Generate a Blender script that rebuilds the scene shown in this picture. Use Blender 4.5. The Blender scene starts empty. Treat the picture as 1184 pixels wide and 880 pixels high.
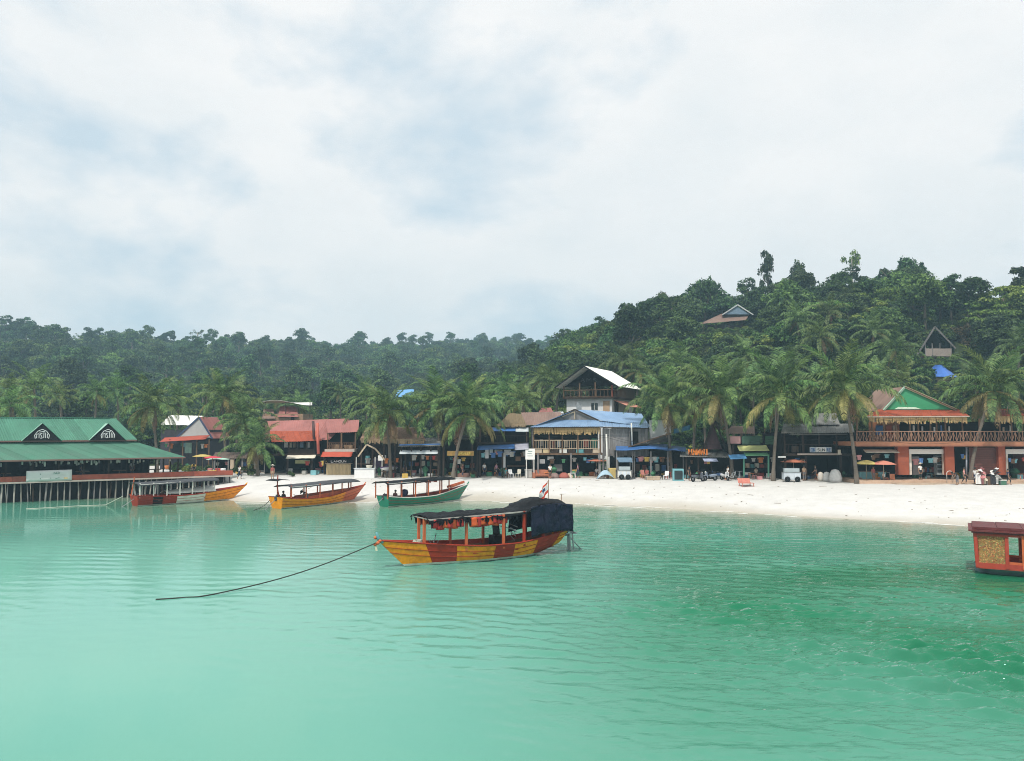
import bpy, bmesh, math, random
import numpy as np
from mathutils import Vector, Matrix, Euler, noise

random.seed(7)
RNG = np.random.default_rng(7)
SC = bpy.context.scene
COL = SC.collection
R = math.radians

# ------------------------------------------------------------------ camera
CAM_H, FPX, HOR = 7.0, 894.0, 495.0          # eye height (m), focal length (px of 1184), horizon row
PITCH = math.atan((HOR - 440.0) / FPX)
cam_d = bpy.data.cameras.new('camera')
cam_d.sensor_width = 36.0
cam_d.lens = FPX / 1184.0 * 36.0
cam_d.clip_end = 5000
cam = bpy.data.objects.new('camera', cam_d)
COL.objects.link(cam)
cam.location = (0, 0, CAM_H)
cam.rotation_euler = (math.pi / 2 + PITCH, 0, 0)
SC.camera = cam

def ray(px, py):
    a, b = (px - 592.0) / FPX, (440.0 - py) / FPX
    return Vector((a, math.cos(PITCH) - b * math.sin(PITCH), math.sin(PITCH) + b * math.cos(PITCH)))
def at(px, py, Y):
    r = ray(px, py)
    return Vector((r.x * Y / r.y, Y, CAM_H + r.z * Y / r.y))
def gp(px, py, z=0.0):
    r = ray(px, py)
    t = (z - CAM_H) / r.z
    return Vector((r.x * t, r.y * t, z))

# ------------------------------------------------------------------ sky and sun
SUN_EL, SUN_AZ = R(56), R(204)               # azimuth measured clockwise from +Y: behind the camera, to its left
world = bpy.data.worlds.new('World')
SC.world = world
world.use_nodes = True
nt = world.node_tree
nt.nodes.clear()
def N(nt, typ, **kw):
    n = nt.nodes.new(typ)
    for k, v in kw.items():
        if k == 'inp':
            for kk, vv in v.items():
                n.inputs[kk].default_value = vv
        else:
            setattr(n, k, v)
    return n
def L(nt, a, b):
    nt.links.new(a, b)
out = N(nt, 'ShaderNodeOutputWorld')
bg = N(nt, 'ShaderNodeBackground', inp={'Strength': 0.1})
sky = N(nt, 'ShaderNodeTexSky', sky_type='NISHITA', sun_disc=False, sun_elevation=SUN_EL,
        sun_rotation=SUN_AZ, altitude=0, air_density=1.0, dust_density=2.5, ozone_density=1.0)
tc = N(nt, 'ShaderNodeTexCoord')
mp = N(nt, 'ShaderNodeMapping')
mp.inputs['Location'].default_value = (2.1, 9.6, 0.0)
mp.inputs['Scale'].default_value = (1.0, 1.0, 1.75)
L(nt, tc.outputs['Generated'], mp.inputs['Vector'])
n1 = N(nt, 'ShaderNodeTexNoise', inp={'Scale': 1.9, 'Detail': 10.0, 'Roughness': 0.55, 'Distortion': 0.15})
L(nt, mp.outputs[0], n1.inputs['Vector'])
cr = N(nt, 'ShaderNodeValToRGB')
cr.color_ramp.elements[0].position = 0.385
cr.color_ramp.elements[1].position = 0.485
cr.color_ramp.elements[0].color = (0, 0, 0, 1)
L(nt, n1.outputs['Fac'], cr.inputs[0])
# thin veil keeps the open sky pale; the clouds themselves have light and slightly grey parts
n2 = N(nt, 'ShaderNodeTexNoise', inp={'Scale': 4.5, 'Detail': 9.0, 'Roughness': 0.56, 'Distortion': 0.1})
L(nt, mp.outputs[0], n2.inputs['Vector'])
cr2 = N(nt, 'ShaderNodeValToRGB')
cr2.color_ramp.elements[0].position = 0.34
cr2.color_ramp.elements[1].position = 0.62
cr2.color_ramp.elements[0].color = (9.2, 9.45, 9.55, 1)
cr2.color_ramp.elements[1].color = (10.3, 10.2, 10.1, 1)
L(nt, n2.outputs['Fac'], cr2.inputs[0])
veil = N(nt, 'ShaderNodeMix', data_type='RGBA', inp={0: 0.85})
L(nt, sky.outputs[0], veil.inputs[6])
veil.inputs[7].default_value = (7.5, 8.75, 9.6, 1)
mx = N(nt, 'ShaderNodeMix', data_type='RGBA')
L(nt, cr.outputs[0], mx.inputs[0])
L(nt, veil.outputs[2], mx.inputs[6])
L(nt, cr2.outputs[0], mx.inputs[7])
L(nt, mx.outputs[2], bg.inputs['Color'])
L(nt, bg.outputs[0], out.inputs[0])

sun_d = bpy.data.lights.new('sun', 'SUN')
sun_d.energy = 3.6
sun_d.angle = R(1.5)
sun_d.color = (1.0, 0.95, 0.87)
sun = bpy.data.objects.new('sun', sun_d)
COL.objects.link(sun)
sd = Vector((math.sin(SUN_AZ) * math.cos(SUN_EL), math.cos(SUN_AZ) * math.cos(SUN_EL), math.sin(SUN_EL)))
sun.rotation_euler = sd.to_track_quat('Z', 'Y').to_euler()
sun.location = sd * 300

SC.render.engine = 'CYCLES'
SC.view_settings.view_transform = 'Standard'
SC.view_settings.look = 'None'
SC.view_settings.exposure = 0.0
SC.view_settings.gamma = 1.0
SC.view_settings.use_curve_mapping = False
SC.cycles.max_bounces = 6
SC.cycles.diffuse_bounces = 3
SC.cycles.glossy_bounces = 3
SC.cycles.transmission_bounces = 4
SC.cycles.transparent_max_bounces = 8
SC.cycles.volume_bounces = 0
SC.cycles.use_denoising = True
SC.cycles.denoising_prefilter = 'FAST'
SC.cycles.pixel_filter_type = 'BLACKMAN_HARRIS'
SC.cycles.filter_width = 1.0
SC.cycles.caustics_reflective = False
SC.cycles.caustics_refractive = False
# ------------------------------------------------------------------ materials
MATS = {}
def M(name, col, rough=0.7, var=0.18, scale=2.0, bump=0.0, metal=0.0, spec=0.4, dirt=0.0, dirtcol=(0.09, 0.075, 0.06), rnd=0.10, stretch=(1, 1, 1)):
    """Principled with mottled colour, per-object tint, optional grime patches and fine relief."""
    if name in MATS:
        return MATS[name]
    m = bpy.data.materials.new(name)
    m.use_nodes = True
    t = m.node_tree
    t.nodes.clear()
    o = N(t, 'ShaderNodeOutputMaterial')
    p = N(t, 'ShaderNodeBsdfPrincipled', inp={'Metallic': metal, 'Specular IOR Level': spec})
    c = N(t, 'ShaderNodeTexCoord')
    mpn = N(t, 'ShaderNodeMapping')
    mpn.inputs['Scale'].default_value = stretch
    L(t, c.outputs['Object'], mpn.inputs['Vector'])
    nz = N(t, 'ShaderNodeTexNoise', inp={'Scale': scale, 'Detail': 6.0, 'Roughness': 0.6})
    L(t, mpn.outputs[0], nz.inputs['Vector'])
    oi = N(t, 'ShaderNodeObjectInfo')
    # value = 1 + var*(noise-.5)*2 + rnd*(random-.5)*2
    a = N(t, 'ShaderNodeMapRange', inp={1: 0.25, 2: 0.75, 3: 1 - var, 4: 1 + var})
    L(t, nz.outputs['Fac'], a.inputs[0])
    b = N(t, 'ShaderNodeMapRange', inp={1: 0.0, 2: 1.0, 3: 1 - rnd, 4: 1 + rnd})
    L(t, oi.outputs['Random'], b.inputs[0])
    mu = N(t, 'ShaderNodeMath', operation='MULTIPLY')
    L(t, a.outputs[0], mu.inputs[0]); L(t, b.outputs[0], mu.inputs[1])
    vm = N(t, 'ShaderNodeVectorMath', operation='SCALE')
    vm.inputs[0].default_value = col
    L(t, mu.outputs[0], vm.inputs['Scale'])
    last = vm.outputs[0]
    if dirt > 0:
        nd = N(t, 'ShaderNodeTexNoise', inp={'Scale': scale * 0.55, 'Detail': 8.0, 'Roughness': 0.7})
        L(t, mpn.outputs[0], nd.inputs['Vector'])
        dr = N(t, 'ShaderNodeMapRange', inp={1: 0.48, 2: 0.72, 3: 0.0, 4: dirt})
        L(t, nd.outputs['Fac'], dr.inputs[0])
        dm = N(t, 'ShaderNodeMix', data_type='RGBA')
        L(t, dr.outputs[0], dm.inputs[0]); L(t, last, dm.inputs[6])
        dm.inputs[7].default_value = (*dirtcol, 1)
        last = dm.outputs[2]
    L(t, last, p.inputs['Base Color'])
    rr = N(t, 'ShaderNodeMapRange', inp={1: 0.3, 2: 0.7, 3: max(0.02, rough - 0.1), 4: min(1, rough + 0.1)})
    L(t, nz.outputs['Fac'], rr.inputs[0])
    L(t, rr.outputs[0], p.inputs['Roughness'])
    if bump > 0:
        nb = N(t, 'ShaderNodeTexNoise', inp={'Scale': scale * 6, 'Detail': 4.0, 'Roughness': 0.6})
        L(t, mpn.outputs[0], nb.inputs['Vector'])
        bp = N(t, 'ShaderNodeBump', inp={'Strength': bump, 'Distance': 0.05})
        L(t, nb.outputs['Fac'], bp.inputs['Height'])
        L(t, bp.outputs[0], p.inputs['Normal'])
    L(t, p.outputs[0], o.inputs[0])
    MATS[name] = m
    return m

def leafmat(name, c1, c2, trans=0.3, hue=0.0, val=0.22):
    m = bpy.data.materials.new(name)
    m.use_nodes = True
    t = m.node_tree
    t.nodes.clear()
    o = N(t, 'ShaderNodeOutputMaterial')
    g = N(t, 'ShaderNodeNewGeometry')
    oi = N(t, 'ShaderNodeObjectInfo')
    mxn = N(t, 'ShaderNodeMix', data_type='RGBA')
    L(t, g.outputs['Random Per Island'], mxn.inputs[0])
    mxn.inputs[6].default_value = (*c1, 1)
    mxn.inputs[7].default_value = (*c2, 1)
    hs = N(t, 'ShaderNodeHueSaturation')
    mr = N(t, 'ShaderNodeMapRange', inp={3: 1 - val, 4: 1 + val})
    L(t, oi.outputs['Random'], mr.inputs[0])
    L(t, mr.outputs[0], hs.inputs['Value'])
    ml = N(t, 'ShaderNodeMath', operation='MULTIPLY', inp={1: 7.31})
    L(t, oi.outputs['Random'], ml.inputs[0])
    fr = N(t, 'ShaderNodeMath', operation='FRACT')
    L(t, ml.outputs[0], fr.inputs[0])
    mh = N(t, 'ShaderNodeMapRange', inp={3: 0.5 - 0.035 + hue, 4: 0.5 + 0.025 + hue})
    L(t, fr.outputs[0], mh.inputs[0])
    L(t, mh.outputs[0], hs.inputs['Hue'])
    L(t, mxn.outputs[2], hs.inputs['Color'])
    p = N(t, 'ShaderNodeBsdfPrincipled', inp={'Roughness': 0.55, 'Specular IOR Level': 0.3})
    L(t, hs.outputs[0], p.inputs['Base Color'])
    tr = N(t, 'ShaderNodeBsdfTranslucent')
    L(t, hs.outputs[0], tr.inputs[0])
    ms = N(t, 'ShaderNodeMixShader', inp={0: trans})
    L(t, p.outputs[0], ms.inputs[1]); L(t, tr.outputs[0], ms.inputs[2])
    L(t, ms.outputs[0], o.inputs[0])
    MATS[name] = m
    return m

# ------------------------------------------------------------------ mesh helpers
class MB:
    def __init__(s):
        s.v, s.f, s.mi = [], [], []
        s.m = 0
    def add(s, vs, fs):
        k = len(s.v)
        s.v += [tuple(p) for p in vs]
        for f in fs:
            s.f.append(tuple(i + k for i in f)); s.mi.append(s.m)
        return s
    def box(s, x0, y0, z0, x1, y1, z1):
        v = [(x, y, z) for z in (z0, z1) for y in (y0, y1) for x in (x0, x1)]
        return s.add(v, [(0, 2, 3, 1), (4, 5, 7, 6), (0, 1, 5, 4), (2, 6, 7, 3), (0, 4, 6, 2), (1, 3, 7, 5)])
    def cbox(s, c, d, rz=0, rx=0, ry=0):
        mat = Euler((rx, ry, rz)).to_matrix()
        v = [Vector(c) + mat @ Vector((x * d[0] / 2, y * d[1] / 2, z * d[2] / 2)) for z in (-1, 1) for y in (-1, 1) for x in (-1, 1)]
        return s.add(v, [(0, 2, 3, 1), (4, 5, 7, 6), (0, 1, 5, 4), (2, 6, 7, 3), (0, 4, 6, 2), (1, 3, 7, 5)])
    def bar(s, a, b, w, h=None, up=(0, 0, 1)):
        a, b = Vector(a), Vector(b)
        h = h or w
        d = (b - a).normalized()
        u = Vector(up)
        if abs(d.dot(u)) > 0.95:
            u = Vector((0, 1, 0))
        sd_ = d.cross(u).normalized() * (w / 2)
        uu = sd_.cross(d).normalized() * (h / 2)
        v = [p + i * sd_ + j * uu for p in (a, b) for (i, j) in ((-1, -1), (1, -1), (1, 1), (-1, 1))]
        return s.add(v, [(3, 2, 1, 0), (4, 5, 6, 7), (0, 1, 5, 4), (1, 2, 6, 5), (2, 3, 7, 6), (3, 0, 4, 7)])
    def tube(s, pts, rad, n=8, cap=True):
        pts = [Vector(p) for p in pts]
        if not hasattr(rad, '__len__'):
            rad = [rad] * len(pts)
        rings = []
        ref = None
        for i, p in enumerate(pts):
            d = (pts[min(i + 1, len(pts) - 1)] - pts[max(i - 1, 0)]).normalized()
            if ref is None:
                ref = Vector((1, 0, 0)) if abs(d.x) < 0.8 else Vector((0, 1, 0))
            a = d.cross(ref).normalized(); b = d.cross(a).normalized()
            ref = -b if b.length else ref
            rings.append([p + rad[i] * (math.cos(2 * math.pi * k / n) * a + math.sin(2 * math.pi * k / n) * b) for k in range(n)])
        # keep rings aligned
        vs = [p for r_ in rings for p in r_]
        fs = []
        for i in range(len(pts) - 1):
            # choose the rotation that matches the next ring best
            base, nxt = rings[i], rings[i + 1]
            best = min(range(n), key=lambda o: sum((base[k] - nxt[(k + o) % n]).length for k in range(0, n, max(1, n // 4))))
            if best:
                rings[i + 1] = nxt[best:] + nxt[:best]
                vs[(i + 1) * n:(i + 2) * n] = rings[i + 1]
            for k in range(n):
                fs.append((i * n + k, i * n + (k + 1) % n, (i + 1) * n + (k + 1) % n, (i + 1) * n + k))
        if cap:
            fs.append(tuple(range(n - 1, -1, -1)))
            fs.append(tuple((len(pts) - 1) * n + k for k in range(n)))
        return s.add(vs, fs)
    def lathe(s, prof, c=(0, 0, 0), n=14, ax='z'):
        c = Vector(c)
        vs = []
        for (r_, z) in prof:
            for k in range(n):
                a = 2 * math.pi * k / n
                p = (r_ * math.cos(a), r_ * math.sin(a), z)
                if ax == 'y': p = (p[0], p[2], p[1])
                if ax == 'x': p = (p[2], p[0], p[1])
                vs.append(c + Vector(p))
        fs = []
        for i in range(len(prof) - 1):
            for k in range(n):
                fs.append((i * n + k, i * n + (k + 1) % n, (i + 1) * n + (k + 1) % n, (i + 1) * n + k))
        return s.add(vs, fs)
    def prism(s, poly, y0, y1):
        """polygon of (x, z) pushed from y0 to y1"""
        n = len(poly)
        v = [(x, y0, z) for x, z in poly] + [(x, y1, z) for x, z in poly]
        return s.add(v, [tuple(range(n)), tuple(range(2 * n - 1, n - 1, -1))] + [(k, k + n, (k + 1) % n + n, (k + 1) % n) for k in range(n)])
    def grid(s, P, nu, nv, thick=0.0):
        """P(u,v)->Vector; thick > 0 adds a second skin below it"""
        vs = [Vector(P(i / nu, j / nv)) for j in range(nv + 1) for i in range(nu + 1)]
        w = nu + 1
        fs = [(j * w + i, j * w + i + 1, (j + 1) * w + i + 1, (j + 1) * w + i) for j in range(nv) for i in range(nu)]
        if thick:
            k = len(vs)
            # normals from differences
            nv_ = []
            for j in range(nv + 1):
                for i in range(nu + 1):
                    a = vs[j * w + min(i + 1, nu)] - vs[j * w + max(i - 1, 0)]
                    b = vs[min(j + 1, nv) * w + i] - vs[max(j - 1, 0) * w + i]
                    c = a.cross(b)
                    nv_.append(c.normalized() if c.length > 1e-9 else Vector((0, 0, 1)))
            vs = vs + [p - thick * q for p, q in zip(vs, nv_)]
            fs2 = [tuple(x + k for x in f[::-1]) for f in fs]
            edge = [i for i in range(w)] + [j * w + nu for j in range(1, nv + 1)] + [nv * w + i for i in range(nu - 1, -1, -1)] + [j * w for j in range(nv - 1, 0, -1)]
            side = [(edge[i], edge[i] + k, edge[(i + 1) % len(edge)] + k, edge[(i + 1) % len(edge)]) for i in range(len(edge))]
            fs = fs + fs2 + side
        return s.add(vs, fs)
    def mesh(s, name, mats, smooth=False):
        me = bpy.data.meshes.new(name)
        me.from_pydata(s.v, [], s.f)
        if not isinstance(mats, (list, tuple)):
            mats = [mats]
        for m in mats:
            me.materials.append(m)
        if len(mats) > 1:
            me.polygons.foreach_set('material_index', s.mi)
        if smooth:
            me.polygons.foreach_set('use_smooth', [True] * len(s.f))
        me.update()
        return me
    def build(s, name, mats, parent=None, smooth=False, loc=None):
        o = bpy.data.objects.new(name, s.mesh(name, mats, smooth))
        COL.objects.link(o)
        if parent is not None:
            o.parent = parent
        if loc is not None:
            o.location = loc
        return o

def tag(o, label=None, cat=None, group=None, kind=None):
    if label: o['label'] = label
    if cat: o['category'] = cat
    if group: o['group'] = group
    if kind: o['kind'] = kind
    return o
def thing(name, label, cat, loc=(0, 0, 0), rz=0.0, group=None):
    o = bpy.data.objects.new(name, None)
    COL.objects.link(o)
    o.empty_display_size = 0.3
    o.location = loc
    o.rotation_euler = (0, 0, rz)
    return tag(o, label, cat, group)
def child(name, me, parent, loc=(0, 0, 0), rot=(0, 0, 0), scale=(1, 1, 1)):
    o = bpy.data.objects.new(name, me)
    COL.objects.link(o)
    o.parent = parent
    o.location, o.rotation_euler, o.scale = loc, rot, scale
    return o
def jit(a):
    return random.uniform(-a, a)

def roof_slope(parent, el, er, rr, rl, mat, n=8, rib=0.22, amp=0.025, name='roof_panel', lift=0.0, overlap=0.03):
    """corrugated sheets between eave (el->er) and ridge (rl->rr); every sheet is a piece of its own"""
    el, er, rr, rl = map(Vector, (el, er, rr, rl))
    nrm = (er - el).cross(rl - el).normalized()
    if nrm.z < 0: nrm = -nrm
    for k in range(n):
        a, b = k / n, (k + 1) / n
        e0, e1 = el.lerp(er, a), el.lerp(er, b + overlap / n)
        t0, t1 = rl.lerp(rr, a), rl.lerp(rr, b + overlap / n)
        off = nrm * (lift + random.uniform(0, 0.012) + (k % 2) * 0.008)
        low = Vector((0, 0, random.uniform(-0.02, 0.0)))
        m = max(2, int(round((e1 - e0).length / (rib / 2))))
        mb = MB()
        def P(u, v):
            q = e0.lerp(e1, u).lerp(t0.lerp(t1, u), v) + off + low * (1 - v)
            return q + nrm * (amp * math.cos(u * m * math.pi))
        mb.grid(P, m, 2, 0.012)
        mb.build(name, mat, parent)

def plank_wall(mb, x0, x1, z0, z1, y, w=0.25, t=0.04, gap=0.012):
    x = x0
    while x < x1 - 0.02:
        ww = min(w * random.uniform(0.85, 1.15), x1 - x)
        d = random.uniform(0, 0.02)
        mb.box(x + gap / 2, y - d, z0 + jit(0.02), x + ww - gap / 2, y + t, z1 + jit(0.02))
        x += ww
    return mb

def rail(mb, a, b, h=0.95, step=0.28, thick=0.05, cross=False):
    a, b = Vector(a), Vector(b)
    n = max(2, int((b - a).length / step))
    for k in range(n + 1):
        p = a.lerp(b, k / n)
        q = p + Vector((jit(0.015), 0, h + jit(0.02)))
        mb.bar(p, q, thick * random.uniform(0.7, 1.1))
        if cross and k < n:
            p2 = a.lerp(b, (k + 1) / n)
            if k % 2: mb.bar(p + Vector((0, .02, .05)), p2 + Vector((0, .02, h - .05)), thick * 0.7)
            else: mb.bar(p + Vector((0, .02, h - .05)), p2 + Vector((0, .02, .05)), thick * 0.7)
    up = Vector((0, 0, h))
    mb.bar(a + up, b + up, thick * 1.5)
    mb.bar(a + up * 0.08, b + up * 0.08, thick)
    return mb

def strokes(mb, segs, ox, oz, sx, sz, y, w, t=0.012):
    """flat lettering strokes standing on a board; segs in a unit cell"""
    for (a, b, c, d) in segs:
        mb.bar((ox + a * sx, y, oz + b * sz), (ox + c * sx, y, oz + d * sz), w, t, up=(0, 1, 0))
    return mb
# ------------------------------------------------------------------ terrain
ZB = 1.5                                              # level of the village ground above the water
def _pts(lst, z):
    q = [gp(px, py, z) for px, py in lst]
    return [p.x for p in q], [p.y for p in q]
_sx, _sy = _pts([(240, 577), (300, 580.5), (420, 580), (560, 579), (680, 583), (800, 589), (900, 595), (1000, 601), (1120, 608), (1184, 612)], 0.0)
_sx = [-600, -90, -50] + _sx + [60, 100, 160, 600]
_sy = [130, 100, 88] + _sy + [36, 10, -40, -150]
_bx, _by = _pts([(300, 549), (430, 550), (600, 552), (800, 554), (1000, 558), (1184, 560)], ZB)
_bx = [-600, -90] + _bx + [70, 110, 200, 600]
_by = [150, 108] + _by + [70, 45, 0, -100]
def shoreY(x): return np.interp(x, _sx, _sy)
def frontY(x): return np.interp(x, _bx, _by)
def sst(t):
    t = np.clip(t, 0, 1)
    return t * t * (3 - 2 * t)
_RX = [-70, -40, -16, -3, 6, 22, 42, 62, 84, 98, 116, 170, 300, 600]
_RH = [0, 2, 6, 10, 13, 19.5, 26, 26.5, 25.5, 20.5, 21, 25, 25, 20]
_LX = [-600, -300, -220, -160, -110, -60, 0, 80, 300, 600]
_LY = [300, 310, 325, 350, 420, 540, 640, 670, 670, 670]
_LH = [34, 34, 34, 33, 38, 50, 60, 64, 64, 56]
def vnoise(x, y, s, seed=0.0):
    """cheap smooth value noise, vectorised"""
    x = np.asarray(x, float) / s + seed * 17.3
    y = np.asarray(y, float) / s + seed * 9.1
    xi, yi = np.floor(x), np.floor(y)
    fx, fy = x - xi, y - yi
    fx, fy = fx * fx * (3 - 2 * fx), fy * fy * (3 - 2 * fy)
    h = lambda a, b: np.modf(np.abs(np.sin(a * 127.1 + b * 311.7) * 43758.5453))[0]
    return (h(xi, yi) * (1 - fx) + h(xi + 1, yi) * fx) * (1 - fy) + (h(xi, yi + 1) * (1 - fx) + h(xi + 1, yi + 1) * fx) * fy
def landZ(x, y):
    x = np.asarray(x, float); y = np.asarray(y, float)
    s, b = shoreY(x), frontY(x)
    t = (y - s) / (b - s - 3.0)
    z = np.where(t < 0, np.maximum((y - s) * 0.11, -3.2), ZB * (1 - (1 - np.clip(t, 0, 1)) ** 1.5))
    hr = np.interp(x * 175 / np.maximum(y, 120) * 0.5 + x * 0.5, _RX, _RH) * sst((y - b - 20) / 66.0)
    ly = np.interp(x, _LX, _LY)
    hl = np.interp(x, _LX, _LH) * sst((y - 135) / (ly - 135)) ** 0.9
    hill = np.maximum(hr, hl)
    hill = hill + (vnoise(x, y, 26, 1) - 0.5) * np.clip(hill, 0, 6) * 0.8
    back = np.clip((y - b - 10) / 60, 0, 1) * 1.2
    return z + np.where(y > b, hill + back, 0) + np.where(t > 0.05, (vnoise(x, y, 3.5, 2) - .5) * 0.10, 0)
def lz(x, y): return float(landZ(x, y))

sand = M('sand', (0.63, 0.62, 0.595), rough=0.9, var=0.09, scale=0.8, bump=1.0, rnd=0.0, dirt=0.25, dirtcol=(0.52, 0.50, 0.455), spec=0.2)
# wet band along the waterline darkens the sand
def _wet():
    t = sand.node_tree
    p = [n for n in t.nodes if n.type == 'BSDF_PRINCIPLED'][0]
    src = p.inputs['Base Color'].links[0].from_socket
    at_ = N(t, 'ShaderNodeAttribute', attribute_name='wet')
    mix = N(t, 'ShaderNodeMix', data_type='RGBA')
    L(t, at_.outputs['Fac'], mix.inputs[0]); L(t, src, mix.inputs[6])
    mix.inputs[7].default_value = (0.42, 0.38, 0.30, 1)
    L(t, mix.outputs[2], p.inputs['Base Color'])
_wet()
soil = M('forest_floor', (0.035, 0.05, 0.02), rough=0.95, var=0.4, scale=0.3, bump=0.4, rnd=0, spec=0.1)

def land_grid():
    xs = np.concatenate([np.arange(-700, -90, 12.0), np.arange(-90, 90, 1.0), np.arange(90, 701, 12.0)])
    ys = np.concatenate([np.arange(-160, 34, 8.0), np.arange(34, 120, 0.8), np.arange(120, 240, 3.0), np.arange(240, 700, 10.0)])
    X, Y = np.meshgrid(xs, ys)
    Z = landZ(X, Y)
    nx, ny = len(xs), len(ys)
    V = np.stack([X, Y, Z], -1).reshape(-1, 3)
    i, j = np.meshgrid(np.arange(nx - 1), np.arange(ny - 1))
    a = (j * nx + i).ravel()
    F = np.stack([a, a + 1, a + nx + 1, a + nx], -1)
    cx, cy = V[F].mean(1)[:, 0], V[F].mean(1)[:, 1]
    back = cy > frontY(cx) + 14
    for nm, sel, mt in (('beach', ~back, sand), ('hillside', back, soil)):
        f = F[sel]
        u, inv = np.unique(f, return_inverse=True)
        me = bpy.data.meshes.new(nm)
        me.from_pydata(V[u].tolist(), [], inv.reshape(-1, 4).tolist())
        me.materials.append(mt)
        me.polygons.foreach_set('use_smooth', [True] * len(f))
        if nm == 'beach':
            at_ = me.attributes.new('wet', 'FLOAT', 'POINT')
            d = V[u][:, 1] - shoreY(V[u][:, 0]) + (vnoise(V[u][:, 0], V[u][:, 1], 4, 5) - .5) * 2.0
            at_.data.foreach_set('value', np.clip(1 - (d - 0.4) / 2.6, 0, 1).astype(np.float32) * 0.75)
        o = bpy.data.objects.new(nm, me)
        COL.objects.link(o)
        tag(o, {'beach': 'pale white sand beach in front of the shops', 'hillside': 'forest floor of the hills behind the village'}[nm],
            {'beach': 'beach', 'hillside': 'hill'}[nm], kind='structure')
land_grid()

# ------------------------------------------------------------------ water
def make_water():
    # rows closer together near the viewer; each row spans a wider stretch as it recedes
    ny, nx = 620, 640
    t = np.linspace(0, 1, ny)
    ys = 9.0 * (100.0 / 9.0) ** t
    u = np.linspace(-1, 1, nx)
    X = u[None, :] * (ys[:, None] * 0.78 + 6.0)
    Y = np.repeat(ys[:, None], nx, 1)
    depth = np.clip((shoreY(X) - Y) * 0.11, 0, 3.2)
    # wind: a rougher tongue of water out to the right, glassy near the viewer and on the left
    wind = sst((X + 2 - (Y - 24) * 0.2) / 12.0) * np.exp(-((Y - 26 + X * .12) / 10.0) ** 2)
    gl = sst((Y - 15 + (vnoise(X, Y, 6, 3) - .5) * 9 + X * 0.28) / 13.0)
    left_ = sst((X + 14 + (Y - 30) * .25) / 16.0)
    amp = 0.03 + (0.08 + 0.40 * left_) * gl + 1.7 * wind
    amp *= np.clip(depth / 0.5, 0.12, 1) * (0.55 + 0.9 * vnoise(X, Y, 7, 4))
    H = np.zeros_like(X)
    r = np.random.default_rng(3)
    gust = 0.15 + 1.5 * vnoise(X * 0.35, Y, 3.0, 8) ** 1.5 + .5 * vnoise(X * .3, Y, 1.2, 9)
    for k in range(48):
        lam = 0.36 * (3.8 ** r.random())
        th = R(76) + r.normal(0, 0.38)
        kx, ky = math.cos(th) * 2 * math.pi / lam, math.sin(th) * 2 * math.pi / lam
        ph = r.random() * 6.283
        warp = (vnoise(X * .45, Y, lam * 3.2, 10 + k) - .5) * 3.2
        H += 0.0042 * lam ** 0.85 * np.sin(kx * X + ky * Y + ph + warp) * np.clip((lam - Y * 0.006) / lam, 0.1, 1)
    H = H * amp * 1.5 * gust
    V = np.stack([X, Y, H], -1).reshape(-1, 3)
    i, j = np.meshgrid(np.arange(nx - 1), np.arange(ny - 1))
    a = (j * nx + i).ravel()
    F = np.stack([a, a + 1, a + nx + 1, a + nx], -1)
    # outer skirt to the edges of the bay
    b0 = len(V)
    rim = [j * nx for j in range(ny)]                                   # left edge, near to far
    rim2 = [j * nx + nx - 1 for j in range(ny)]
    ext, ff = [], []
    for j in range(ny):
        ext.append((-690.0, float(ys[j]), 0.0)); ext.append((690.0, float(ys[j]), 0.0))
    for j in range(ny - 1):
        ff.append((b0 + 2 * j, rim[j], rim[j + 1], b0 + 2 * j + 2))
        ff.append((rim2[j], b0 + 2 * j + 1, b0 + 2 * j + 3, rim2[j + 1]))
    b1 = b0 + len(ext)
    ext += [(-690.0, -150.0, 0.0), (690.0, -150.0, 0.0)]
    near = [b0] + list(range(nx)) + [b0 + 1]
    ff.append(tuple([b1, b1 + 1] + near[::-1]))
    me = bpy.data.meshes.new('sea_water')
    allv = np.concatenate([V, np.array(ext)])
    me.from_pydata(allv.tolist(), [], F.tolist() + ff)
    me.polygons.foreach_set('use_smooth', [True] * len(me.polygons))
    d = np.clip((shoreY(allv[:, 0]) - allv[:, 1]) * 0.11, 0, 3.2).astype(np.float32)
    me.attributes.new('depth', 'FLOAT', 'POINT').data.foreach_set('value', d)
    rough_ = np.concatenate([amp.ravel(), np.full(len(ext), 0.5)]).astype(np.float32)
    me.attributes.new('chop', 'FLOAT', 'POINT').data.foreach_set('value', rough_)
    # seabed patches: sea grass shows as a deeper green off the right-hand beach
    gx, gy = allv[:, 0], allv[:, 1]
    weed = sst((gx + 3 - (gy - 30) * 0.12) / 13.0) * np.exp(-((gy - 32 + gx * .16) / 14.5) ** 2) * (0.75 + 1.0 * vnoise(gx * .5, gy, 4, 6) * (.6 + .8 * vnoise(gx * .4, gy, 1.6, 16)))
    weed += 0.35 * np.exp(-((gx + 2) / 10.0) ** 2 - ((gy - 50) / 7.0) ** 2)
    me.attributes.new('weed', 'FLOAT', 'POINT').data.foreach_set('value', np.clip(weed, 0, 1).astype(np.float32))
    sky_lift = sst((-gx + 2 - (gy - 30) * .2) / 16.0) * np.exp(-((gy - 36) / 17.0) ** 2) * (.75 + .5 * vnoise(gx * .4, gy, 6, 26))  # where the left water is painted paler, as if reflecting more sky
    me.attributes.new('sky_lift', 'FLOAT', 'POINT').data.foreach_set('value', np.clip(sky_lift, 0, 1).astype(np.float32))
    m = bpy.data.materials.new('sea_water')
    m.use_nodes = True
    t_ = m.node_tree
    t_.nodes.clear()
    o = N(t_, 'ShaderNodeOutputMaterial')
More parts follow.
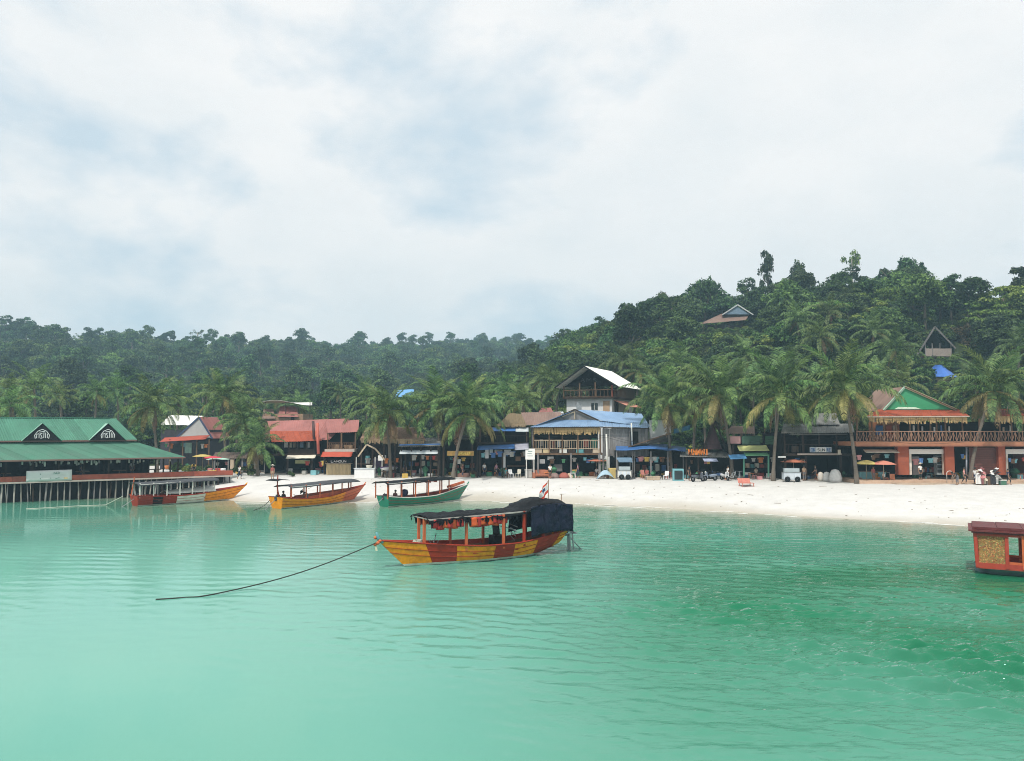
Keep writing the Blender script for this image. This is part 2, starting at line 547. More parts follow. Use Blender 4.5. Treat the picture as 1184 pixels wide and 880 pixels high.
    # light scattered back out of the turbid water (does not follow the ripples) under a mirror-like surface (does)
    p = N(t_, 'ShaderNodeBsdfDiffuse')
    gl_ = N(t_, 'ShaderNodeBsdfGlossy', inp={'Roughness': 0.035})
    fr_ = N(t_, 'ShaderNodeFresnel', inp={'IOR': 1.333})
    flat = N(t_, 'ShaderNodeCombineXYZ', inp={'Z': 1.0})
    L(t_, flat.outputs[0], p.inputs['Normal'])
    ms_ = N(t_, 'ShaderNodeMixShader')
    L(t_, fr_.outputs[0], ms_.inputs[0]); L(t_, p.outputs[0], ms_.inputs[1]); L(t_, gl_.outputs[0], ms_.inputs[2])
    ad = N(t_, 'ShaderNodeAttribute', attribute_name='depth')
    aw = N(t_, 'ShaderNodeAttribute', attribute_name='weed')
    ac = N(t_, 'ShaderNodeAttribute', attribute_name='chop')
    g = N(t_, 'ShaderNodeNewGeometry')
    nz = N(t_, 'ShaderNodeTexNoise', inp={'Scale': 0.16, 'Detail': 5.0, 'Roughness': 0.55})
    mpn = N(t_, 'ShaderNodeMapping')
    mpn.inputs['Scale'].default_value = (0.55, 1.3, 1)
    L(t_, g.outputs['Position'], mpn.inputs['Vector'])
    L(t_, mpn.outputs[0], nz.inputs['Vector'])
    jitd = N(t_, 'ShaderNodeMath', operation='MULTIPLY_ADD', inp={1: 0.9, 2: -0.45})
    L(t_, nz.outputs['Fac'], jitd.inputs[0])
    sm = N(t_, 'ShaderNodeMath', operation='ADD')
    L(t_, ad.outputs['Fac'], sm.inputs[0]); L(t_, jitd.outputs[0], sm.inputs[1])
    dr = N(t_, 'ShaderNodeMapRange', inp={1: 0.0, 2: 3.2})
    L(t_, sm.outputs[0], dr.inputs[0])
    ramp = N(t_, 'ShaderNodeValToRGB')
    e = ramp.color_ramp.elements
    e[0].position, e[0].color = 0.0, (0.46, 0.44, 0.33, 1)
    e[1].position, e[1].color = 1.0, WATER_DEEP
    for pos, c in ((0.10, (0.28, 0.36, 0.26, 1)), (0.26, (0.12, 0.29, 0.19, 1)), (0.55, WATER_MID)):
        x = e.new(pos); x.color = c
    L(t_, dr.outputs[0], ramp.inputs[0])
    wm = N(t_, 'ShaderNodeMix', data_type='RGBA')
    L(t_, aw.outputs['Fac'], wm.inputs[0]); L(t_, ramp.outputs[0], wm.inputs[6])
    wm.inputs[7].default_value = WATER_WEED
    ab = N(t_, 'ShaderNodeAttribute', attribute_name='sky_lift')       # pale sky reflection painted into the water colour of the left bay
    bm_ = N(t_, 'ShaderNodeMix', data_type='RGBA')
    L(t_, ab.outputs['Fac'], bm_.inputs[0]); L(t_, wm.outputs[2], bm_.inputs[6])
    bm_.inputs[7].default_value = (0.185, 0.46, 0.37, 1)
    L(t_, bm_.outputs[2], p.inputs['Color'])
    # small ripples
    mp2 = N(t_, 'ShaderNodeMapping')
    mp2.inputs['Scale'].default_value = (0.6, 2.4, 1)
    mp2.inputs['Rotation'].default_value = (0, 0, R(-12))
    L(t_, g.outputs['Position'], mp2.inputs['Vector'])
    r1 = N(t_, 'ShaderNodeTexNoise', inp={'Scale': 2.2, 'Detail': 5.0, 'Roughness': 0.55, 'Distortion': 0.6})
    L(t_, mp2.outputs[0], r1.inputs['Vector'])
    st = N(t_, 'ShaderNodeMath', operation='MULTIPLY', inp={1: 0.75})
    L(t_, ac.outputs['Fac'], st.inputs[0])
    bp = N(t_, 'ShaderNodeBump', inp={'Distance': 0.05})
    L(t_, st.outputs[0], bp.inputs['Strength'])
    L(t_, r1.outputs['Fac'], bp.inputs['Height'])
    L(t_, bp.outputs[0], gl_.inputs['Normal']); L(t_, bp.outputs[0], fr_.inputs['Normal'])
    L(t_, ms_.outputs[0], o.inputs[0])
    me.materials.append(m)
    ob = bpy.data.objects.new('sea_water', me)
    COL.objects.link(ob)
    tag(ob, 'calm turquoise green sea water in the bay', 'water', kind='structure')
WATER_DEEP = (0.112, 0.34, 0.26, 1)
WATER_MID = (0.10, 0.34, 0.245, 1)
WATER_WEED = (0.012, 0.17, 0.08, 1)
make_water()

def settle(px, py, d0=85.0, d1=240.0):
    """depth at which the sight line through a photo point meets the land"""
    d = d0
    while d < d1:
        p = at(px, py, d)
        if lz(p.x, p.y) >= p.z: return d
        d += 0.5
    return d1

# broken foam and small drift along the waterline
def shore_bits():
    rr = random.Random(12)
    mb = MB()
    x = -24.0
    while x < 34:
        ln = rr.uniform(.4, 2.6)
        if rr.random() < .72:
            off = rr.choice((rr.uniform(-.5, .1), rr.uniform(-1.6, -.6)))
            n = max(3, int(ln / .2)); w = rr.uniform(.05, .16)
            for i in range(n):
                a, b = x + ln * i / n, x + ln * (i + 1) / n
                ya, yb = (float(shoreY(q)) + off + .25 * noise.noise((q * .8, off, 0)) for q in (a, b))
                wa, wb = (w * (math.sin(math.pi * q) ** .6 + .05) * (.7 + .6 * noise.noise((q * 9 + x, 1, 2))) for q in (i / n, (i + 1) / n))
                z = .022 if off < 0 else .03 + lz(a, ya)
                mb.add([(a, ya - wa, z), (b, yb - wb, z), (b, yb + wb, z + .01), (a, ya + wa, z + .01)], [(0, 1, 2, 3)])
        x += ln * rr.uniform(.6, 1.1)
    o = mb.build('foam', M('foam', (.80, .81, .78), rough=.8, var=.05)); tag(o, 'thin broken lines of foam along the waterline', 'foam', kind='stuff')
    mb = MB()
    for i in range(130):
        x = rr.uniform(-22, 40)
        s, b = float(shoreY(x)), float(frontY(x))
        t = rr.betavariate(1.2, 3) if rr.random() < .6 else rr.random()
        y = s + .8 + t * (b - s - 2)
        a = rr.uniform(0, 3.1); ln = rr.uniform(.03, .12) * (3 if rr.random() < .08 else 1); w = rr.uniform(.015, .04)
        z = lz(x, y) + .012
        mb.cbox((x, y, z), (ln * 2, w * 2, .03), rz=a)
    o = mb.build('drift_litter', M('drift', (.20, .15, .10), rough=.9, var=.4)); tag(o, 'small bits of drift and litter scattered over the sand', 'litter', kind='stuff')
shore_bits()
# ------------------------------------------------------------------ vegetation
LEAF_DARK = leafmat('leaf_dark', (0.006, 0.024, 0.012), (0.092, 0.175, 0.050), val=0.5)
LEAF_MID = leafmat('leaf_mid', (0.012, 0.044, 0.016), (0.165, 0.275, 0.066), val=0.5)
LEAF_LIGHT = leafmat('leaf_light', (0.028, 0.078, 0.018), (0.24, 0.35, 0.07), val=0.4)
LEAF_DRY = leafmat('leaf_dry', (0.07, 0.055, 0.025), (0.14, 0.11, 0.05))
FROND = leafmat('frond_green', (0.014, 0.048, 0.018), (0.21, 0.33, 0.10), trans=0.3, val=0.28)
FROND_OLD = leafmat('frond_yellow', (0.17, 0.17, 0.05), (0.38, 0.34, 0.12), trans=0.3, val=0.2)
FROND_DEAD = leafmat('frond_dead', (0.16, 0.10, 0.05), (0.26, 0.18, 0.09), trans=0.15, val=0.2)
BARK = M('bark', (0.16, 0.13, 0.10), rough=0.9, var=0.35, scale=3, bump=0.5, stretch=(1, 1, 0.3))
BARK_PALE = M('bark_pale', (0.34, 0.31, 0.27), rough=0.9, var=0.3, scale=3, bump=0.4, stretch=(1, 1, 0.3))
PALM_BARK = M('palm_bark', (0.15, 0.125, 0.10), rough=0.9, var=0.3, scale=4, bump=0.6, stretch=(0.4, 0.4, 3))

def leaf_quads(P, Nn, size, r, elong=1.5):
    """rhombic leaf clumps at points P facing Nn; returns verts, faces arrays"""
    n = len(P)
    Nn = Nn / np.linalg.norm(Nn, axis=1, keepdims=True)
    ref = r.normal(size=(n, 3))
    T = np.cross(Nn, ref); T /= np.linalg.norm(T, axis=1, keepdims=True)
    B = np.cross(Nn, T)
    s = (size * r.uniform(0.55, 1.35, n))[:, None]
    e = s * elong
    bend = Nn * s * r.uniform(-0.3, 0.3, n)[:, None]
    V = np.stack([P - T * e * 0.5, P - B * s * 0.42 + bend, P + T * e * 0.5, P + B * s * 0.42 + bend], 1).reshape(-1, 3)
    k = np.arange(n)[:, None] * 4
    F = np.concatenate([k + np.array([[0, 1, 2]]), k + np.array([[0, 2, 3]])], 0)
    return V, F

def crown_mesh(name, seed, Rr, Hc, zc, mats, lobes=14, per=190, leaf=0.42, flat=1.0, lobe_r=(0.30, 0.46), open_=0.0):
    """lobed crown of many leaf clumps; returns mesh data (crown centre at height zc)"""
    r = np.random.default_rng(seed)
    Ps, Ns, Lc = [], [], []
    for k in range(lobes):
        while True:
            c = r.uniform(-1, 1, 3)
            if 0.25 < np.linalg.norm(c) < 0.80 and c[2] > -0.5:
                break
        c = c * np.array([Rr, Rr, Hc * 0.5])
        lr = r.uniform(*lobe_r) * Rr
        d = r.normal(size=(per, 3)); d /= np.linalg.norm(d, axis=1, keepdims=True)
        d[:, 2] = np.where(d[:, 2] < -0.35, -d[:, 2], d[:, 2])
        # ragged lobe surface
        bumpy = 0.80 + 0.28 * np.sin(d[:, 0] * 5 + seed + k) * np.cos(d[:, 1] * 4.3 + k * 2) + r.normal(0, 0.10, per)
        p = c + d * (lr * bumpy)[:, None] * np.array([1, 1, 0.72 * flat])
        if open_ and r.random() < open_:
            p = p[: per // 3]; d = d[: per // 3]
        Ps.append(p); Ns.append(d * 0.7 + r.normal(0, 0.45, d.shape) + np.array([0, 0, 0.35]))
    P, Nn = np.concatenate(Ps), np.concatenate(Ns)
    P[:, 2] += zc
    V, F = leaf_quads(P, Nn, leaf, r)
    return V, F

def trunk_mb(h, r0, seed, spread, limbs=6, base=0.0):
    rr = random.Random(seed)
    mb = MB()
    top = Vector((rr.uniform(-.3, .3), rr.uniform(-.3, .3), h))
    pts = [Vector((0, 0, -0.6 + base)), Vector((0.05, 0, h * 0.3)), top.lerp(Vector((0, 0, h)), .3) * 0.7, top]
    mb.tube(pts, [r0 * 1.35, r0, r0 * 0.75, r0 * 0.4], 8)
    for k in range(limbs):
        a = 2 * math.pi * (k + rr.random() * 0.6) / limbs
        z0 = h * rr.uniform(0.5, 0.9)
        s = spread * rr.uniform(0.5, 0.95)
        p0 = Vector((0, 0, z0))
        p2 = Vector((math.cos(a) * s, math.sin(a) * s, z0 + s * rr.uniform(0.3, 0.8)))
        p1 = p0.lerp(p2, 0.5) + Vector((0, 0, -0.12 * s))
        mb.tube([p0, p1, p2], [r0 * 0.42, r0 * 0.28, r0 * 0.08], 6)
        p3 = p1.lerp(p2, 0.4) + Vector((rr.uniform(-1, 1), rr.uniform(-1, 1), rr.uniform(.4, 1))) * s * 0.4
        mb.tube([p1, p3], [r0 * 0.22, r0 * 0.05], 5)
    return mb

def np_mesh(name, V, F, mats):
    me = bpy.data.meshes.new(name)
    me.from_pydata(V.tolist(), [], F.tolist())
    for m in (mats if isinstance(mats, (list, tuple)) else [mats]):
        me.materials.append(m)
    return me

# species: name -> list of (trunk mesh, crown mesh, height)
SPECIES = {}
def species(key, variants, mat, h, Rr, Hc, bark=BARK, **kw):
    lst = []
    for k in range(variants):
        seed = hash_(key) + k * 13
        hh = h * (0.9 + 0.2 * k / max(1, variants - 1))
        tm = trunk_mb(hh - Hc * 0.45, 0.02 * hh + 0.05, seed, Rr * 0.8).mesh('trunk', bark, True)
        V, F = crown_mesh('crown', seed, Rr, Hc, hh - Hc * 0.5, mat, **kw)
        lst.append((tm, np_mesh('crown', V, F, mat), hh))
    SPECIES[key] = lst
def hash_(s):
    return sum((i + 3) * ord(c) for i, c in enumerate(s))
species('round_dark', 4, LEAF_DARK, 9.0, 4.3, 7.0, lobes=17, per=210, leaf=0.40)
species('round_mid', 4, LEAF_MID, 8.5, 4.2, 6.6, lobes=16, per=210, leaf=0.38)
species('layered_light', 3, LEAF_LIGHT, 8.0, 4.8, 5.0, lobes=18, per=180, leaf=0.34, flat=0.5, lobe_r=(0.26, 0.4))
species('tall_dark', 3, LEAF_DARK, 13.0, 3.4, 8.0, lobes=15, per=180, leaf=0.38, lobe_r=(0.28, 0.42), open_=0.2)
species('dry', 2, LEAF_DRY, 8.0, 3.6, 6.0, lobes=13, per=150, leaf=0.34)
species('sparse_pale', 2, LEAF_MID, 13.0, 3.2, 5.0, bark=BARK_PALE, lobes=9, per=55, leaf=0.34, lobe_r=(0.2, 0.32), open_=0.4)

def plant_tree(name, key, label, group, loc, s=1.0, rz=None, lean=(0, 0), var=None, sz=None):
    tm, cm, hh = SPECIES[key][random.randrange(len(SPECIES[key])) if var is None else var]
    t = thing(name, label, 'tree', loc, random.uniform(0, 6.28) if rz is None else rz, group)
    t.rotation_euler[0], t.rotation_euler[1] = lean
    t.scale = (s, s, s * (sz or 1))
    child('trunk', tm, t); child('crown', cm, t)
    return t

# --- palms
def frond_mesh(name, ln, e0, droop, seed, mat, pairs=34, hang=0.5):
    """feather frond leaving the origin along +x; e0 = start elevation, droop = total bend"""
    rr = random.Random(seed)
    mb = MB()
    pts, dirs = [], []
    p, n = Vector((0, 0, 0)), 14
    side = rr.uniform(-0.12, 0.12)
    for i in range(n + 1):
        t = i / n
        e = e0 - droop * (t ** 1.35)
        d = Vector((math.cos(e), side * t * 1.2, math.sin(e))).normalized()
        pts.append(p.copy()); dirs.append(d)
        p = p + d * (ln / n)
    mb.tube(pts, [0.055 * (1 - 0.85 * i / n) for i in range(n + 1)], 4, cap=False)
    for k in range(pairs):
        t = 0.14 + 0.86 * (k / (pairs - 1))
        f = t * n
        i = min(int(f), n - 1)
        q = pts[i].lerp(pts[i + 1], f - i)
        d = dirs[i].lerp(dirs[i + 1], f - i)
        w = d.cross(Vector((0, 0, 1))).normalized()
        u = w.cross(d).normalized()
        ll = ln * 0.235 * (math.sin(math.pi * min(1, 0.16 + t * 0.86)) ** 0.6) * rr.uniform(0.8, 1.12)
        if rr.random() < 0.05: continue
        for sgn in (-1, 1):
            fw = 0.45 + 0.55 * t
            d1 = (w * sgn + d * fw + u * rr.uniform(0.0, 0.25)).normalized()
            a = q + d1 * ll * 0.45
            d2 = (d1 * (1 - hang) + Vector((0, 0, -1)) * (hang * rr.uniform(0.8, 1.7)) + d * 0.2).normalized()
            b = a + d2 * ll * 0.55
            ww = d * 0.055
            mb.add([q - ww * 0.6, q + ww * 0.6, a + ww, a - ww, b + ww * 0.15, b - ww * 0.15], [(0, 1, 2, 3), (3, 2, 4, 5)])
    return mb.mesh(name, mat)
FR = {
    'spear': [frond_mesh('frond', 4.9, R(76), R(58), s, FROND, hang=0.25) for s in (1, 2)],
    'up': [frond_mesh('frond', 5.0, R(50), R(100), s, FROND, hang=0.5) for s in (3, 4, 5)],
    'mid': [frond_mesh('frond', 5.1, R(20), R(96), s, FROND, hang=0.62) for s in (6, 7, 8)],
    'low': [frond_mesh('frond', 4.6, R(-14), R(74), s, FROND, hang=0.7) for s in (9, 10)],
    'old': [frond_mesh('frond', 4.2, R(-14), R(68), s, FROND_OLD, hang=0.65) for s in (11, 12)],
    'dead': [frond_mesh('frond', 3.5, R(-48), R(40), s, FROND_DEAD, pairs=24, hang=0.75) for s in (13,)],
}
nut_mb = MB()
for k in range(9):
    a = k * 2.4
    nut_mb.lathe([(0.005, .15), (.09, .1), (.125, 0), (.08, -.11), (.005, -.15)], (math.cos(a) * .27, math.sin(a) * .27, -.22 - .12 * (k % 3)), 8)
NUTS = nut_mb.mesh('coconuts', M('coconut', (0.20, 0.20, 0.06), rough=.5), True)

def frond_set(seed, n=24, old=3, dead=2, wind=0.0):
    rr = random.Random(seed)
    lst = []
    for k in range(n):
        t = k / n
        kind = 'spear' if t < 0.2 else 'up' if t < 0.5 else 'mid' if t < 0.76 else 'low'
        a = k * 2.399 + rr.uniform(-.25, .25)
        lst.append((rr.choice(FR[kind]), a, rr.uniform(-.10, .14) if kind != 'spear' else rr.uniform(-.1, .25), rr.uniform(.86, 1.1)))
    for k in range(old):
        lst.append((rr.choice(FR['old']), rr.uniform(0, 6.28), rr.uniform(-.05, .25), rr.uniform(.85, 1.05)))
    for k in range(dead):
        lst.append((FR['dead'][0], rr.uniform(0, 6.28), rr.uniform(0, .3), rr.uniform(.8, 1.05)))
    return lst

def palm(label, group, base, top, seed, s=1.0, n=24, old=3, dead=2, rad=0.16):
    """front palm: curved ringed trunk, every frond a part"""
    base, top = Vector(base), Vector(top)
    t = thing('coconut_palm', label, 'palm tree', base, 0, group)
    d = top - base
    mb = MB()
    pts, rads = [], []
    for i in range(15):
        q = i / 14
        p = Vector((d.x * q ** 1.5, d.y * q ** 1.5, d.z * q))
        pts.append(p if i else Vector((0, 0, -0.5)))
        rads.append(rad * (1.75 - 1.0 * min(1, q * 6) * 0.6 - 0.35 * q) * (1.04 if i % 2 else 0.97))
    mb.tube(pts, rads, 9)
    mb.build('trunk', PALM_BARK, t, True)
    for (me, a, tilt, sc) in frond_set(seed, n, old, dead):
        child('frond', me, t, d + Vector((math.cos(a) * .1, math.sin(a) * .1, 0)), (0, tilt, a), (sc * s,) * 3)
    child('coconuts', NUTS, t, d, (0, 0, seed), (s,) * 3)
    return t

def join_crown(seed, n, old, dead):
    V, F, MI = [], [], []
    mats = [FROND, FROND_OLD, FROND_DEAD]
    for (me, a, tilt, sc) in frond_set(seed, n, old, dead):
        mat_ = Matrix.Rotation(a, 4, 'Z') @ Matrix.Rotation(tilt, 4, 'Y') @ Matrix.Scale(sc, 4)
        k = len(V)
        V += [tuple(mat_ @ v.co) for v in me.vertices]
        mi = mats.index(me.materials[0])
        for pl in me.polygons:
            F.append(tuple(i + k for i in pl.vertices)); MI.append(mi)
    me = bpy.data.meshes.new('crown')
    me.from_pydata(V, [], F)
    for m in mats: me.materials.append(m)
    me.polygons.foreach_set('material_index', MI)
    return me
PALM_CROWNS = [join_crown(100 + k, 20, 2, 1) for k in range(4)]
PALM_TRUNKS = []
for k in range(4):
    mb = MB()
    ax, ay = jit(0.9), jit(0.9)
    mb.tube([(ax * q ** 1.5, ay * q ** 1.5, -0.6 * (q == 0) + 1.0 * q) for q in [i / 8 for i in range(9)]], [0.21, .17, .16, .15, .14, .14, .13, .13, .12], 7)
    PALM_TRUNKS.append((mb, (ax, ay)))
def far_palm(label, group, x, y, h, s=1.0, k=None):
    k = random.randrange(4) if k is None else k
    t = thing('coconut_palm', label, 'palm tree', (x, y, lz(x, y)), random.uniform(0, 6.28), group)
    mb, (ax, ay) = PALM_TRUNKS[k]
    me = PT_CACHE.get(k)
    if me is None:
        me = PT_CACHE[k] = mb.mesh('trunk', PALM_BARK, True)
    child('trunk', me, t, (0, 0, 0), (0, 0, 0), (1, 1, h))
    child('crown', PALM_CROWNS[k], t, (ax, ay, h), (jit(.1), jit(.1), random.uniform(0, 6.28)), (s,) * 3)
    return t
PT_CACHE = {}
# ------------------------------------------------------------------ boats
P_YEL = M('paint_yellow', (0.82, 0.30, 0.012), rough=0.55, spec=0.2, var=0.22, scale=4, dirt=0.55, dirtcol=(0.26, 0.10, 0.03))
P_RED = M('paint_red_brown', (0.33, 0.036, 0.016), spec=0.2, rough=0.55, var=0.2, scale=2.5, dirt=0.45, dirtcol=(0.12, 0.04, 0.03))
P_ORANGE = M('paint_orange', (0.58, 0.13, 0.045), rough=0.5, var=0.15, scale=3, dirt=0.4, dirtcol=(0.25, 0.08, 0.05))
P_GREEN = M('paint_green', (0.012, 0.22, 0.135), rough=0.45, var=0.15, scale=2.5, dirt=0.3, dirtcol=(0.03, 0.10, 0.07))
P_WHITE = M('paint_white', (0.70, 0.69, 0.64), rough=0.55, var=0.08, scale=3, dirt=0.4, dirtcol=(0.35, 0.32, 0.26))
P_TEAL = M('paint_teal', (0.10, 0.30, 0.32), rough=0.5)
P_BLACK = M('paint_black', (0.012, 0.012, 0.013), rough=0.6, spec=0.15)
P_BOOT = M('boot_stripe', (0.50, 0.52, 0.45), rough=0.6, var=0.2, dirt=0.6, dirtcol=(0.12, 0.16, 0.10))
WOOD_IN = M('boat_wood', (0.22, 0.12, 0.07), rough=0.8, var=0.3, scale=4, stretch=(0.3, 2, 2))
TARP_BLK = M('tarp_black', (0.006, 0.007, 0.009), rough=0.6, var=0.5, scale=4, bump=0.6, spec=0.12, dirt=0.35, dirtcol=(0.035, 0.035, 0.038))
TARP_NAVY = M('tarp_navy', (0.006, 0.010, 0.028), rough=0.32, var=0.4, scale=3, bump=0.8, spec=0.22)
TARP_GREY = M('tarp_grey', (0.055, 0.058, 0.064), spec=0.2, rough=0.6, var=0.25, scale=3, bump=0.3)
ROPE = M('rope', (0.05, 0.055, 0.05), rough=0.9)
ROPE_PALE = M('rope_pale', (0.45, 0.48, 0.40), rough=0.9)
STEEL = M('steel', (0.30, 0.31, 0.32), rough=0.4, metal=0.7)
VEST = [M('vest_orange', (0.62, 0.10, 0.025), rough=0.7, var=0.2, scale=5), M('vest_red', (0.42, 0.03, 0.025), rough=0.7, var=0.2, scale=5)]

def boat_hull(root, Ln, beam, f_mid, f_bow, f_st, rake, blocks, bow_fine=0.9, overhang=0.0, boot=0.16, st_w=0.72, draft=0.35, srise=0.0):
    """blocks: list of (t_end, material) for the painted side from stern t=0 to bow t=1"""
    mats = []
    def mi(m):
        if m not in mats: mats.append(m)
        return mats.index(m)
    nt_, nq = 44, 11
    def sheer(t):
        return f_mid + (f_st - f_mid) * max(0, (0.35 - t) / 0.35) ** 2 + (f_bow - f_mid) * max(0, (t - 0.42) / 0.58) ** 2.1
    def half(t):
        w = min(1.0, (1 - t) / 0.42) ** bow_fine if t > 0.58 else 1.0
        w *= st_w + (1 - st_w) * min(1, t / 0.35) ** 0.8
        return max(0.015, beam / 2 * w)
    def pt(t, q, side, inset=0.0):
        s = sheer(t)
        k = -draft + (0.55 + draft) * max(0, (t - 0.75) / 0.25) ** 3 * 0.35 + srise * max(0, (0.30 - t) / 0.30) ** 1.4
        z = k + (s - k) * q ** 1.25
        flare = 0.0 if q == 0 else q ** 0.42
        y = max(0.0, half(t) * flare - inset) * side
        x = t * Ln
        if t > 0.6:
            x += rake * ((t - 0.6) / 0.4) ** 1.6 * (z - 0.0) / max(0.3, f_bow)
        if t < 0.25:
            x -= overhang * ((0.25 - t) / 0.25) * max(0, z) / f_st
        return Vector((x, y, z))
    def keel(t): return -draft + (0.55 + draft) * max(0, (t - 0.75) / 0.25) ** 3 * 0.35 + srise * max(0, (0.30 - t) / 0.30) ** 1.4
    def rowq(t, j):
        k, s = keel(t), sheer(t)
        z = (k, -draft * .5, 0.02, boot)[j] if j < 4 else boot + (s - boot) * (j - 3) / (nq - 3)
        return (max(0.0, z - k) / (s - k)) ** (1 / 1.25)
    mb = MB()
    for side in (-1, 1):
        for i in range(nt_):
            t0, t1 = i / nt_, (i + 1) / nt_
            tm = (t0 + t1) / 2
            m = next(mm for te, mm in blocks if tm <= te)
            for j in range(nq):
                Q = [(t0, rowq(t0, j)), (t1, rowq(t1, j)), (t1, rowq(t1, j + 1)), (t0, rowq(t0, j + 1))]
                if Q[2][1] - Q[1][1] < 1e-6 and Q[3][1] - Q[0][1] < 1e-6: continue
                a, b, c, d = (pt(tt, qq, side) for tt, qq in Q)
                mb.m = mi(P_BOOT) if j == 2 else (mi(P_BLACK) if j < 2 else mi(m))
                mb.add([a, b, c, d], [(0, 1, 2, 3) if side < 0 else (3, 2, 1, 0)])
                if j >= 5:                                  # inner skin
                    mb.m = mi(WOOD_IN) if j < nq - 2 else mi(P_RED)
                    ins = 0.06
                    a, b, c, d = (pt(tt, qq, side, ins) for tt, qq in Q)
                    mb.add([a, b, c, d], [(3, 2, 1, 0) if side < 0 else (0, 1, 2, 3)])
    # transom
    mb.m = mi(blocks[0][1])
    ring = [pt(0, q / nq, -1) for q in range(nq, -1, -1)] + [pt(0, q / nq, 1) for q in range(1, nq + 1)]
    mb.add(ring, [tuple(range(len(ring)))])
    mb.build('hull', mats, root, True)
    # floor boards
    fl = MB()
    def fz(t): return max(0.12, sheer(t) * 0.30)
    def fy(t):
        q = max(0.05, (fz(t) + draft) / (sheer(t) + draft)) ** (1 / 1.25)
        return max(0.01, half(t) * q ** 0.42 - 0.05)
    for i in range(20):
        t0, t1 = 0.01 + i * 0.0455, 0.01 + (i + 1) * 0.0455
        fl.add([(t0 * Ln, -fy(t0), fz(t0)), (t1 * Ln - .01, -fy(t1), fz(t1)), (t1 * Ln - .01, fy(t1), fz(t1)), (t0 * Ln, fy(t0), fz(t0))], [(0, 1, 2, 3)])
    fl.build('floor_boards', WOOD_IN, root)
    for side in (-1, 1):
        g = MB()
        g.tube([pt(i / 40, 1, side) + Vector((0, 0, 0.015)) for i in range(41)], 0.045, 6)
        g.build('gunwale', P_RED if blocks[0][1] is not P_GREEN else P_WHITE, root, True)
    for side in (-1, 1):                                    # rubbing strakes
        for q in (0.62, 0.80):
            g = MB(); g.tube([pt(i / 40, q, side) + Vector((0, side * .008, 0)) for i in range(41)], 0.016, 5)
            g.build('strake', P_RED, root, True)
    return sheer, half, pt

def canopy_sheet(root, x0, x1, w, zf, mat, name='canopy', camber=0.14, drop=0.10, wr=0.02, nu=36, nv=12, thick=0.03, seed=0):
    mb = MB()
    def P(u, v):
        x = x0 + (x1 - x0) * u
        s = v * 2 - 1
        z = zf(u) + camber * (1 - s * s) - drop * abs(s) ** 6
        z += wr * noise.noise((x * 1.7 + seed, s * 2.1, seed)) + wr * 0.5 * noise.noise((x * 4.1, s * 6 + seed, 3))
        return (x + 0.03 * noise.noise((s * 3, u * 5, 7 + seed)), s * w * (1 + 0.02 * noise.noise((x, 3, seed))), z)
    mb.grid(P, nu, nv, thick)
    return mb.build(name, mat, root, True)

def posts(root, lst, mat, w=0.10, name='post'):
    for (x, y, z0, z1) in lst:
        MB().bar((x, y, z0), (x + jit(.02), y + jit(.02), z1), w * random.uniform(.9, 1.1)).build(name, mat, root)

def longtail(root, x, z, ln=1.9, dirx=-1):
    e = MB()
    e.cbox((x, 0, z + 0.18), (0.5, 0.34, 0.36)); e.cbox((x, 0, z + 0.42), (0.3, 0.26, 0.14)); e.tube([(x, .14, z + .3), (x + .1, .2, z + .55)], .03, 6)
    en = e.build('engine', M('engine', (0.06, 0.06, 0.065), rough=0.5, metal=0.3), root)
    s = MB()
    tip = Vector((x + dirx * ln, 0, -0.15))
    s.tube([(x + dirx * .2, 0, z + .15), tip], 0.03, 6)
    for k in range(3):
        a = k * 2.09
        s.cbox(tip + Vector((0, math.cos(a) * .1, math.sin(a) * .1)), (0.03, 0.09, 0.18), rx=-a)
    s.build('propeller_shaft', STEEL, root)
    return en

def place_boat(name, label, stern, bow):
    """root at the stern on the water, +x towards the bow"""
    d = bow - stern
    t = thing(name, label, 'boat', (stern.x, stern.y, 0), math.atan2(d.y, d.x))
    return t, d.length

# --- the near boat: yellow and red-brown blocks, dark awning, tarp over the stern
BOWW, STW = gp(468, 655), gp(636, 638)
t, Ln = place_boat('longtail_boat', 'yellow and red-brown painted boat with black awning and tarp, nearest on the water', STW, BOWW)
near_boat = t
def proj(p):
    """world point -> photo pixel (used only to find where along the hull a paint block ends)"""
    d = Vector(p) - Vector((0, 0, CAM_H))
    yc = d.y * math.cos(PITCH) + d.z * math.sin(PITCH)
    zc = -d.y * math.sin(PITCH) + d.z * math.cos(PITCH)
    return 592 + FPX * d.x / yc, 440 - FPX * zc / yc
def hull_t(px, off=1.1, z=0.55):
    ax = (BOWW - STW).normalized()
    sd_ = Vector((-ax.y, ax.x, 0)) * off
    lo, hi = 0.0, 1.0
    for _ in range(40):
        m = (lo + hi) / 2
        if proj(STW + (BOWW - STW) * m + sd_ + Vector((0, 0, z)))[0] > px: lo = m
        else: hi = m
    return lo
B_ = [hull_t(p, o_) for p, o_ in ((640, .85), (621, 1.0), (597, 1.1), (571, 1.1), (533, 1.0), (505, .75))]
sheer, half, pt = boat_hull(t, Ln, 2.4, 0.84, 1.40, 1.30, 1.45,
    [(B_[0], P_YEL), (B_[1], P_RED), (B_[2], P_YEL), (B_[3], P_RED), (B_[4], P_YEL), (B_[5], P_RED), (1.01, P_YEL)],
    bow_fine=0.85, overhang=0.75, boot=0.13, st_w=0.66, srise=0.75)
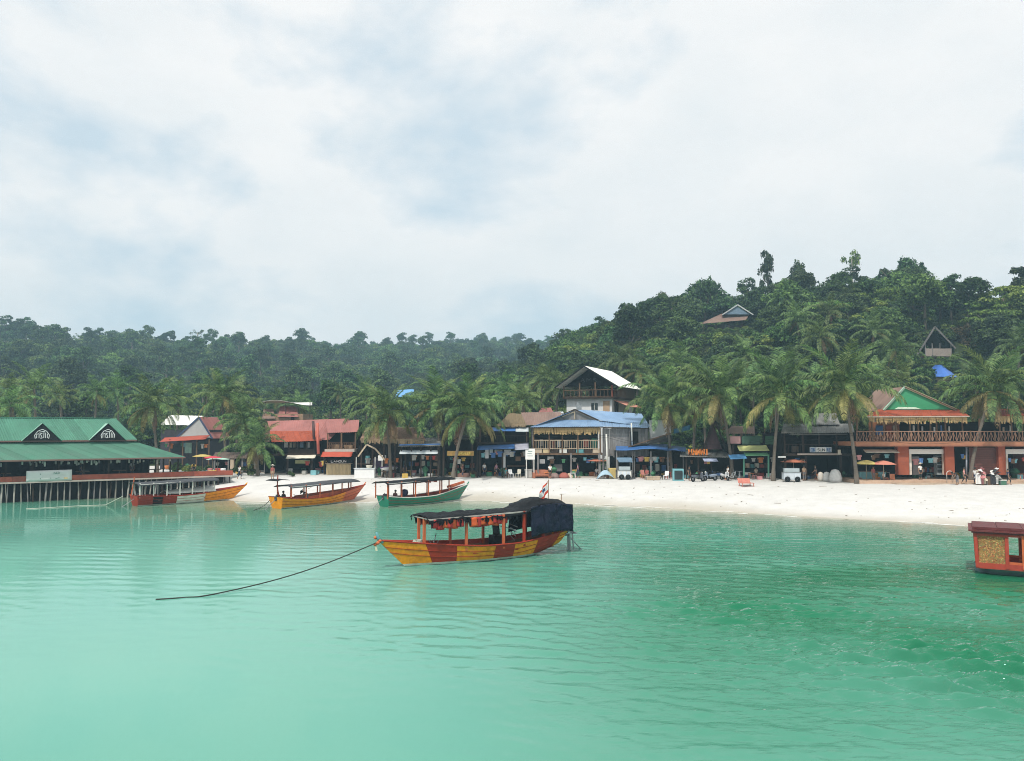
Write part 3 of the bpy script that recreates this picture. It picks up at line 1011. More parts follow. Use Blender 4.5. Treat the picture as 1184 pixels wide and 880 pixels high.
# bow post with ribbons and a small garland
m = MB(); tip = pt(1.0, 1, 1)
m.tube([tip + Vector((-.25, 0, -.1)), tip + Vector((0.0, 0, .12)), tip + Vector((.10, 0, .42))], [.09, .08, .06], 7)
m.build('stem_head', P_TEAL, t, True)
m = MB()
for k in range(5):
    a = k * 1.3
    m.lathe([(.01, .09), (.08, .05), (.10, 0), (.07, -.06), (.01, -.09)], tip + Vector((.04 + .12 * math.cos(a), .14 * math.sin(a), -.02 + .08 * k - .15)), 7)
m.build('bow_garland', M('garland', (.55, .13, .05), rough=.8, var=.5, scale=9), t, True)
m = MB(); m.cbox(tip + Vector((.12, .02, -.32)), (.10, .04, .34), ry=.2); m.build('ribbon', M('ribbon_pale', (.72, .68, .5), rough=.8), t)
# foredeck
m = MB()
for i in range(6):
    a, b = 0.80 + i * 0.03, 0.83 + i * 0.03
    m.add([pt(a, .93, -1), pt(b, .93, -1), pt(b, .93, 1), pt(a, .93, 1)], [(0, 1, 2, 3)])
m.build('foredeck', WOOD_IN, t)
# posts, near side is +y
PX = [hull_t(497, 1.0, 1.4), hull_t(540, 1.0, 1.4), hull_t(581, 1.0, 1.4)]
xa = PX[0] * Ln; xs_ = [xa, PX[1] * Ln, PX[2] * Ln, 0.27 * Ln, 0.12 * Ln, 0.02 * Ln]
for i, x in enumerate(xs_):
    tt = x / Ln
    ztop = 2.42 + (0.10 if i > 2 else 0) + (0.16 if i > 3 else 0)
    for sd2 in (-1, 1):
        m = MB(); y = half(tt) * 0.92 * sd2
        m.bar((x, y, sheer(tt) * 0.75), (x, y, ztop), 0.13, 0.11)
        m.build('post', P_ORANGE if i < 3 else P_RED, t)
# awning frame and cloth
def zroof(u):           # u=0 at the bow end of the awning
    return 2.42 + 0.02 * math.sin(u * 9) + 0.06 * u + 0.46 * float(sst((u - 0.63) / 0.2)) - 0.16 * float(sst((u - 0.86) / 0.14))
canopy_sheet(t, xa + 0.12, -0.35, 1.16, zroof, TARP_BLK, 'awning', camber=0.10, drop=0.14, wr=0.11, nu=60, nv=14, seed=2)
m = MB(); rg = random.Random(8)
for i in range(170):                                       # ragged edge of the awning
    u = rg.random() * .62; x = xa + .12 - u * (xa + .47); w = rg.uniform(.03, .09); hh = rg.uniform(.05, .26) * (1.6 if rg.random() < .15 else 1)
    y = rg.choice((-1, 1)) * (1.16 + rg.uniform(-.02, .03)); z = zroof(u) - .12
    m.add([(x - w, y, z), (x + w, y, z), (x + w * rg.uniform(.2, 1), y + .02, z - hh), (x - w * rg.uniform(.2, 1), y + .02, z - hh * .8)], [(0, 1, 2, 3)])
o = m.build('ragged_edge', TARP_BLK, t); o['kind'] = 'stuff'
m = MB()
for sd2 in (-1, 1):
    m.bar((xa + .05, sd2 * 1.04, 2.38), (-0.2, sd2 * 1.04, 2.52), .07)
for i in range(7):
    x = xa + .05 - i * (xa + .4) / 6.5
    m.bar((x, -1.04, 2.40), (x, 1.04, 2.40), .05)
m.build('awning_frame', M('frame_pale', (.42, .40, .36), rough=.7), t)
# stern tarp hung round the rear third
def tarp_side(P, nu, nv, nm):
    mb = MB(); mb.grid(P, nu, nv, 0.02); mb.build(nm, TARP_NAVY, t, True)
xt = hull_t(615, 1.25, 1.6) * Ln
def fold(a, b): return 0.10 * noise.noise((a * 2.6, b * 2.3, 1.0)) + 0.06 * noise.noise((a * 6 + b * 3, b * 4 - a * 2, 5.0)) + 0.015 * math.sin(a * 15 + b * 5 + 4 * noise.noise((a * 2, b * 2, 4)))
for sd2 in (-1, 1):
    tarp_side(lambda u, v: (xt - u * (xt + 0.75), sd2 * (1.15 + 0.05 * v + fold(u * 3, v)), 2.72 + 0.12 * math.sin(u * 3.1) - v * (1.62 - 0.16 * u) + 0.05 * noise.noise((u * 6, 2, 2)) * v), 34, 16, 'side_tarp')
tarp_side(lambda u, v: (-0.75 + fold(u * 2, v) - 0.03 * v, -1.15 + 2.3 * u, 2.70 - v * 1.50), 22, 14, 'stern_tarp')
for k, (x, y0) in enumerate(((Ln * .33, .2), (Ln * .47, -.4), (Ln * .6, 0))):
    tt = x / Ln
    m = MB(); m.box(x - .16, -half(tt) * .9, .48, x + .16, half(tt) * .9, .53); m.build('thwart', P_RED, t)
m = MB()
m.bar((Ln * .335, 1.12, 1.55), (Ln * .335, -1.1, 1.6), .04)
for k in range(4):
    m.tube([(Ln * .3, .5 + .1 * k, .9 + .25 * k), (Ln * .33, .5, 1.2 + .2 * k)], .03, 5)
m.build('steering_rack', STEEL, t)
m = MB(); m.lathe([(.20, -.02), (.22, 0), (.20, .02), (.18, 0), (.20, -.02)], (Ln * .30, .35, 1.25), 14, 'x'); m.build('steering_wheel', P_BLACK, t)
m = MB(); m.cbox((Ln * .36, -.5, .75), (.7, .6, .75)); m.cbox((Ln * .37, -.45, 1.5), (.10, .6, .75), rx=.2); m.build('helm_box', P_BLACK, t)
longtail(t, -0.9, 0.85, 1.4)
m = MB(); m.bar((-1.25, .55, .1), (-1.15, .55, 1.05), .06); m.bar((-1.35, .0, -.3), (-1.3, .0, .95), .08, .25); m.bar((-.6, .55, 1.02), (-1.5, .55, 1.0), .06); m.bar((-.6, -.55, 1.02), (-1.5, -.55, 1.0), .06); m.bar((-1.48, -.55, 1.0), (-1.48, .55, 1.0), .07)
m.build('rudder_frame', STEEL, t)
# flag on a short staff above the stern awning
m = MB(); m.tube([(0.35, .35, 2.7), (.33, .35, 4.1)], .022, 6); fs = m.build('flag_staff', M('staff', (.35, .2, .12)), t)
m = MB(); m.m = 0
def flagP(u, v): return (0.36 + u * .55 + .05 * math.sin(v * 5), .35 + .12 * math.sin(u * 9 + v * 2) * u, 4.05 - v * .62 - u * .55)
nu, nv = 10, 8
for j in range(nv):
    for i in range(nu):
        m.m = 0 if (j < 2 or j > 5) else (1 if not (3 <= i <= 6 and 3 <= j <= 4) else 2)
        m.add([flagP(a / nu, b / nv) for a, b in ((i, j), (i + 1, j), (i + 1, j + 1), (i, j + 1))], [(0, 1, 2, 3)])
m.build('flag_cloth', [M('flag_red', (.60, .06, .03), rough=.8), M('flag_white', (.75, .74, .72), rough=.8), M('flag_blue', (.05, .09, .2), rough=.8)], fs)
m = MB(); m.tube([(-.35, .6, 2.6), (-.37, .62, 3.25)], .02, 6); m.build('short_mast', M('staff', (.35, .2, .12)), t)

# life jackets hung from the awning frame of the near boat
def life_jacket(mat):
    mb = MB()
    for s in (-1, 1):
        def P(u, v, s=s):
            w = 0.11 + 0.02 * math.sin(v * 5)
            return (s * (0.03 + u * w * 1.6), 0.06 * math.sin(u * 3.14) + 0.02, -v * 0.52 - 0.06 * u * (v < .15))
        mb.grid(P, 4, 7, 0.06)
    mb.grid(lambda u, v: (-.2 + .4 * u, -.05 - .03 * math.sin(u * 3.1), -v * .5), 5, 5, .05)
    return mb.mesh('life_jacket', mat, True)
VM = [life_jacket(v) for v in VEST]
strap_m = M('strap', (.03, .03, .03))
rj = random.Random(4)
spots = [(xa - .35 - i * .27, 1.02 + rj.uniform(-.08, .1), 2.36) for i in range(6)] + [(xs_[1] - .28 - i * .26, 1.0 + rj.uniform(-.08, .1), 2.38) for i in range(5)] + \
        [(xs_[2] + .62 - i * .24, 1.02 + rj.uniform(-.08, .08), 2.38) for i in range(4)] + [(xa - .5 - i * .35, -1.0, 2.36) for i in range(7)]
mw = Matrix.Translation(t.location) @ Matrix.Rotation(t.rotation_euler.z, 4, 'Z')
for i, q in enumerate(spots):
    o = bpy.data.objects.new('life_jacket', VM[i % 2 if rj.random() < .7 else 1]); COL.objects.link(o)
    o.location = mw @ Vector(q)
    o.rotation_euler = (rj.uniform(-.1, .1), rj.uniform(-.15, .15), t.rotation_euler.z + rj.uniform(-.5, .5) + (3.14 if q[1] > 0 else 0))
    o.scale = (1, 1, rj.uniform(.8, 1.05))
    side = 'outer row' if q[1] > 0 else 'far row'
    tag(o, 'orange-red life jacket hanging under the near boat awning, ' + side, 'life jacket', 'life jackets on the near boat, ' + side)

# gear on the foredeck of the near boat
q = mw @ (pt(.86, .95, 1) * .5 + pt(.86, .95, -1) * .5 + Vector((0, 0, .05)))
m = MB(); m.tube([(.26 * math.cos(a * .5) * (1 - .004 * a), .26 * math.sin(a * .5), .02 + .0025 * a) for a in range(60)], .022, 5)
o = m.build('rope_coil', ROPE_PALE, None, True, q); tag(o, 'coil of pale rope on the foredeck of the near boat', 'rope')
q = mw @ (pt(.79, .95, 1) * .6 + pt(.79, .95, -1) * .4 + Vector((0, 0, .04)))
m = MB(); m.tube([(0, 0, .02), (.1, .1, .55)], .025, 6)
for k in range(4):
    a = k * 1.57; m.tube([(0, 0, .03), (.16 * math.cos(a), .16 * math.sin(a), .04), (.24 * math.cos(a), .24 * math.sin(a), .2)], .018, 5)
o = m.build('anchor', STEEL, None, True, q); tag(o, 'small grapnel anchor on the bow of the near boat', 'anchor')

# mooring line to the near boat
a = mw @ (tip + Vector((-.02, 0, -.05))); b = gp(228, 690, 0.03)
m = MB(); pts = []
for i in range(29):
    q = i / 28
    p = a.lerp(b, q); p.z = max(0.025, a.z * (1 - q) - 0.30 * math.sin(math.pi * q))
    pts.append(p)
c = gp(180, 693, 0.03)
pts += [b.lerp(c, .3) + Vector((0, .1, -.015)), b.lerp(c, .6), c]
o0 = pts[-1].copy(); o0.z = 0
m.tube([p - o0 for p in pts], 0.028, 5)
r_ = m.build('mooring_rope', ROPE, None, True, o0); tag(r_, 'dark mooring rope running from the near boat bow down into the water', 'rope')

# --- three boats moored off the sand, bows to the beach
def beach_boat(name, label, st, bw, beam, blocks, f, awn, awn_mat, post_mat, npost, bow_deck=None, canz=2.1):
    t, Ln = place_boat(name, label, st, bw)
    sh, hf, pt = boat_hull(t, Ln, beam, f[0], f[1], f[2], f[3], blocks, bow_fine=0.9, overhang=0.15, boot=0.10, st_w=0.8)
    x0, x1 = awn[0] * Ln, awn[1] * Ln
    canopy_sheet(t, x1, x0, beam * 0.5, lambda u: canz + 0.10 * (1 - u) + .03 * math.sin(u * 6), awn_mat, 'awning', camber=.14, drop=.08, wr=.03, seed=hash_(name + label) % 50)
    for i in range(npost):
        x = x0 + .25 + (x1 - x0 - .5) * i / (npost - 1)
        tt = min(.95, max(.02, x / Ln))
        for s in (-1, 1):
            y = hf(tt) * .92 * s
            m = MB(); m.bar((x, y, sh(tt) * .8), (x, y * 1.0, canz + .12), .085); m.build('post', post_mat, t)
    for i in range(4):
        tt = .2 + .15 * i; x = tt * Ln
        m = MB(); m.box(x - .14, -hf(tt) * .88, .42, x + .14, hf(tt) * .88, .47); m.build('thwart', WOOD_IN, t)
    m = MB()
    for s in (-1, 1):
        m.bar((x0 + .2, s * beam * .46, canz), (x1 - .2, s * beam * .40, canz + .1), .05)
    m.build('awning_frame', P_WHITE, t)
    tip = pt(1, 1, 1)
    m = MB(); m.tube([tip + Vector((-.2, 0, -.06)), tip + Vector((.08, 0, .22))], [.07, .05], 6); m.build('stem_head', blocks[-1][1], t, True)
    return t, Ln, sh, hf, pt, x0, x1

t, Ln, sh, hf, pt, x0, x1 = beach_boat('longtail_boat', 'red and white boat with orange bow beside the green-roofed pier', gp(156, 585), gp(268, 577.5), 2.5,
    [(0.14, P_RED), (0.22, P_BLACK), (0.36, P_RED), (0.66, P_WHITE), (1.01, P_YEL)], (0.78, 1.35, 0.95, 1.5), (-0.02, 0.80), TARP_GREY, P_WHITE, 7, canz=1.95)
m = MB(); m.grid(lambda u, v: (Ln * .28 + u * Ln * .5, -.95 + v * 1.9, 1.0 + .45 * math.sin(v * 3.14) * (.5 + .5 * u) + .04 * noise.noise((u * 7, v * 5, 0))), 20, 10, .03); m.build('white_cover', P_WHITE, t, True)
m = MB(); m.bar((.35, 1.0, .7), (.2, 1.0, 1.95), .1); m.bar((.95, 1.0, .7), (.95, 1.0, 1.95), .1); m.bar((.2, 1.0, 1.92), (.95, 1.0, 1.92), .1); m.build('stern_frame', P_WHITE, t)
m = MB(); m.tube([(-.25, .3, .9), (-.1, .3, 1.9), (0, .3, 2.6)], .05, 6); m.build('stern_pole', P_ORANGE, t)
longtail(t, .3, .6, 1.6)
red_boat = t

t, Ln, sh, hf, pt, x0, x1 = beach_boat('longtail_boat', 'yellow boat with grey awning and orange bow, between the red and the green boats', gp(320, 588), gp(408, 579), 2.4,
    [(0.16, P_YEL), (0.80, P_YEL), (1.01, P_ORANGE)], (0.72, 1.45, 1.0, 1.6), (0.06, 0.98), TARP_GREY, P_ORANGE, 6, canz=1.85)
m = MB(); m.tube([(.1, -.2, .9), (-.15, -.2, 1.9), (-.1, -.2, 2.9)], .05, 6); m.build('stern_pole', P_RED, t)
m = MB(); m.grid(lambda u, v: (-.6 + u * 1.3, -.8 + v * 1.6, 2.45 + .1 * math.sin(u * 3)), 6, 6, .03); m.build('stern_awning', TARP_BLK, t, True)
longtail(t, .1, .7, 1.5)
m = MB()
for s in (-1, 1):
    m.bar((Ln * .3, hf(.5) * .8 * s, .75), (Ln * .92, hf(.9) * .8 * s, 1.1), .06, .28)
m.build('side_bench', P_ORANGE, t)
yellow_boat = t
m = MB(); a = Vector((320, 588, 0))
p0, p1 = gp(316, 574, 0.9), gp(293, 590, .02)
m = MB(); m.tube([Vector((0, 0, 0)) + (p0 - p1) * q + Vector((0, 0, -.25 * math.sin(q * 3.14))) for q in [i / 8 for i in range(9)]], .03, 5)
r_ = m.build('mooring_rope', ROPE, None, True, (p1.x, p1.y, 0.03)); tag(r_, 'dark rope from the yellow boat stern down to the water', 'rope')

t, Ln, sh, hf, pt, x0, x1 = beach_boat('longtail_boat', 'green boat with black awning and orange posts moored off the sand', gp(444, 586), gp(530, 578.5), 2.4,
    [(1.01, P_GREEN)], (0.72, 1.5, 0.95, 1.3), (-0.06, 0.84), TARP_BLK, P_ORANGE, 6, canz=2.1)
m = MB()
for i in range(14):
    x = Ln * .42 + i * Ln * .028
    m.cbox((x, 1.08 + jit(.04), 1.98 + jit(.03)), (.16, .12, .30 + jit(.08)), rz=jit(.4))
m.build('orange_fringe', VEST[0], t)
m = MB(); m.bar((Ln * .86, .25, 1.35), (Ln * 1.08, .05, 1.75), .08, .2); m.bar((Ln * .86, -.25, 1.35), (Ln * 1.08, -.05, 1.75), .08, .2); m.build('bow_rail', P_ORANGE, t)
m = MB(); m.lathe([(.02, .35), (.28, .28), (.36, 0), (.24, -.28), (.02, -.35)], (Ln * .30, .5, 1.05), 10); m.build('round_buoy', M('buoy_blue', (.04, .05, .12), rough=.4), t, True)
longtail(t, .1, .65, 1.5)
green_boat = t

# --- cabin boat cut by the right edge of the picture
base = gp(1129, 664); D_ = base.y
t = thing('cabin_boat', 'red-framed cabin boat with patterned side screens at the right edge', 'boat', (base.x, D_, 0), R(-30))
DEEP_RED = M('paint_deep_red', (0.42, 0.055, 0.03), rough=.5, var=.2, dirt=.4, dirtcol=(.16, .04, .03))
MAROON = M('roof_maroon', (0.13, 0.028, 0.028), rough=.5, var=.3, scale=3, bump=.2)
HULLG = M('hull_grey_blue', (0.20, 0.24, 0.27), rough=.5, var=.15, dirt=.5, dirtcol=(.06, .09, .08))
m = MB(); Lc, Wc = 9.0, 2.6
def hp(u, v):
    e = 0.10 + 0.90 * min(1, u / .08) ** .5
    w = Wc / 2 * e
    a = (v * 2 - 1)
    return (u * Lc - .05, Wc / 2 + a * w, -.45 + .78 * abs(a) ** 1.5 + .06 * (1 - u))
m.grid(hp, 40, 16); m.add([hp(0, v / 16) for v in range(17)], [tuple(range(17))]); m.build('hull', HULLG, t, True)
m = MB(); m.box(.0, .0, .30, Lc, Wc, .38); m.build('deck', DEEP_RED, t)
z1 = 1.98
xs2 = [0.06, 1.28, 1.95, 2.4, 3.6, 4.3, 5.5, 6.2, 7.4, 8.1, 8.9]
for y in (.04, Wc - .04):
    for i, x in enumerate(xs2):
        MB().bar((x, y, .36), (x + (-.05 if i == 0 else 0), y, z1), .15 if i % 2 == 0 or i == 1 else .11).build('post', P_ORANGE if i % 3 == 2 else DEEP_RED, t)
    for z, h in ((.47, .2), (z1 - .06, .14)):
        MB().bar((0.0, y + (.01 if y < 1 else -.01), z), (8.95, y + (.01 if y < 1 else -.01), z), .09, h).build('rail', DEEP_RED, t)
# woven, gold and red screen between the first two posts and a few further on
scr = bpy.data.materials.new('woven_screen'); scr.use_nodes = True
tt_ = scr.node_tree; pb = tt_.nodes['Principled BSDF']; pb.inputs['Roughness'].default_value = .6
vz = N(tt_, 'ShaderNodeTexVoronoi', inp={'Scale': 22.0}); tcn = N(tt_, 'ShaderNodeTexCoord'); L(tt_, tcn.outputs['Object'], vz.inputs['Vector'])
rp = N(tt_, 'ShaderNodeValToRGB'); e = rp.color_ramp.elements
e[0].color = (.22, .05, .02, 1); e[1].color = (.55, .42, .16, 1); e.new(.35).color = (.34, .22, .05, 1); e.new(.6).color = (.16, .17, .07, 1); e.new(.8).color = (.5, .12, .04, 1)
sx_ = N(tt_, 'ShaderNodeSeparateColor'); L(tt_, vz.outputs['Color'], sx_.inputs[0]); L(tt_, sx_.outputs[0], rp.inputs[0]); L(tt_, rp.outputs[0], pb.inputs['Base Color'])
for (xa_, xb_) in ((.13, 1.2), (2.47, 3.53), (4.37, 5.43), (6.27, 7.33)):
    for y in (.05, Wc - .05):
        m = MB(); m.box(xa_, y - .02, .57, xb_, y + .02, z1 - .13); m.build('woven_screen', scr, t)
for (xa_, xb_) in ((1.36, 1.88), (3.68, 4.24), (5.58, 6.14)):
    for y in (.05, Wc - .05):
        m = MB(); m.box(xa_, y - .03, .57, xb_, y + .03, .68); m.build('window_sill', P_ORANGE, t)
for i, (z, w, hgt) in enumerate(((z1 + .03, .10, .07), (z1 + .115, .22, .08), (z1 + .21, .06, .08))):
    m = MB(); m.box(-.05 - w, -w, z - hgt / 2, Lc + .2, Wc + w, z + hgt / 2); m.build('roof_board', MAROON, t)
for k in range(9):
    m = MB(); m.box(-.1 + k * 1.02, -.02, z1 + .252, -.1 + k * 1.02 + 1.0, Wc + .02, z1 + .285 + .01 * (k % 2)); m.build('roof_plank', MAROON, t)
# ------------------------------------------------------------------ village: materials
GREEN_ROOF = M('roof_green', (0.068, 0.205, 0.14), rough=0.55, spec=0.25, var=0.16, scale=0.9, dirt=0.55, dirtcol=(0.055, 0.17, 0.115), rnd=0.15)
GREEN_LIT = M('roof_green_lit', (0.36, 0.58, 0.48), rough=0.5, var=0.12, scale=1.5, rnd=0.12)  # lighter copy of the roof green, with sunlight put into the colour
RED_ROOF = M('roof_red', (0.35, 0.145, 0.13), rough=0.8, spec=0.2, var=0.18, scale=0.8, dirt=0.35, dirtcol=(0.36, 0.17, 0.14), rnd=0.08)
ORANGE_ROOF = M('roof_orange_red', (0.36, 0.085, 0.045), rough=0.8, spec=0.2, var=0.2, scale=1.2, dirt=0.4, dirtcol=(0.30, 0.10, 0.07), rnd=0.10)
BROWN_ROOF = M('roof_brown', (0.235, 0.155, 0.125), rough=0.8, var=0.2, scale=1.2, dirt=0.4, dirtcol=(0.2, 0.12, 0.09))
BLUE_ROOF = M('roof_blue', (0.19, 0.30, 0.46), rough=0.55, spec=0.25, var=0.15, scale=0.8, dirt=0.35, dirtcol=(0.35, 0.45, 0.55), rnd=0.06)
WHITE_ROOF = M('roof_white', (0.80, 0.79, 0.74), rough=0.55, var=0.05, scale=0.7, dirt=0.2, dirtcol=(0.62, 0.60, 0.52), rnd=0.03)
GREY_ROOF = M('roof_grey', (0.20, 0.20, 0.19), rough=0.7, var=0.3, scale=1.2, dirt=0.4)
THATCH = M('thatch', (0.30, 0.22, 0.14), rough=1.0, var=0.35, scale=6, bump=0.9, stretch=(2, 2, 0.4), spec=0.05)
THATCH_Y = M('thatch_straw', (0.48, 0.33, 0.16), rough=1.0, var=0.35, scale=6, bump=0.9, stretch=(2, 2, 0.4), spec=0.05)
WOOD = M('wood_brown', (0.15, 0.09, 0.055), spec=0.2, rough=0.8, var=0.3, scale=3, stretch=(1, 1, 0.25))
WOOD_DK = M('wood_dark', (0.045, 0.032, 0.025), spec=0.1, rough=0.85, var=0.35, scale=3, stretch=(1, 1, 0.25))
WOOD_GREY = M('wood_grey', (0.19, 0.18, 0.175), rough=0.9, var=0.4, scale=3, dirt=0.5, dirtcol=(0.10, 0.095, 0.09), stretch=(1, 1, 0.25), rnd=0.25)
WOOD_PALE = M('wood_pale', (0.45, 0.36, 0.26), rough=0.8, var=0.25, scale=3, stretch=(1, 1, 0.25))
BAMBOO = M('bamboo', (0.50, 0.39, 0.22), rough=0.7, var=0.25, scale=3, stretch=(1, 1, 0.25))
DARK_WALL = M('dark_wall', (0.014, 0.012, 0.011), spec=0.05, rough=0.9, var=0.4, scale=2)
WHITE_WALL = M('white_wall', (0.72, 0.73, 0.73), rough=0.8, var=0.06, scale=1.2, dirt=0.3, dirtcol=(0.5, 0.5, 0.48))
ORANGE_WALL = M('terracotta_wall', (0.30, 0.075, 0.036), rough=0.8, var=0.10, scale=1.5, dirt=0.25, dirtcol=(0.36, 0.10, 0.05), rnd=0.04)
TERRA_BAND = M('terracotta_band', (0.36, 0.155, 0.085), rough=0.8, var=0.15, scale=2, dirt=0.35, dirtcol=(0.30, 0.15, 0.09))
CONCRETE = M('concrete', (0.42, 0.38, 0.33), rough=0.9, var=0.15, scale=1.5, dirt=0.4, dirtcol=(0.25, 0.21, 0.17), bump=0.2)
GABLE_GREEN = M('gable_green', (0.045, 0.29, 0.135), rough=0.7, var=0.08, scale=1.5, rnd=0.03)
BLUE_TARP = M('tarp_blue', (0.05, 0.16, 0.42), rough=0.45, var=0.25, scale=2, bump=0.3)
BLUE_TARP_DK = M('tarp_blue_dark', (0.03, 0.08, 0.22), rough=0.45, var=0.3, scale=2, bump=0.3)
PALE_TARP = M('tarp_pale', (0.55, 0.60, 0.62), rough=0.6, var=0.15, scale=2)
CREAM = M('cream_cloth', (0.70, 0.66, 0.55), rough=0.8, var=0.1, scale=2, dirt=0.3, dirtcol=(0.45, 0.4, 0.3))
RED_CLOTH = M('red_cloth', (0.42, 0.085, 0.055), rough=0.8, var=0.15, scale=2)
GLASS = M('shop_glass', (0.03, 0.04, 0.045), rough=0.08, var=0.1, spec=0.7)
NET = M('shade_net', (0.045, 0.045, 0.045), rough=0.9, var=0.4, scale=3)
WHITE_P = M('white_plastic', (0.78, 0.78, 0.77), rough=0.4, var=0.04)
BOARD_W = M('white_board', (0.84, 0.83, 0.80), rough=0.5, var=0.05, dirt=0.25, dirtcol=(0.5, 0.48, 0.42))
INK = M('ink_dark', (0.03, 0.03, 0.04), rough=0.6)
INK_W = M('ink_white', (0.80, 0.80, 0.80), rough=0.5, var=0.03)
INK_O = M('ink_orange', (0.75, 0.22, 0.03), rough=0.5, var=0.08)
INK_B = M('ink_blue', (0.05, 0.14, 0.35), rough=0.6)
INK_Y = M('ink_yellow', (0.75, 0.55, 0.12), rough=0.6)

class Lot:
    """a building plot: front plane at depth D; converts photo columns/rows to local metres"""
    def __init__(s, name, label, cat, px0, D, group=None, z0=None):
        p = at(px0, 500, D)
        s.D, s.x0 = D, p.x
        s.z0 = ZB if z0 is None else z0
        s.root = thing(name, label, cat, (p.x, D, s.z0), 0, group)
    def X(s, px, dy=0.0): return at(px, 500, s.D + dy).x - s.x0
    def Z(s, py, dy=0.0): return at(592, py, s.D + dy).z - s.z0
    def P(s, px, py, dy=0.0):
        p = at(px, py, s.D + dy)
        return Vector((p.x - s.x0, dy, p.z - s.z0))
    def box(s, name, mat, x0, y0, z0, x1, y1, z1, parent=None):
        return MB().box(x0, y0, z0, x1, y1, z1).build(name, mat, parent or s.root)
    def pbox(s, name, mat, px0, px1, py0, py1, d0, d1, parent=None):
        """box seen between photo columns/rows at depth d0..d1 behind the front plane"""
        x0, x1 = s.X(px0, d0), s.X(px1, d0)
        z1, z0 = s.Z(py0, d0), s.Z(py1, d0)
        return s.box(name, mat, x0, d0, z0, x1, d1, z1, parent)
    def posts(s, pxs, py0, py1, dy, w, mat, name='post'):
        for px in pxs:
            x = s.X(px, dy)
            MB().bar((x, dy, s.Z(py1, dy) if py1 else 0), (x + jit(.03), dy, s.Z(py0, dy)), w * random.uniform(.85, 1.15)).build(name, mat, s.root)
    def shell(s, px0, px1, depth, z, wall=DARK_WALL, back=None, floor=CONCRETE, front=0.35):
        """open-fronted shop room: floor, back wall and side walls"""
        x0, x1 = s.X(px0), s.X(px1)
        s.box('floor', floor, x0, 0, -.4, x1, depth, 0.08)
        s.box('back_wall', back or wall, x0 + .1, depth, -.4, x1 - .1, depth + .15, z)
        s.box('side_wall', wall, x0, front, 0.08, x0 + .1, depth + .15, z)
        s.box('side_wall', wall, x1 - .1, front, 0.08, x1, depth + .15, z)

def awning(root, a, b, run, drop, mat, name='awning', seed=0, sag=0.06, nu=16, nv=6, scallop=0.0):
    """cloth from the wall line a-b out towards the viewer (-y) by run, falling by drop"""
    a, b = Vector(a), Vector(b)
    mb = MB()
    def P(u, v):
        p = a.lerp(b, u) + Vector((0, -run * v, -drop * v))
        p.z -= sag * math.sin(v * math.pi) * (0.6 + 0.4 * math.sin(u * 9 + seed)) + scallop * (v > .99) * abs(math.sin(u * 20))
        p.z += 0.03 * noise.noise((u * 6 + seed, v * 3, seed))
        return p
    mb.grid(P, nu, nv, 0.025)
    return mb.build(name, mat, root, True)

def thatch_fringe(root, a, b, h, mat, name='thatch_fringe', n=None):
    """ragged straw hanging between two points"""
    a, b = Vector(a), Vector(b)
    mb = MB(); n = n or int((b - a).length / 0.10)
    for i in range(n):
        p = a.lerp(b, (i + random.random()) / n)
        w = random.uniform(.05, .13)
        hh = h * random.uniform(.65, 1.1)
        y = jit(.06)
        mb.add([p + Vector((-w, y, 0.05)), p + Vector((w, y, .05)), p + Vector((w * .5 + jit(.05), y - .05, -hh)), p + Vector((-w * .5 + jit(.05), y - .05, -hh * .95))], [(0, 1, 2, 3)])
    o = mb.build(name, mat, root)
    tag(o, kind='stuff')
    return o

def thatch_roof(root, el, er, rr, rl, mat, name='thatch_roof', thick=.14):
    el, er, rr, rl = map(Vector, (el, er, rr, rl))
    mb = MB()
    def P(u, v):
        p = el.lerp(er, u).lerp(rl.lerp(rr, u), v)
        p.z += .07 * noise.noise((u * 14, v * 6, 1)) + .05 * math.sin(v * 22) * .5
        return p
    mb.grid(P, 24, 8, thick)
    return mb.build(name, mat, root, True)

def lettering(root, segs_list, x0, x1, z0, z1, y, mat, w, name='lettering'):
    """a run of stroke letters spread between x0 and x1"""
    mb = MB(); n = len(segs_list); cw = (x1 - x0) / n
    for i, sg in enumerate(segs_list):
        strokes(mb, sg, x0 + i * cw + cw * .1, z0, cw * .75, z1 - z0, y, w)
    return mb.build(name, mat, root)
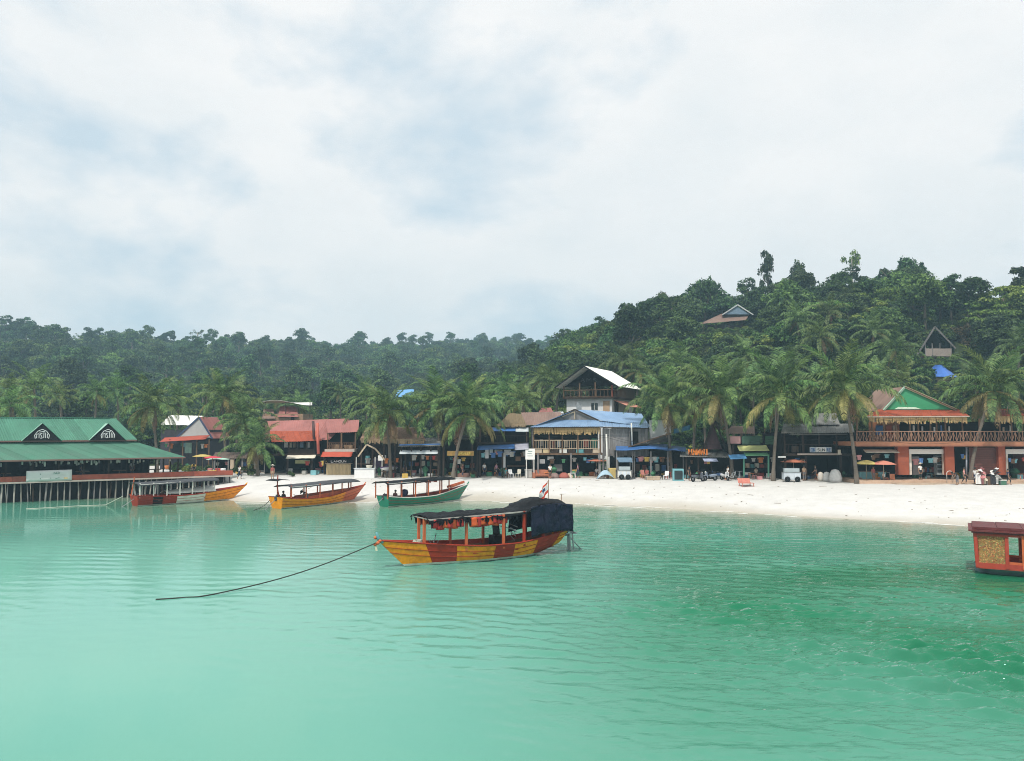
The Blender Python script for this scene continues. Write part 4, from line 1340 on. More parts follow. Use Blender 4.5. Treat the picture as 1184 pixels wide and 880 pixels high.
# letters as strokes in a unit cell
A_ = {
    'A': [(0, 0, .5, 1), (.5, 1, 1, 0), (.2, .4, .8, .4)], 'B': [(0, 0, 0, 1), (0, 1, .8, .8), (.8, .8, 0, .5), (0, .5, 1, .25), (1, .25, 0, 0)],
    'E': [(0, 0, 0, 1), (0, 1, 1, 1), (0, .5, .8, .5), (0, 0, 1, 0)], 'I': [(.5, 0, .5, 1)], 'N': [(0, 0, 0, 1), (0, 1, 1, 0), (1, 0, 1, 1)],
    'O': [(0, .1, 0, .9), (0, .9, .5, 1), (.5, 1, 1, .9), (1, .9, 1, .1), (1, .1, .5, 0), (.5, 0, 0, .1)], 'R': [(0, 0, 0, 1), (0, 1, .9, .8), (.9, .8, 0, .5), (.3, .5, 1, 0)],
    'S': [(1, .9, .4, 1), (.4, 1, 0, .75), (0, .75, 1, .3), (1, .3, .6, 0), (.6, 0, 0, .1)], 'M': [(0, 0, 0, 1), (0, 1, .5, .4), (.5, .4, 1, 1), (1, 1, 1, 0)],
    'W': [(0, 1, .25, 0), (.25, 0, .5, .6), (.5, .6, .75, 0), (.75, 0, 1, 1)], 'H': [(0, 0, 0, 1), (1, 0, 1, 1), (0, .5, 1, .5)], 'U': [(0, 1, 0, .1), (0, .1, .5, 0), (.5, 0, 1, .1), (1, .1, 1, 1)],
    'L': [(0, 1, 0, 0), (0, 0, 1, 0)], 'T': [(0, 1, 1, 1), (.5, 1, .5, 0)], 'C': [(1, .9, .4, 1), (.4, 1, 0, .6), (0, .6, .1, .2), (.1, .2, 1, .1)], 'D': [(0, 0, 0, 1), (0, 1, .9, .7), (.9, .7, .9, .3), (.9, .3, 0, 0)],
    'G': [(1, .9, .4, 1), (.4, 1, 0, .6), (0, .6, .1, .1), (.1, .1, 1, .1), (1, .1, 1, .5), (1, .5, .6, .5)], 'K': [(0, 0, 0, 1), (0, .45, 1, 1), (.3, .6, 1, 0)], 'P': [(0, 0, 0, 1), (0, 1, .9, .8), (.9, .8, 0, .5)],
    ' ': [], '-': [(.1, .5, .9, .5)],
}

# ------------------------------------------------------------------ green-roofed restaurant on the pier
ANG = R(33)
Cc = gp(214, 528.5, 4.0)
t = thing('pier_restaurant', 'open restaurant on stilts over the water under a two-tier green roof', 'restaurant', (Cc.x, Cc.y, 0), ANG)
PR = t
W_, DP = 27.0, 11.0                     # length along the pier, depth
zE, zM, zM2, zR = 4.0, 5.62, 5.80, 8.0
y1, y2, y3 = 2.6, 2.75, 5.6              # setbacks of the roof tiers
rf = MB(); rf.box(-W_, .3, zE - .16, -.3, DP - .3, zE - .06); rf.build('ceiling', WOOD_DK, t)
roof_slope(t, (-W_, 0, zE), (0, 0, zE), (-4.6, y1, zM), (-W_ - 2, y1, zM), GREEN_ROOF, n=26)
roof_slope(t, (0, 0, zE), (0, DP, zE), (-4.6, DP - y1, zM), (-4.6, y1, zM), GREEN_ROOF, n=10)
roof_slope(t, (0, DP, zE), (-W_, DP, zE), (-W_ - 2, DP - y1, zM), (-4.6, DP - y1, zM), GREEN_ROOF, n=26)
MB().box(-W_, y1 - .05, zM - .08, -4.5, DP - y1 + .05, zM + .16).build('clerestory', WOOD_DK, t)
roof_slope(t, (-W_, y1 - .3, zM2), (-4.3, y1 - .3, zM2), (-6.0, y3, zR), (-W_, y3, zR), GREEN_ROOF, n=21)
roof_slope(t, (-4.3, y1 - .3, zM2), (-4.3, DP - y1 + .3, zM2), (-6.0, y3, zR), (-6.0, y3 - .05, zR), GREEN_ROOF, n=6)
roof_slope(t, (-4.3, DP - y1 + .3, zM2), (-W_, DP - y1 + .3, zM2), (-W_, y3, zR), (-6.0, y3, zR), GREEN_ROOF, n=21)
MB().bar((-W_, y3, zR + .05), (-6.5, y3, zR + .05), .25, .08).build('ridge_cap', GREEN_ROOF, t)
for (a_, b_, z_, nm) in (((-W_, -.03), (0, -.03), zE - .05, 'fascia_board'), ((-W_, y1 - .34), (-4.3, y1 - .34), zM2 - .07, 'fascia_board')):
    MB().bar((a_[0], a_[1], z_), (b_[0], b_[1], z_), .05, .14).build(nm, M('fascia_brown', (.20, .11, .09), rough=.7), t)
MB().bar((.03, 0, zE - .05), (.03, DP, zE - .05), .05, .14).build('fascia_board', M('fascia_brown', (.20, .11, .09)), t)
# gablets with dark boards and white emblems
EMB = [[(.05, 0, .0, .35), (0, .35, .2, .75), (.2, .75, .5, .95), (.5, .95, .8, .75), (.8, .75, 1, .35), (1, .35, .95, 0)],
       [(.14, .05, .14, .45), (.14, .45, .30, .5), (.30, .5, .30, .05), (.38, .05, .52, .05), (.52, .05, .38, .5), (.38, .5, .52, .55), (.62, .05, .62, .65), (.74, .05, .74, .6), (.86, .05, .86, .5), (.30, .66, .7, .74)]]
for k, xc in enumerate((-7.0, -12.7, -18.4, -24.1)):
    w, hh = 1.55, 1.6
    yb = y1 - .55
    yr = y1 - .3 + (y3 - y1 + .3) * (hh + .05) / (zR - zM2)
    g = MB(); g.prism([(xc - w, zM2 + .02), (xc + w, zM2 + .02), (xc, zM2 + hh)], yb, yb + .08)
    gb = g.build('gable_board', P_BLACK, t)
    e = MB()
    for sg in EMB: strokes(e, sg, xc - .62, zM2 + .18, 1.24, .95, yb - .012, .055)
    e.build('emblem', INK_W, gb)
    for s in (-1, 1):
        roof_slope(t, (xc + s * (w + .12), yb - .08, zM2 - .05), (xc + s * (w + .12), y1 - .2, zM2 - .05), (xc, yr + .3, zM2 + hh + .05), (xc, yb - .08, zM2 + hh + .05), GREEN_LIT if s < 0 else GREEN_ROOF, n=3, name='gablet_panel')  # left gablet slopes painted lighter, as if sunlit
# deck, fascia, posts, stilts
zD = 1.95
for k in range(14):
    MB().box(-W_ + k * (W_ + 5) / 14, .75, zD - .12, -W_ + (k + 1) * (W_ + 5) / 14 - .02, DP - .5, zD).build('deck_plank', WOOD_DK, t)
for k in range(8):
    a_ = -W_ + k * (W_ + 5) / 8
    MB().box(a_ + .01, .66, zD + .02, a_ + (W_ + 5) / 8 - .01, .73, zD + .50).build('parapet_board', M('parapet_red', (.36, .085, .05), rough=.7, var=.25, dirt=.5, dirtcol=(.15, .06, .04)), t)
MB().box(-W_, .60, zD - .16, 5, .70, zD - .01).build('edge_beam', M('edge_pale', (.5, .42, .37), rough=.8), t)
for k in range(13):
    x = -.5 - k * 2.15
    for y in (.95, DP / 2, DP - 1):
        MB().bar((x, y, zD), (x, y, zE - .1), .14).build('post', WOOD_DK, t)
rk = random.Random(2)
for k in range(62):
    x = 4.6 - k * .51 + rk.uniform(-.12, .12)
    MB().tube([(x + rk.uniform(-.3, .3), .9 + rk.uniform(0, .3), -2.2), (x, .95, zD - .1)], rk.uniform(.055, .085), 7).build('stilt', M('stilt_pale', (.30, .285, .25), rough=.9, var=.3, rnd=.35) if rk.random() < .5 else (WOOD_GREY if rk.random() < .5 else WOOD_DK), t, True)
for row in (3.5, 6.5, 9.5):
    for k in range(20):
        x = 4.6 - k * 1.6
        MB().tube([(x + rk.uniform(-.1, .1), row, -2), (x, row, zD - .1)], .08, 6).build('stilt', WOOD_DK, t, True)
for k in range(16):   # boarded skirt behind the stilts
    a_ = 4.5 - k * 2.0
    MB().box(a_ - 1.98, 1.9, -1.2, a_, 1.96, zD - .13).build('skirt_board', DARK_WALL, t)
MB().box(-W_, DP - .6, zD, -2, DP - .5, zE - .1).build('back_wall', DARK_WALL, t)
m = MB()
for k in range(60):
    x = -1 - rk.random() * 24
    m.cbox((x, rk.uniform(1.2, 3), zE - rk.uniform(.25, .55)), (.14, .1, rk.uniform(.15, .5)))
m.build('hanging_lights', M('shell_white', (.7, .68, .62), rough=.5, rnd=.1), t)
for k in range(7):
    x = -2.5 - k * 3.3
    for dx in (0,):
        m = MB(); m.box(x - .6, 2.2, zD + .70, x + .6, 3.1, zD + .75); m.bar((x, 2.65, zD), (x, 2.65, zD + .7), .08); m.box(x - .3, 2.4, zD, x + .3, 2.9, zD + .04)
        mw_ = Matrix.Translation(t.location) @ Matrix.Rotation(ANG, 4, 'Z')
        o = m.build('dining_table', WOOD, None)
        o.matrix_world = mw_ @ Matrix.Translation((0, 0, 0))
        tag(o, 'square wooden dining table on the green-roofed pier', 'table', 'tables inside the pier restaurant')
mwP = Matrix.Translation(PR.location) @ Matrix.Rotation(ANG, 4, 'Z')
# white banner hung on the parapet
pa, pb_ = gp(22, 556, 2.1), gp(65, 556, 2.1)
xl = -13.9
m = MB(); m.grid(lambda u, v: (u * 3.75, .02 * math.sin(u * 11), v * 1.02 + .03 * u), 12, 4, .02)
bn = m.build('banner', BOARD_W, None, True); bn.matrix_world = mwP @ Matrix.Translation((xl, .58, zD - .02))
tag(bn, 'white printed banner hung on the pier restaurant parapet', 'banner')
m = MB(); strokes(m, [(0, 0, 1, .1), (.1, .9, .4, .2), (.5, .8, .5, .2), (.7, .8, 1, .6)], 2.15, .68, .6, .2, -.04, .04); strokes(m, [(0, 0, 0, 1), (.4, .1, .8, .9)], 2.0, .18, .9, .16, -.04, .05); strokes(m, [(0, 0, 0, .2), (0, .7, 0, .9)], 1.15, .2, .4, .6, -.04, .06)
m.build('print', M('print_green', (.16, .28, .24)), bn)
m = MB(); m.box(0, -.045, 0, .3, -.035, .14); o = m.build('print', M('print_ochre', (.65, .5, .25)), bn); o.location = (3.1, 0, .18)
# mooring line from the stilts
p0, p1, p2 = gp(142, 574, .9), gp(122, 584, .03), gp(30, 588.5, .03)
pts = [p0.lerp(p1, q) for q in (0, .3, .6, .85)] + [p1, p1.lerp(p2, .4) + Vector((0, .5, 0)), p1.lerp(p2, .8), p2]
m = MB(); m.tube([p - Vector((p2.x, p2.y, 0)) for p in pts], .04, 5); r_ = m.build('mooring_rope', ROPE_PALE, None, True, (p2.x, p2.y, 0)); tag(r_, 'pale rope lying slack on the water below the pier stilts', 'rope')
# ------------------------------------------------------------------ houses along the beach, left to right
def gable_poly(x0, x1, z0, zt, xc=None):
    return [(x0, z0), (x1, z0), ((x0 + x1) / 2 if xc is None else xc, zt)]

# blue-walled gable house behind the pier
Lt = Lot('gable_house', 'small pale gable house with blue walls and a red awning behind the pier', 'house', 185, 104)
r = Lt.root
x0, x1 = Lt.X(186), Lt.X(243)
Lt.box('wall', M('wall_slate', (.035, .037, .05), rough=.8, var=.3, dirt=.6), x0, 0, -.3, x1, 7, Lt.Z(497))
g0, g1 = Lt.X(206), Lt.X(246)
m = MB(); m.prism([(g0, Lt.Z(506)), (g1, Lt.Z(506)), ((g0 + g1) / 2 + .6, Lt.Z(484))], -.4, -.3); m.build('gable_board', M('gable_grey', (.50, .52, .52), rough=.8, var=.1), r)
ap = (g0 + g1) / 2 + .6
for s, gx in ((-1, g0), (1, g1)):
    MB().bar((gx + s * .15, -.45, Lt.Z(507)), (ap, -.45, Lt.Z(482.5)), .1, .22).build('barge_board', M('barge_navy', (.04, .07, .15), rough=.6), r)
roof_slope(r, (g0 - .2, -.5, Lt.Z(507)), (g0 - .2, 6, Lt.Z(507)), (ap, 6, Lt.Z(482)), (ap, -.5, Lt.Z(482)), BLUE_ROOF, n=5)
roof_slope(r, (g1 + .2, -.5, Lt.Z(507)), (g1 + .2, 6, Lt.Z(507)), (ap, 6, Lt.Z(482)), (ap, -.5, Lt.Z(482)), RED_ROOF, n=5)
roof_slope(r, Lt.P(186, 491, 1), Lt.P(231, 492, 1), Lt.P(236, 481, 4), Lt.P(196, 480, 4), WHITE_ROOF, n=6)
awning(r, (Lt.X(193), -.6, Lt.Z(506)), (Lt.X(245), -.6, Lt.Z(503)), 1.6, .55, RED_CLOTH, seed=1)
for i, px in enumerate((197, 212, 228, 242)):
    Lt.posts([px], 508, None, -1.6, .14, WOOD)
Lt.pbox('window', GLASS, 200, 210, 513, 523, -.06, .02); Lt.pbox('window', M('poster_green', (.25, .42, .35), rough=.6, var=.3), 214, 222, 512, 524, -.06, .02)
Lt.pbox('window', GLASS, 226, 238, 511, 522, -.06, .02)

# dark open shed on the sand between the pier and the guesthouse
Lt = Lot('beach_shed', 'dark open shed with a long low grey roof behind the small palm', 'shed', 247, 95)
r = Lt.root
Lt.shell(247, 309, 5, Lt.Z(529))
roof_slope(r, Lt.P(245, 530, -.6), Lt.P(311, 530, -.6), Lt.P(308, 523, 3), Lt.P(249, 523, 3), M('roof_umber', (.14, .10, .08), rough=.8, var=.3), n=7)
Lt.posts([249, 265, 281, 296, 307], 530, None, -.3, .15, WOOD_GREY)
MB().bar(Lt.P(262, 543.5, -.2), Lt.P(300, 543.5, -.2), .1).build('bench_rail', WOOD, r)
for i in range(4): Lt.pbox('shelf', WOOD_DK, 252 + i * 13, 262 + i * 13, 538, 539.2, 3.0, 3.5)
Lt.pbox('pale_post', WOOD_PALE, 267, 271, 531, 549, -.5, -.2)

# long red-roofed guesthouse
Lt = Lot('guesthouse', 'long two-storey guesthouse under a faded red roof with a red pipe in front', 'guesthouse', 308, 92.5)
r = Lt.root
Lt.shell(306, 414, 7.5, Lt.Z(511))
roof_slope(r, Lt.P(316, 510.5, -.8), Lt.P(381, 508.5, -.8), Lt.P(404, 484, 3.6), Lt.P(309, 487, 3.6), RED_ROOF, n=11)
roof_slope(r, Lt.P(379, 501, -.6), Lt.P(414, 500, -.6), Lt.P(415, 486, 3.2), Lt.P(376, 488, 3.2), RED_ROOF, n=4, lift=.06)
roof_slope(r, Lt.P(314, 511.5, -1.2), Lt.P(372, 510, -1.2), Lt.P(365, 498.5, .9), Lt.P(312, 499, .9), ORANGE_ROOF, n=8, lift=.05)
m = MB(); m.box(Lt.X(309), 3.55, Lt.Z(487) - 3.5, Lt.X(412), 3.7, Lt.Z(488)); m.build('rear_wall', DARK_WALL, r)
Lt.box('upper_floor', WOOD_DK, Lt.X(310), -.4, Lt.Z(527), Lt.X(412), 7.4, Lt.Z(525.5))
m = MB(); plank_wall(m, Lt.X(334), Lt.X(364), Lt.Z(525.5), Lt.Z(519), -.38, .2); m.build('parapet', WOOD_DK, r)
Lt.posts([334, 344, 355, 364], 509, 526, -.3, .16, WOOD_DK)
for i, (a_, b_) in enumerate(((329, 333), (335, 337.5), (339, 342), (347, 351), (354, 358.5))):
    Lt.pbox('hung_cloth', [WHITE_P, CREAM, WOOD_PALE, M('cloth_sky', (.35, .5, .7)), WHITE_P][i], a_, b_, 511.5, 517.5, 1.0, 1.06)
Lt.pbox('upper_wall', DARK_WALL, 312, 412, 505, 526, 3.5, 3.6)
awning(r, (Lt.X(334), -.4, Lt.Z(526.5)), (Lt.X(367), -.4, Lt.Z(526)), .7, .35, CREAM, seed=4)
Lt.posts([333, 361, 376, 411], 526, None, -.2, .2, WOOD_DK)
m = MB(); m.tube([Lt.P(363, 508, -1.3), Lt.P(362, 487, -1.0)], .16, 9); m.build('chimney_pipe', M('pipe_dark', (.07, .035, .035), rough=.6), r, True)
m = MB(); m.tube([Lt.P(368, 525, -1.6), Lt.P(367, 489, -1.6)], .17, 9); m.build('red_pipe', M('pipe_red', (.55, .14, .10), rough=.6), r, True)
Lt.pbox('sign_board', M('sign_olive', (.38, .40, .20), rough=.7, var=.2), 342, 359, 532, 536, .5, .56)
# annex: balcony above, bar with a red awning below
Lt.box('balcony_floor', M('slab_pale', (.52, .48, .43), rough=.8), Lt.X(378), -1.0, Lt.Z(522.5, -1), Lt.X(412), 3, Lt.Z(519.5, -1))
m = MB(); rail(m, (Lt.X(379, -.9), -.9, Lt.Z(519.5, -.9)), (Lt.X(411.5, -.9), -.9, Lt.Z(519.5, -.9)), .75, .22, .045, True); m.build('balcony_rail', WOOD, r)
Lt.posts([379, 395, 411], 500.5, 520, -.85, .14, WOOD)
Lt.pbox('balcony_chairs', M('wicker', (.26, .17, .10), rough=.8, var=.4), 384, 392, 514, 519, .2, .9); Lt.pbox('balcony_chairs', M('wicker', (.26, .17, .10)), 398, 407, 514.5, 519, .2, .9)
awning(r, (Lt.X(376), -1.05, Lt.Z(522.5, -1)), (Lt.X(410.5), -1.05, Lt.Z(522.5, -1)), 1.0, .55, M('awning_red', (.50, .09, .05), rough=.7, var=.1), seed=3, nu=10)
m = MB(); plank_wall(m, Lt.X(378, -.7), Lt.X(406, -.7), 0, 1.25, -.7, .17); m.build('bar_front', BAMBOO, r)
Lt.box('bar_counter', WOOD_PALE, Lt.X(377, -.7), -.95, 1.27, Lt.X(407, -.7), -.2, 1.34)
Lt.pbox('bar_shelf', WOOD_DK, 377, 406, 531, 539, .6, .9)
lettering(r, [A_[c] for c in 'LAMOUN'], Lt.X(383, -1.1), Lt.X(401, -1.1), Lt.Z(534.6, -1.1), Lt.Z(532.4, -1.1), -1.1, INK_W, .045, 'bar_lettering')
Lt.pbox('bar_sign', P_BLACK, 381, 403, 531.3, 535.7, -1.05, -1.0)
for i in range(12):
    px = 378 + i * 2.2
    m = MB(); m.lathe([(.04, 0), (.045, .15), (.02, .22), (.018, .3)], (Lt.X(px), .5, Lt.Z(537.5)), 6); m.build('bottle', random.choice([GLASS, P_GREEN, WOOD_PALE, INK_Y]), r)

# upper red-roofed house with a white canvas roof behind the guesthouse
q = at(305, 480, 122)
Lt = Lot('hill_house', 'small red-roofed house with a white canvas canopy behind the long red roof', 'house', 305, 122, z0=lz(q.x, 122))
r = Lt.root
Lt.box('wall', M('wall_ochre', (.35, .22, .14), rough=.9, var=.2), Lt.X(306), 0, -.5, Lt.X(350), 6, Lt.Z(478.5))
roof_slope(r, Lt.P(321, 482, -.4), Lt.P(345, 482, -.4), Lt.P(342, 470, 2.5), Lt.P(324, 470, 2.5), RED_ROOF, n=5)
roof_slope(r, Lt.P(303, 484, -.6), Lt.P(318, 484, -.6), Lt.P(316, 473, 1.8), Lt.P(305, 473, 1.8), BROWN_ROOF, n=3)
m = MB(); m.grid(lambda u, v: Lt.P(303 + 58 * u, 466.5 - 3.5 * math.sin(u * 4.2 + .6) * (1 - v) - 1.5 * u, 3 * v) , 16, 4, .03); m.build('white_canopy', WHITE_ROOF, r, True)
Lt.posts([306, 330, 358], 465, 483, .1, .12, WOOD_DK)
Lt.pbox('window', GLASS, 313, 317, 478.5, 484, -.06, .02); Lt.pbox('door', WOOD_DK, 336, 340, 479.5, 489, -.06, .02)

# row of eating places between the guesthouse and the blue-awning shop
Lt = Lot('thatched_eatery', 'low open eatery with a long brown thatched roof behind the palm trunk', 'eatery', 414, 87.5)
r = Lt.root
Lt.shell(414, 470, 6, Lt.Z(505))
thatch_roof(r, Lt.P(416, 508, -.8), Lt.P(492, 509, -.8), Lt.P(486, 494, 2.6), Lt.P(424, 494, 2.6), M('thatch_rust', (.36, .22, .15), rough=1, var=.35, scale=5, bump=.9))
thatch_fringe(r, Lt.P(417, 507.5, -.9), Lt.P(490, 508.5, -.9), .55, THATCH)
Lt.posts([418, 431, 444, 457, 469], 507, None, -.4, .16, WOOD_DK)
for i, (a_, b_, c_, d_) in enumerate(((414, 528, 424, 514), (424, 514, 434, 519), (434, 519, 445, 532))):
    MB().bar(Lt.P(a_, b_, -2.2), Lt.P(c_, d_, -2.2), .13, .16).build('bent_pole', WOOD_PALE, r)
Lt.pbox('menu_board', P_TEAL, 423, 428, 527, 536, 1.2, 1.25)
Lt.pbox('back_panel', M('panel_purple', (.10, .07, .12), rough=.8, var=.4), 432, 452, 530, 547, 1.5, 1.55)
for i in range(5):
    Lt.pbox('shelf', WOOD, 416 + i * 10.5, 424 + i * 10.5, 533, 535, 3.6, 4.0)

Lt = Lot('awning_shop', 'dark open shop under pale blue-grey awnings left of the yellow sign', 'shop', 462, 87)
r = Lt.root
Lt.shell(462, 511, 6, Lt.Z(509))
roof_slope(r, Lt.P(460, 516.5, -.7), Lt.P(512, 515.5, -.7), Lt.P(510, 506, 3), Lt.P(462, 507, 3), GREY_ROOF, n=6)
awning(r, Lt.P(463, 520.5, -.2), Lt.P(507, 520.5, -.2), 1.1, .4, PALE_TARP, seed=6)
Lt.posts([464, 476, 487, 498, 507], 516, None, -.5, .13, WOOD_DK)
MB().bar(Lt.P(462, 514.5, -1.0), Lt.P(509, 513.5, -1.0), .12).build('beam', BLUE_TARP, r)
for i in range(6):
    Lt.pbox('shelf_goods', [P_TEAL, INK_B, RED_CLOTH, CREAM, P_GREEN, WOOD_PALE][i], 466 + i * 7, 470.5 + i * 7, 533 + (i % 3), 539, 2.6, 3.0)

Lt = Lot('yellow_sign_shop', 'dark wooden shop with a yellow lettered sign board under the palms', 'shop', 511, 87)
r = Lt.root
Lt.shell(511, 553, 6, Lt.Z(505))
roof_slope(r, Lt.P(509, 508, -.6), Lt.P(556, 508, -.6), Lt.P(553, 497, 3), Lt.P(511, 497, 3), M('roof_dark', (.06, .05, .045), rough=.9), n=5)
sg = Lt.pbox('sign_board', M('sign_wood', (.45, .27, .08), rough=.7, var=.2), 517, 548, 521.5, 527, -.55, -.47)
lettering(sg, [A_[c] for c in 'BUNGALOW'], Lt.X(527, -.6), Lt.X(545, -.6), Lt.Z(526, -.6), Lt.Z(522.8, -.6), -.58, INK_Y, .07)
Lt.posts([513, 528, 546, 552], 508, None, -.4, .17, WOOD_DK)
Lt.pbox('chalk_sign', P_BLACK, 519, 530, 528, 532.5, .6, .64)
lettering(r, [A_[c] for c in 'COCO'], Lt.X(520.5, .55), Lt.X(528.5, .55), Lt.Z(531.7, .55), Lt.Z(529.2, .55), .55, P_TEAL, .05, 'chalk_lettering')
for i in range(5):
    Lt.pbox('shelf_goods', [P_GREEN, RED_CLOTH, WOOD_PALE, P_TEAL, ORANGE_WALL][i], 520 + i * 6, 524.5 + i * 6, 536 + i % 2 * 2, 541, 2.6, 3.0)
Lt.box('low_wall', M('low_wall_red', (.24, .13, .10), rough=.9, var=.3), Lt.X(526), -.3, .05, Lt.X(543), -.1, .5)

# two-storey shop with blue awnings
Lt = Lot('blue_awning_shop', 'two-storey shophouse with two rows of blue awnings left of the blue-roofed house', 'shop', 553, 87)
r = Lt.root
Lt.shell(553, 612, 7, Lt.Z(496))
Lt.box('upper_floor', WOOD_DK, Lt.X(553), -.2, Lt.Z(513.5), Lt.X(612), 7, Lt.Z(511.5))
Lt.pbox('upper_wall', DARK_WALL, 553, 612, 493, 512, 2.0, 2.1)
roof_slope(r, Lt.P(597, 492, -.4), Lt.P(652, 490, -.4), Lt.P(648, 476.5, 3.5), Lt.P(603, 477, 3.5), BROWN_ROOF, n=6)
m = MB(); m.prism([(Lt.X(574), Lt.Z(492)), (Lt.X(609), Lt.Z(492)), (Lt.X(603), Lt.Z(479)), (Lt.X(590), Lt.Z(477.5))], -.5, .2); m.build('thatched_gable', THATCH, r)
roof_slope(r, Lt.P(573, 493, -.5), Lt.P(599, 493, -.5), Lt.P(603, 478, 3), Lt.P(588, 477.5, 3), BROWN_ROOF, n=3, lift=-.15)
thatch_fringe(r, Lt.P(574, 491, -.6), Lt.P(608, 491, -.6), .3, THATCH)
awning(r, Lt.P(569, 494.5, -.1), Lt.P(596, 494.5, -.1), 1.2, .4, BLUE_TARP, seed=7)
awning(r, Lt.P(596, 494.0, -.1), Lt.P(611, 494.0, -.1), 1.1, .5, PALE_TARP, seed=8, nu=6)
awning(r, Lt.P(552, 515.5, -.2), Lt.P(595, 513.5, -.2), 1.3, .45, BLUE_TARP, seed=9)
awning(r, Lt.P(595, 513.0, -.2), Lt.P(611, 512.0, -.2), 1.2, .7, M('tarp_grey_lilac', (.36, .36, .42), rough=.7, var=.2), seed=10, nu=6)
m = MB(); rail(m, Lt.P(556, 511.8, -.1), Lt.P(610, 511.8, -.1), .8, .35, .05); m.build('balcony_rail', WOOD_DK, r)
Lt.posts([555, 571, 583, 609], 494, 512, -.05, .13, WOOD); Lt.posts([555, 581, 609], 514, None, -.1, .18, WOOD_DK)
for (a_, b_, c_, d_, mt) in ((561, 565, 520, 530, WHITE_P), (572, 580, 520, 525, CREAM), (583, 591, 520, 526, WHITE_P), (582, 584.5, 528, 541, WHITE_P), (566, 570, 519, 526, PALE_TARP), (596, 602, 528, 533, WOOD)):
    Lt.pbox('hung_goods', mt, a_, b_, c_, d_, .4, .7)
Lt.pbox('shelf', WOOD, 586, 607, 538, 540, 2.5, 3.0)

# the blue-roofed house
Lt = Lot('blue_roof_house', 'two-storey timber house with pale blue metal roof, straw-fringed balcony and grey plank wall', 'house', 614, 86.5)
r = Lt.root
zR2, zU = Lt.Z(493), Lt.Z(521)
Lt.box('floor', CONCRETE, Lt.X(615), 0, -.4, Lt.X(752), 8, .08)
Lt.box('back_wall', DARK_WALL, Lt.X(616), 5.0, -.3, Lt.X(697), 5.15, zR2)
Lt.box('side_wall', WOOD_GREY, Lt.X(615), .5, 0, Lt.X(616), 5.0, zR2)
Lt.box('upper_floor', WOOD, Lt.X(614.5), -.25, Lt.Z(526), Lt.X(698), 5, Lt.Z(524))
# hip-and-gable front
roof_slope(r, Lt.P(613, 494, -.9), Lt.P(697, 493, -.9), Lt.P(691, 485.5, 1.1), Lt.P(637, 485.5, 1.1), BLUE_ROOF, n=9)
m = MB(); m.prism([(Lt.X(638, 1.1), Lt.Z(486, 1.1)), (Lt.X(691, 1.1), Lt.Z(486, 1.1)), (Lt.X(664.5, 1.1), Lt.Z(474.5, 1.1))], 1.1, 1.2); gb = m.build('gable_board', WOOD_GREY, r)
for s, px in ((-1, 636), (1, 693)):
    MB().bar(Lt.P(px, 486.5, .9), Lt.P(664.5, 473.5, .9), .08, .16).build('barge_board', WOOD_DK, r)
MB().bar(Lt.P(664.5, 485, 1.0), Lt.P(664.5, 475, 1.0), .1).build('king_post', WOOD_PALE, gb)
MB().bar(Lt.P(650, 482, 1.0), Lt.P(664, 476, 1.0), .12).build('gable_batten', WOOD_PALE, gb)
roof_slope(r, Lt.P(613, 494, -.9), Lt.P(618, 493, 7), Lt.P(664.5, 475, 7), Lt.P(664.5, 474, 1.0), BLUE_ROOF, n=4, lift=-.05)
roof_slope(r, Lt.P(691, 486, 1.0), Lt.P(752, 494, 0.2), Lt.P(741, 478.5, 5.6), Lt.P(664.5, 473.6, 4.4), BLUE_ROOF, n=9, lift=.02)
roof_slope(r, Lt.P(692, 493.3, -.2), Lt.P(749, 495.0, -.2), Lt.P(749, 489, 1.6), Lt.P(690, 487, 1.2), BLUE_ROOF, n=7, lift=.03)
MB().bar(Lt.P(612, 494.8, -.95), Lt.P(697, 493.8, -.95), .06, .12).build('fascia_board', WOOD_DK, r)
MB().bar(Lt.P(697, 494.4, -.25), Lt.P(750, 495.8, -.25), .06, .12).build('fascia_board', WOOD_DK, r)
thatch_fringe(r, Lt.P(617, 495, -.6), Lt.P(694, 495, -.6), .72, THATCH_Y)
# grey plank wall on the right
for k in range(13):
    a_ = 697 + k * 4.1
    m = MB(); plank_wall(m, Lt.X(a_), Lt.X(a_ + 4.0), Lt.Z(528) + jit(.1), Lt.Z(495.5), .3 + jit(.03), .2); m.build('plank_panel', WOOD_GREY, r)
Lt.pbox('wall_opening', DARK_WALL, 728, 738, 499, 515, .18, .25)
Lt.posts([698, 728, 747], 495, 530, .12, .15, WOOD_GREY)
Lt.posts([617, 635, 650, 668, 694], 495, 524, -.3, .15, WOOD); Lt.posts([617, 622, 660, 693, 697], 524, None, -.2, .2, WOOD_GREY)
m = MB(); rail(m, Lt.P(617, 519.5, -.3), Lt.P(694, 519.5, -.3), 1.0, .26, .055); m.build('balcony_rail', WOOD_PALE, r)
for i in range(8):
    mt = [WOOD_PALE, BAMBOO, WOOD_DK, P_WHITE, WOOD_DK, P_TEAL, WOOD_DK, WOOD_PALE][i]
    Lt.pbox('balustrade_panel', mt, 618 + i * 9.6, 626.5 + i * 9.6, 519.6, 523.8, -.28, -.23)
for (a_, b_, c_, d_, mt) in ((624, 628, 508, 516, WOOD_GREY), (638, 641, 510, 518, ORANGE_WALL), (644, 648, 509, 517, PALE_TARP), (652, 657, 509, 517, WOOD_PALE), (674, 680, 508, 517, RED_CLOTH), (684, 690, 507, 518, P_GREEN)):
    Lt.pbox('hung_cloth', mt, a_, b_, c_, d_, .8, .86)
m = MB(); m.cbox(Lt.P(669.5, 471.5, 1.5), (.55, .5, .5)); m.cbox(Lt.P(668, 468, 1.5), (.2, .2, .5)); m.build('roof_vent', M('vent_grey', (.28, .30, .32), rough=.6), r)
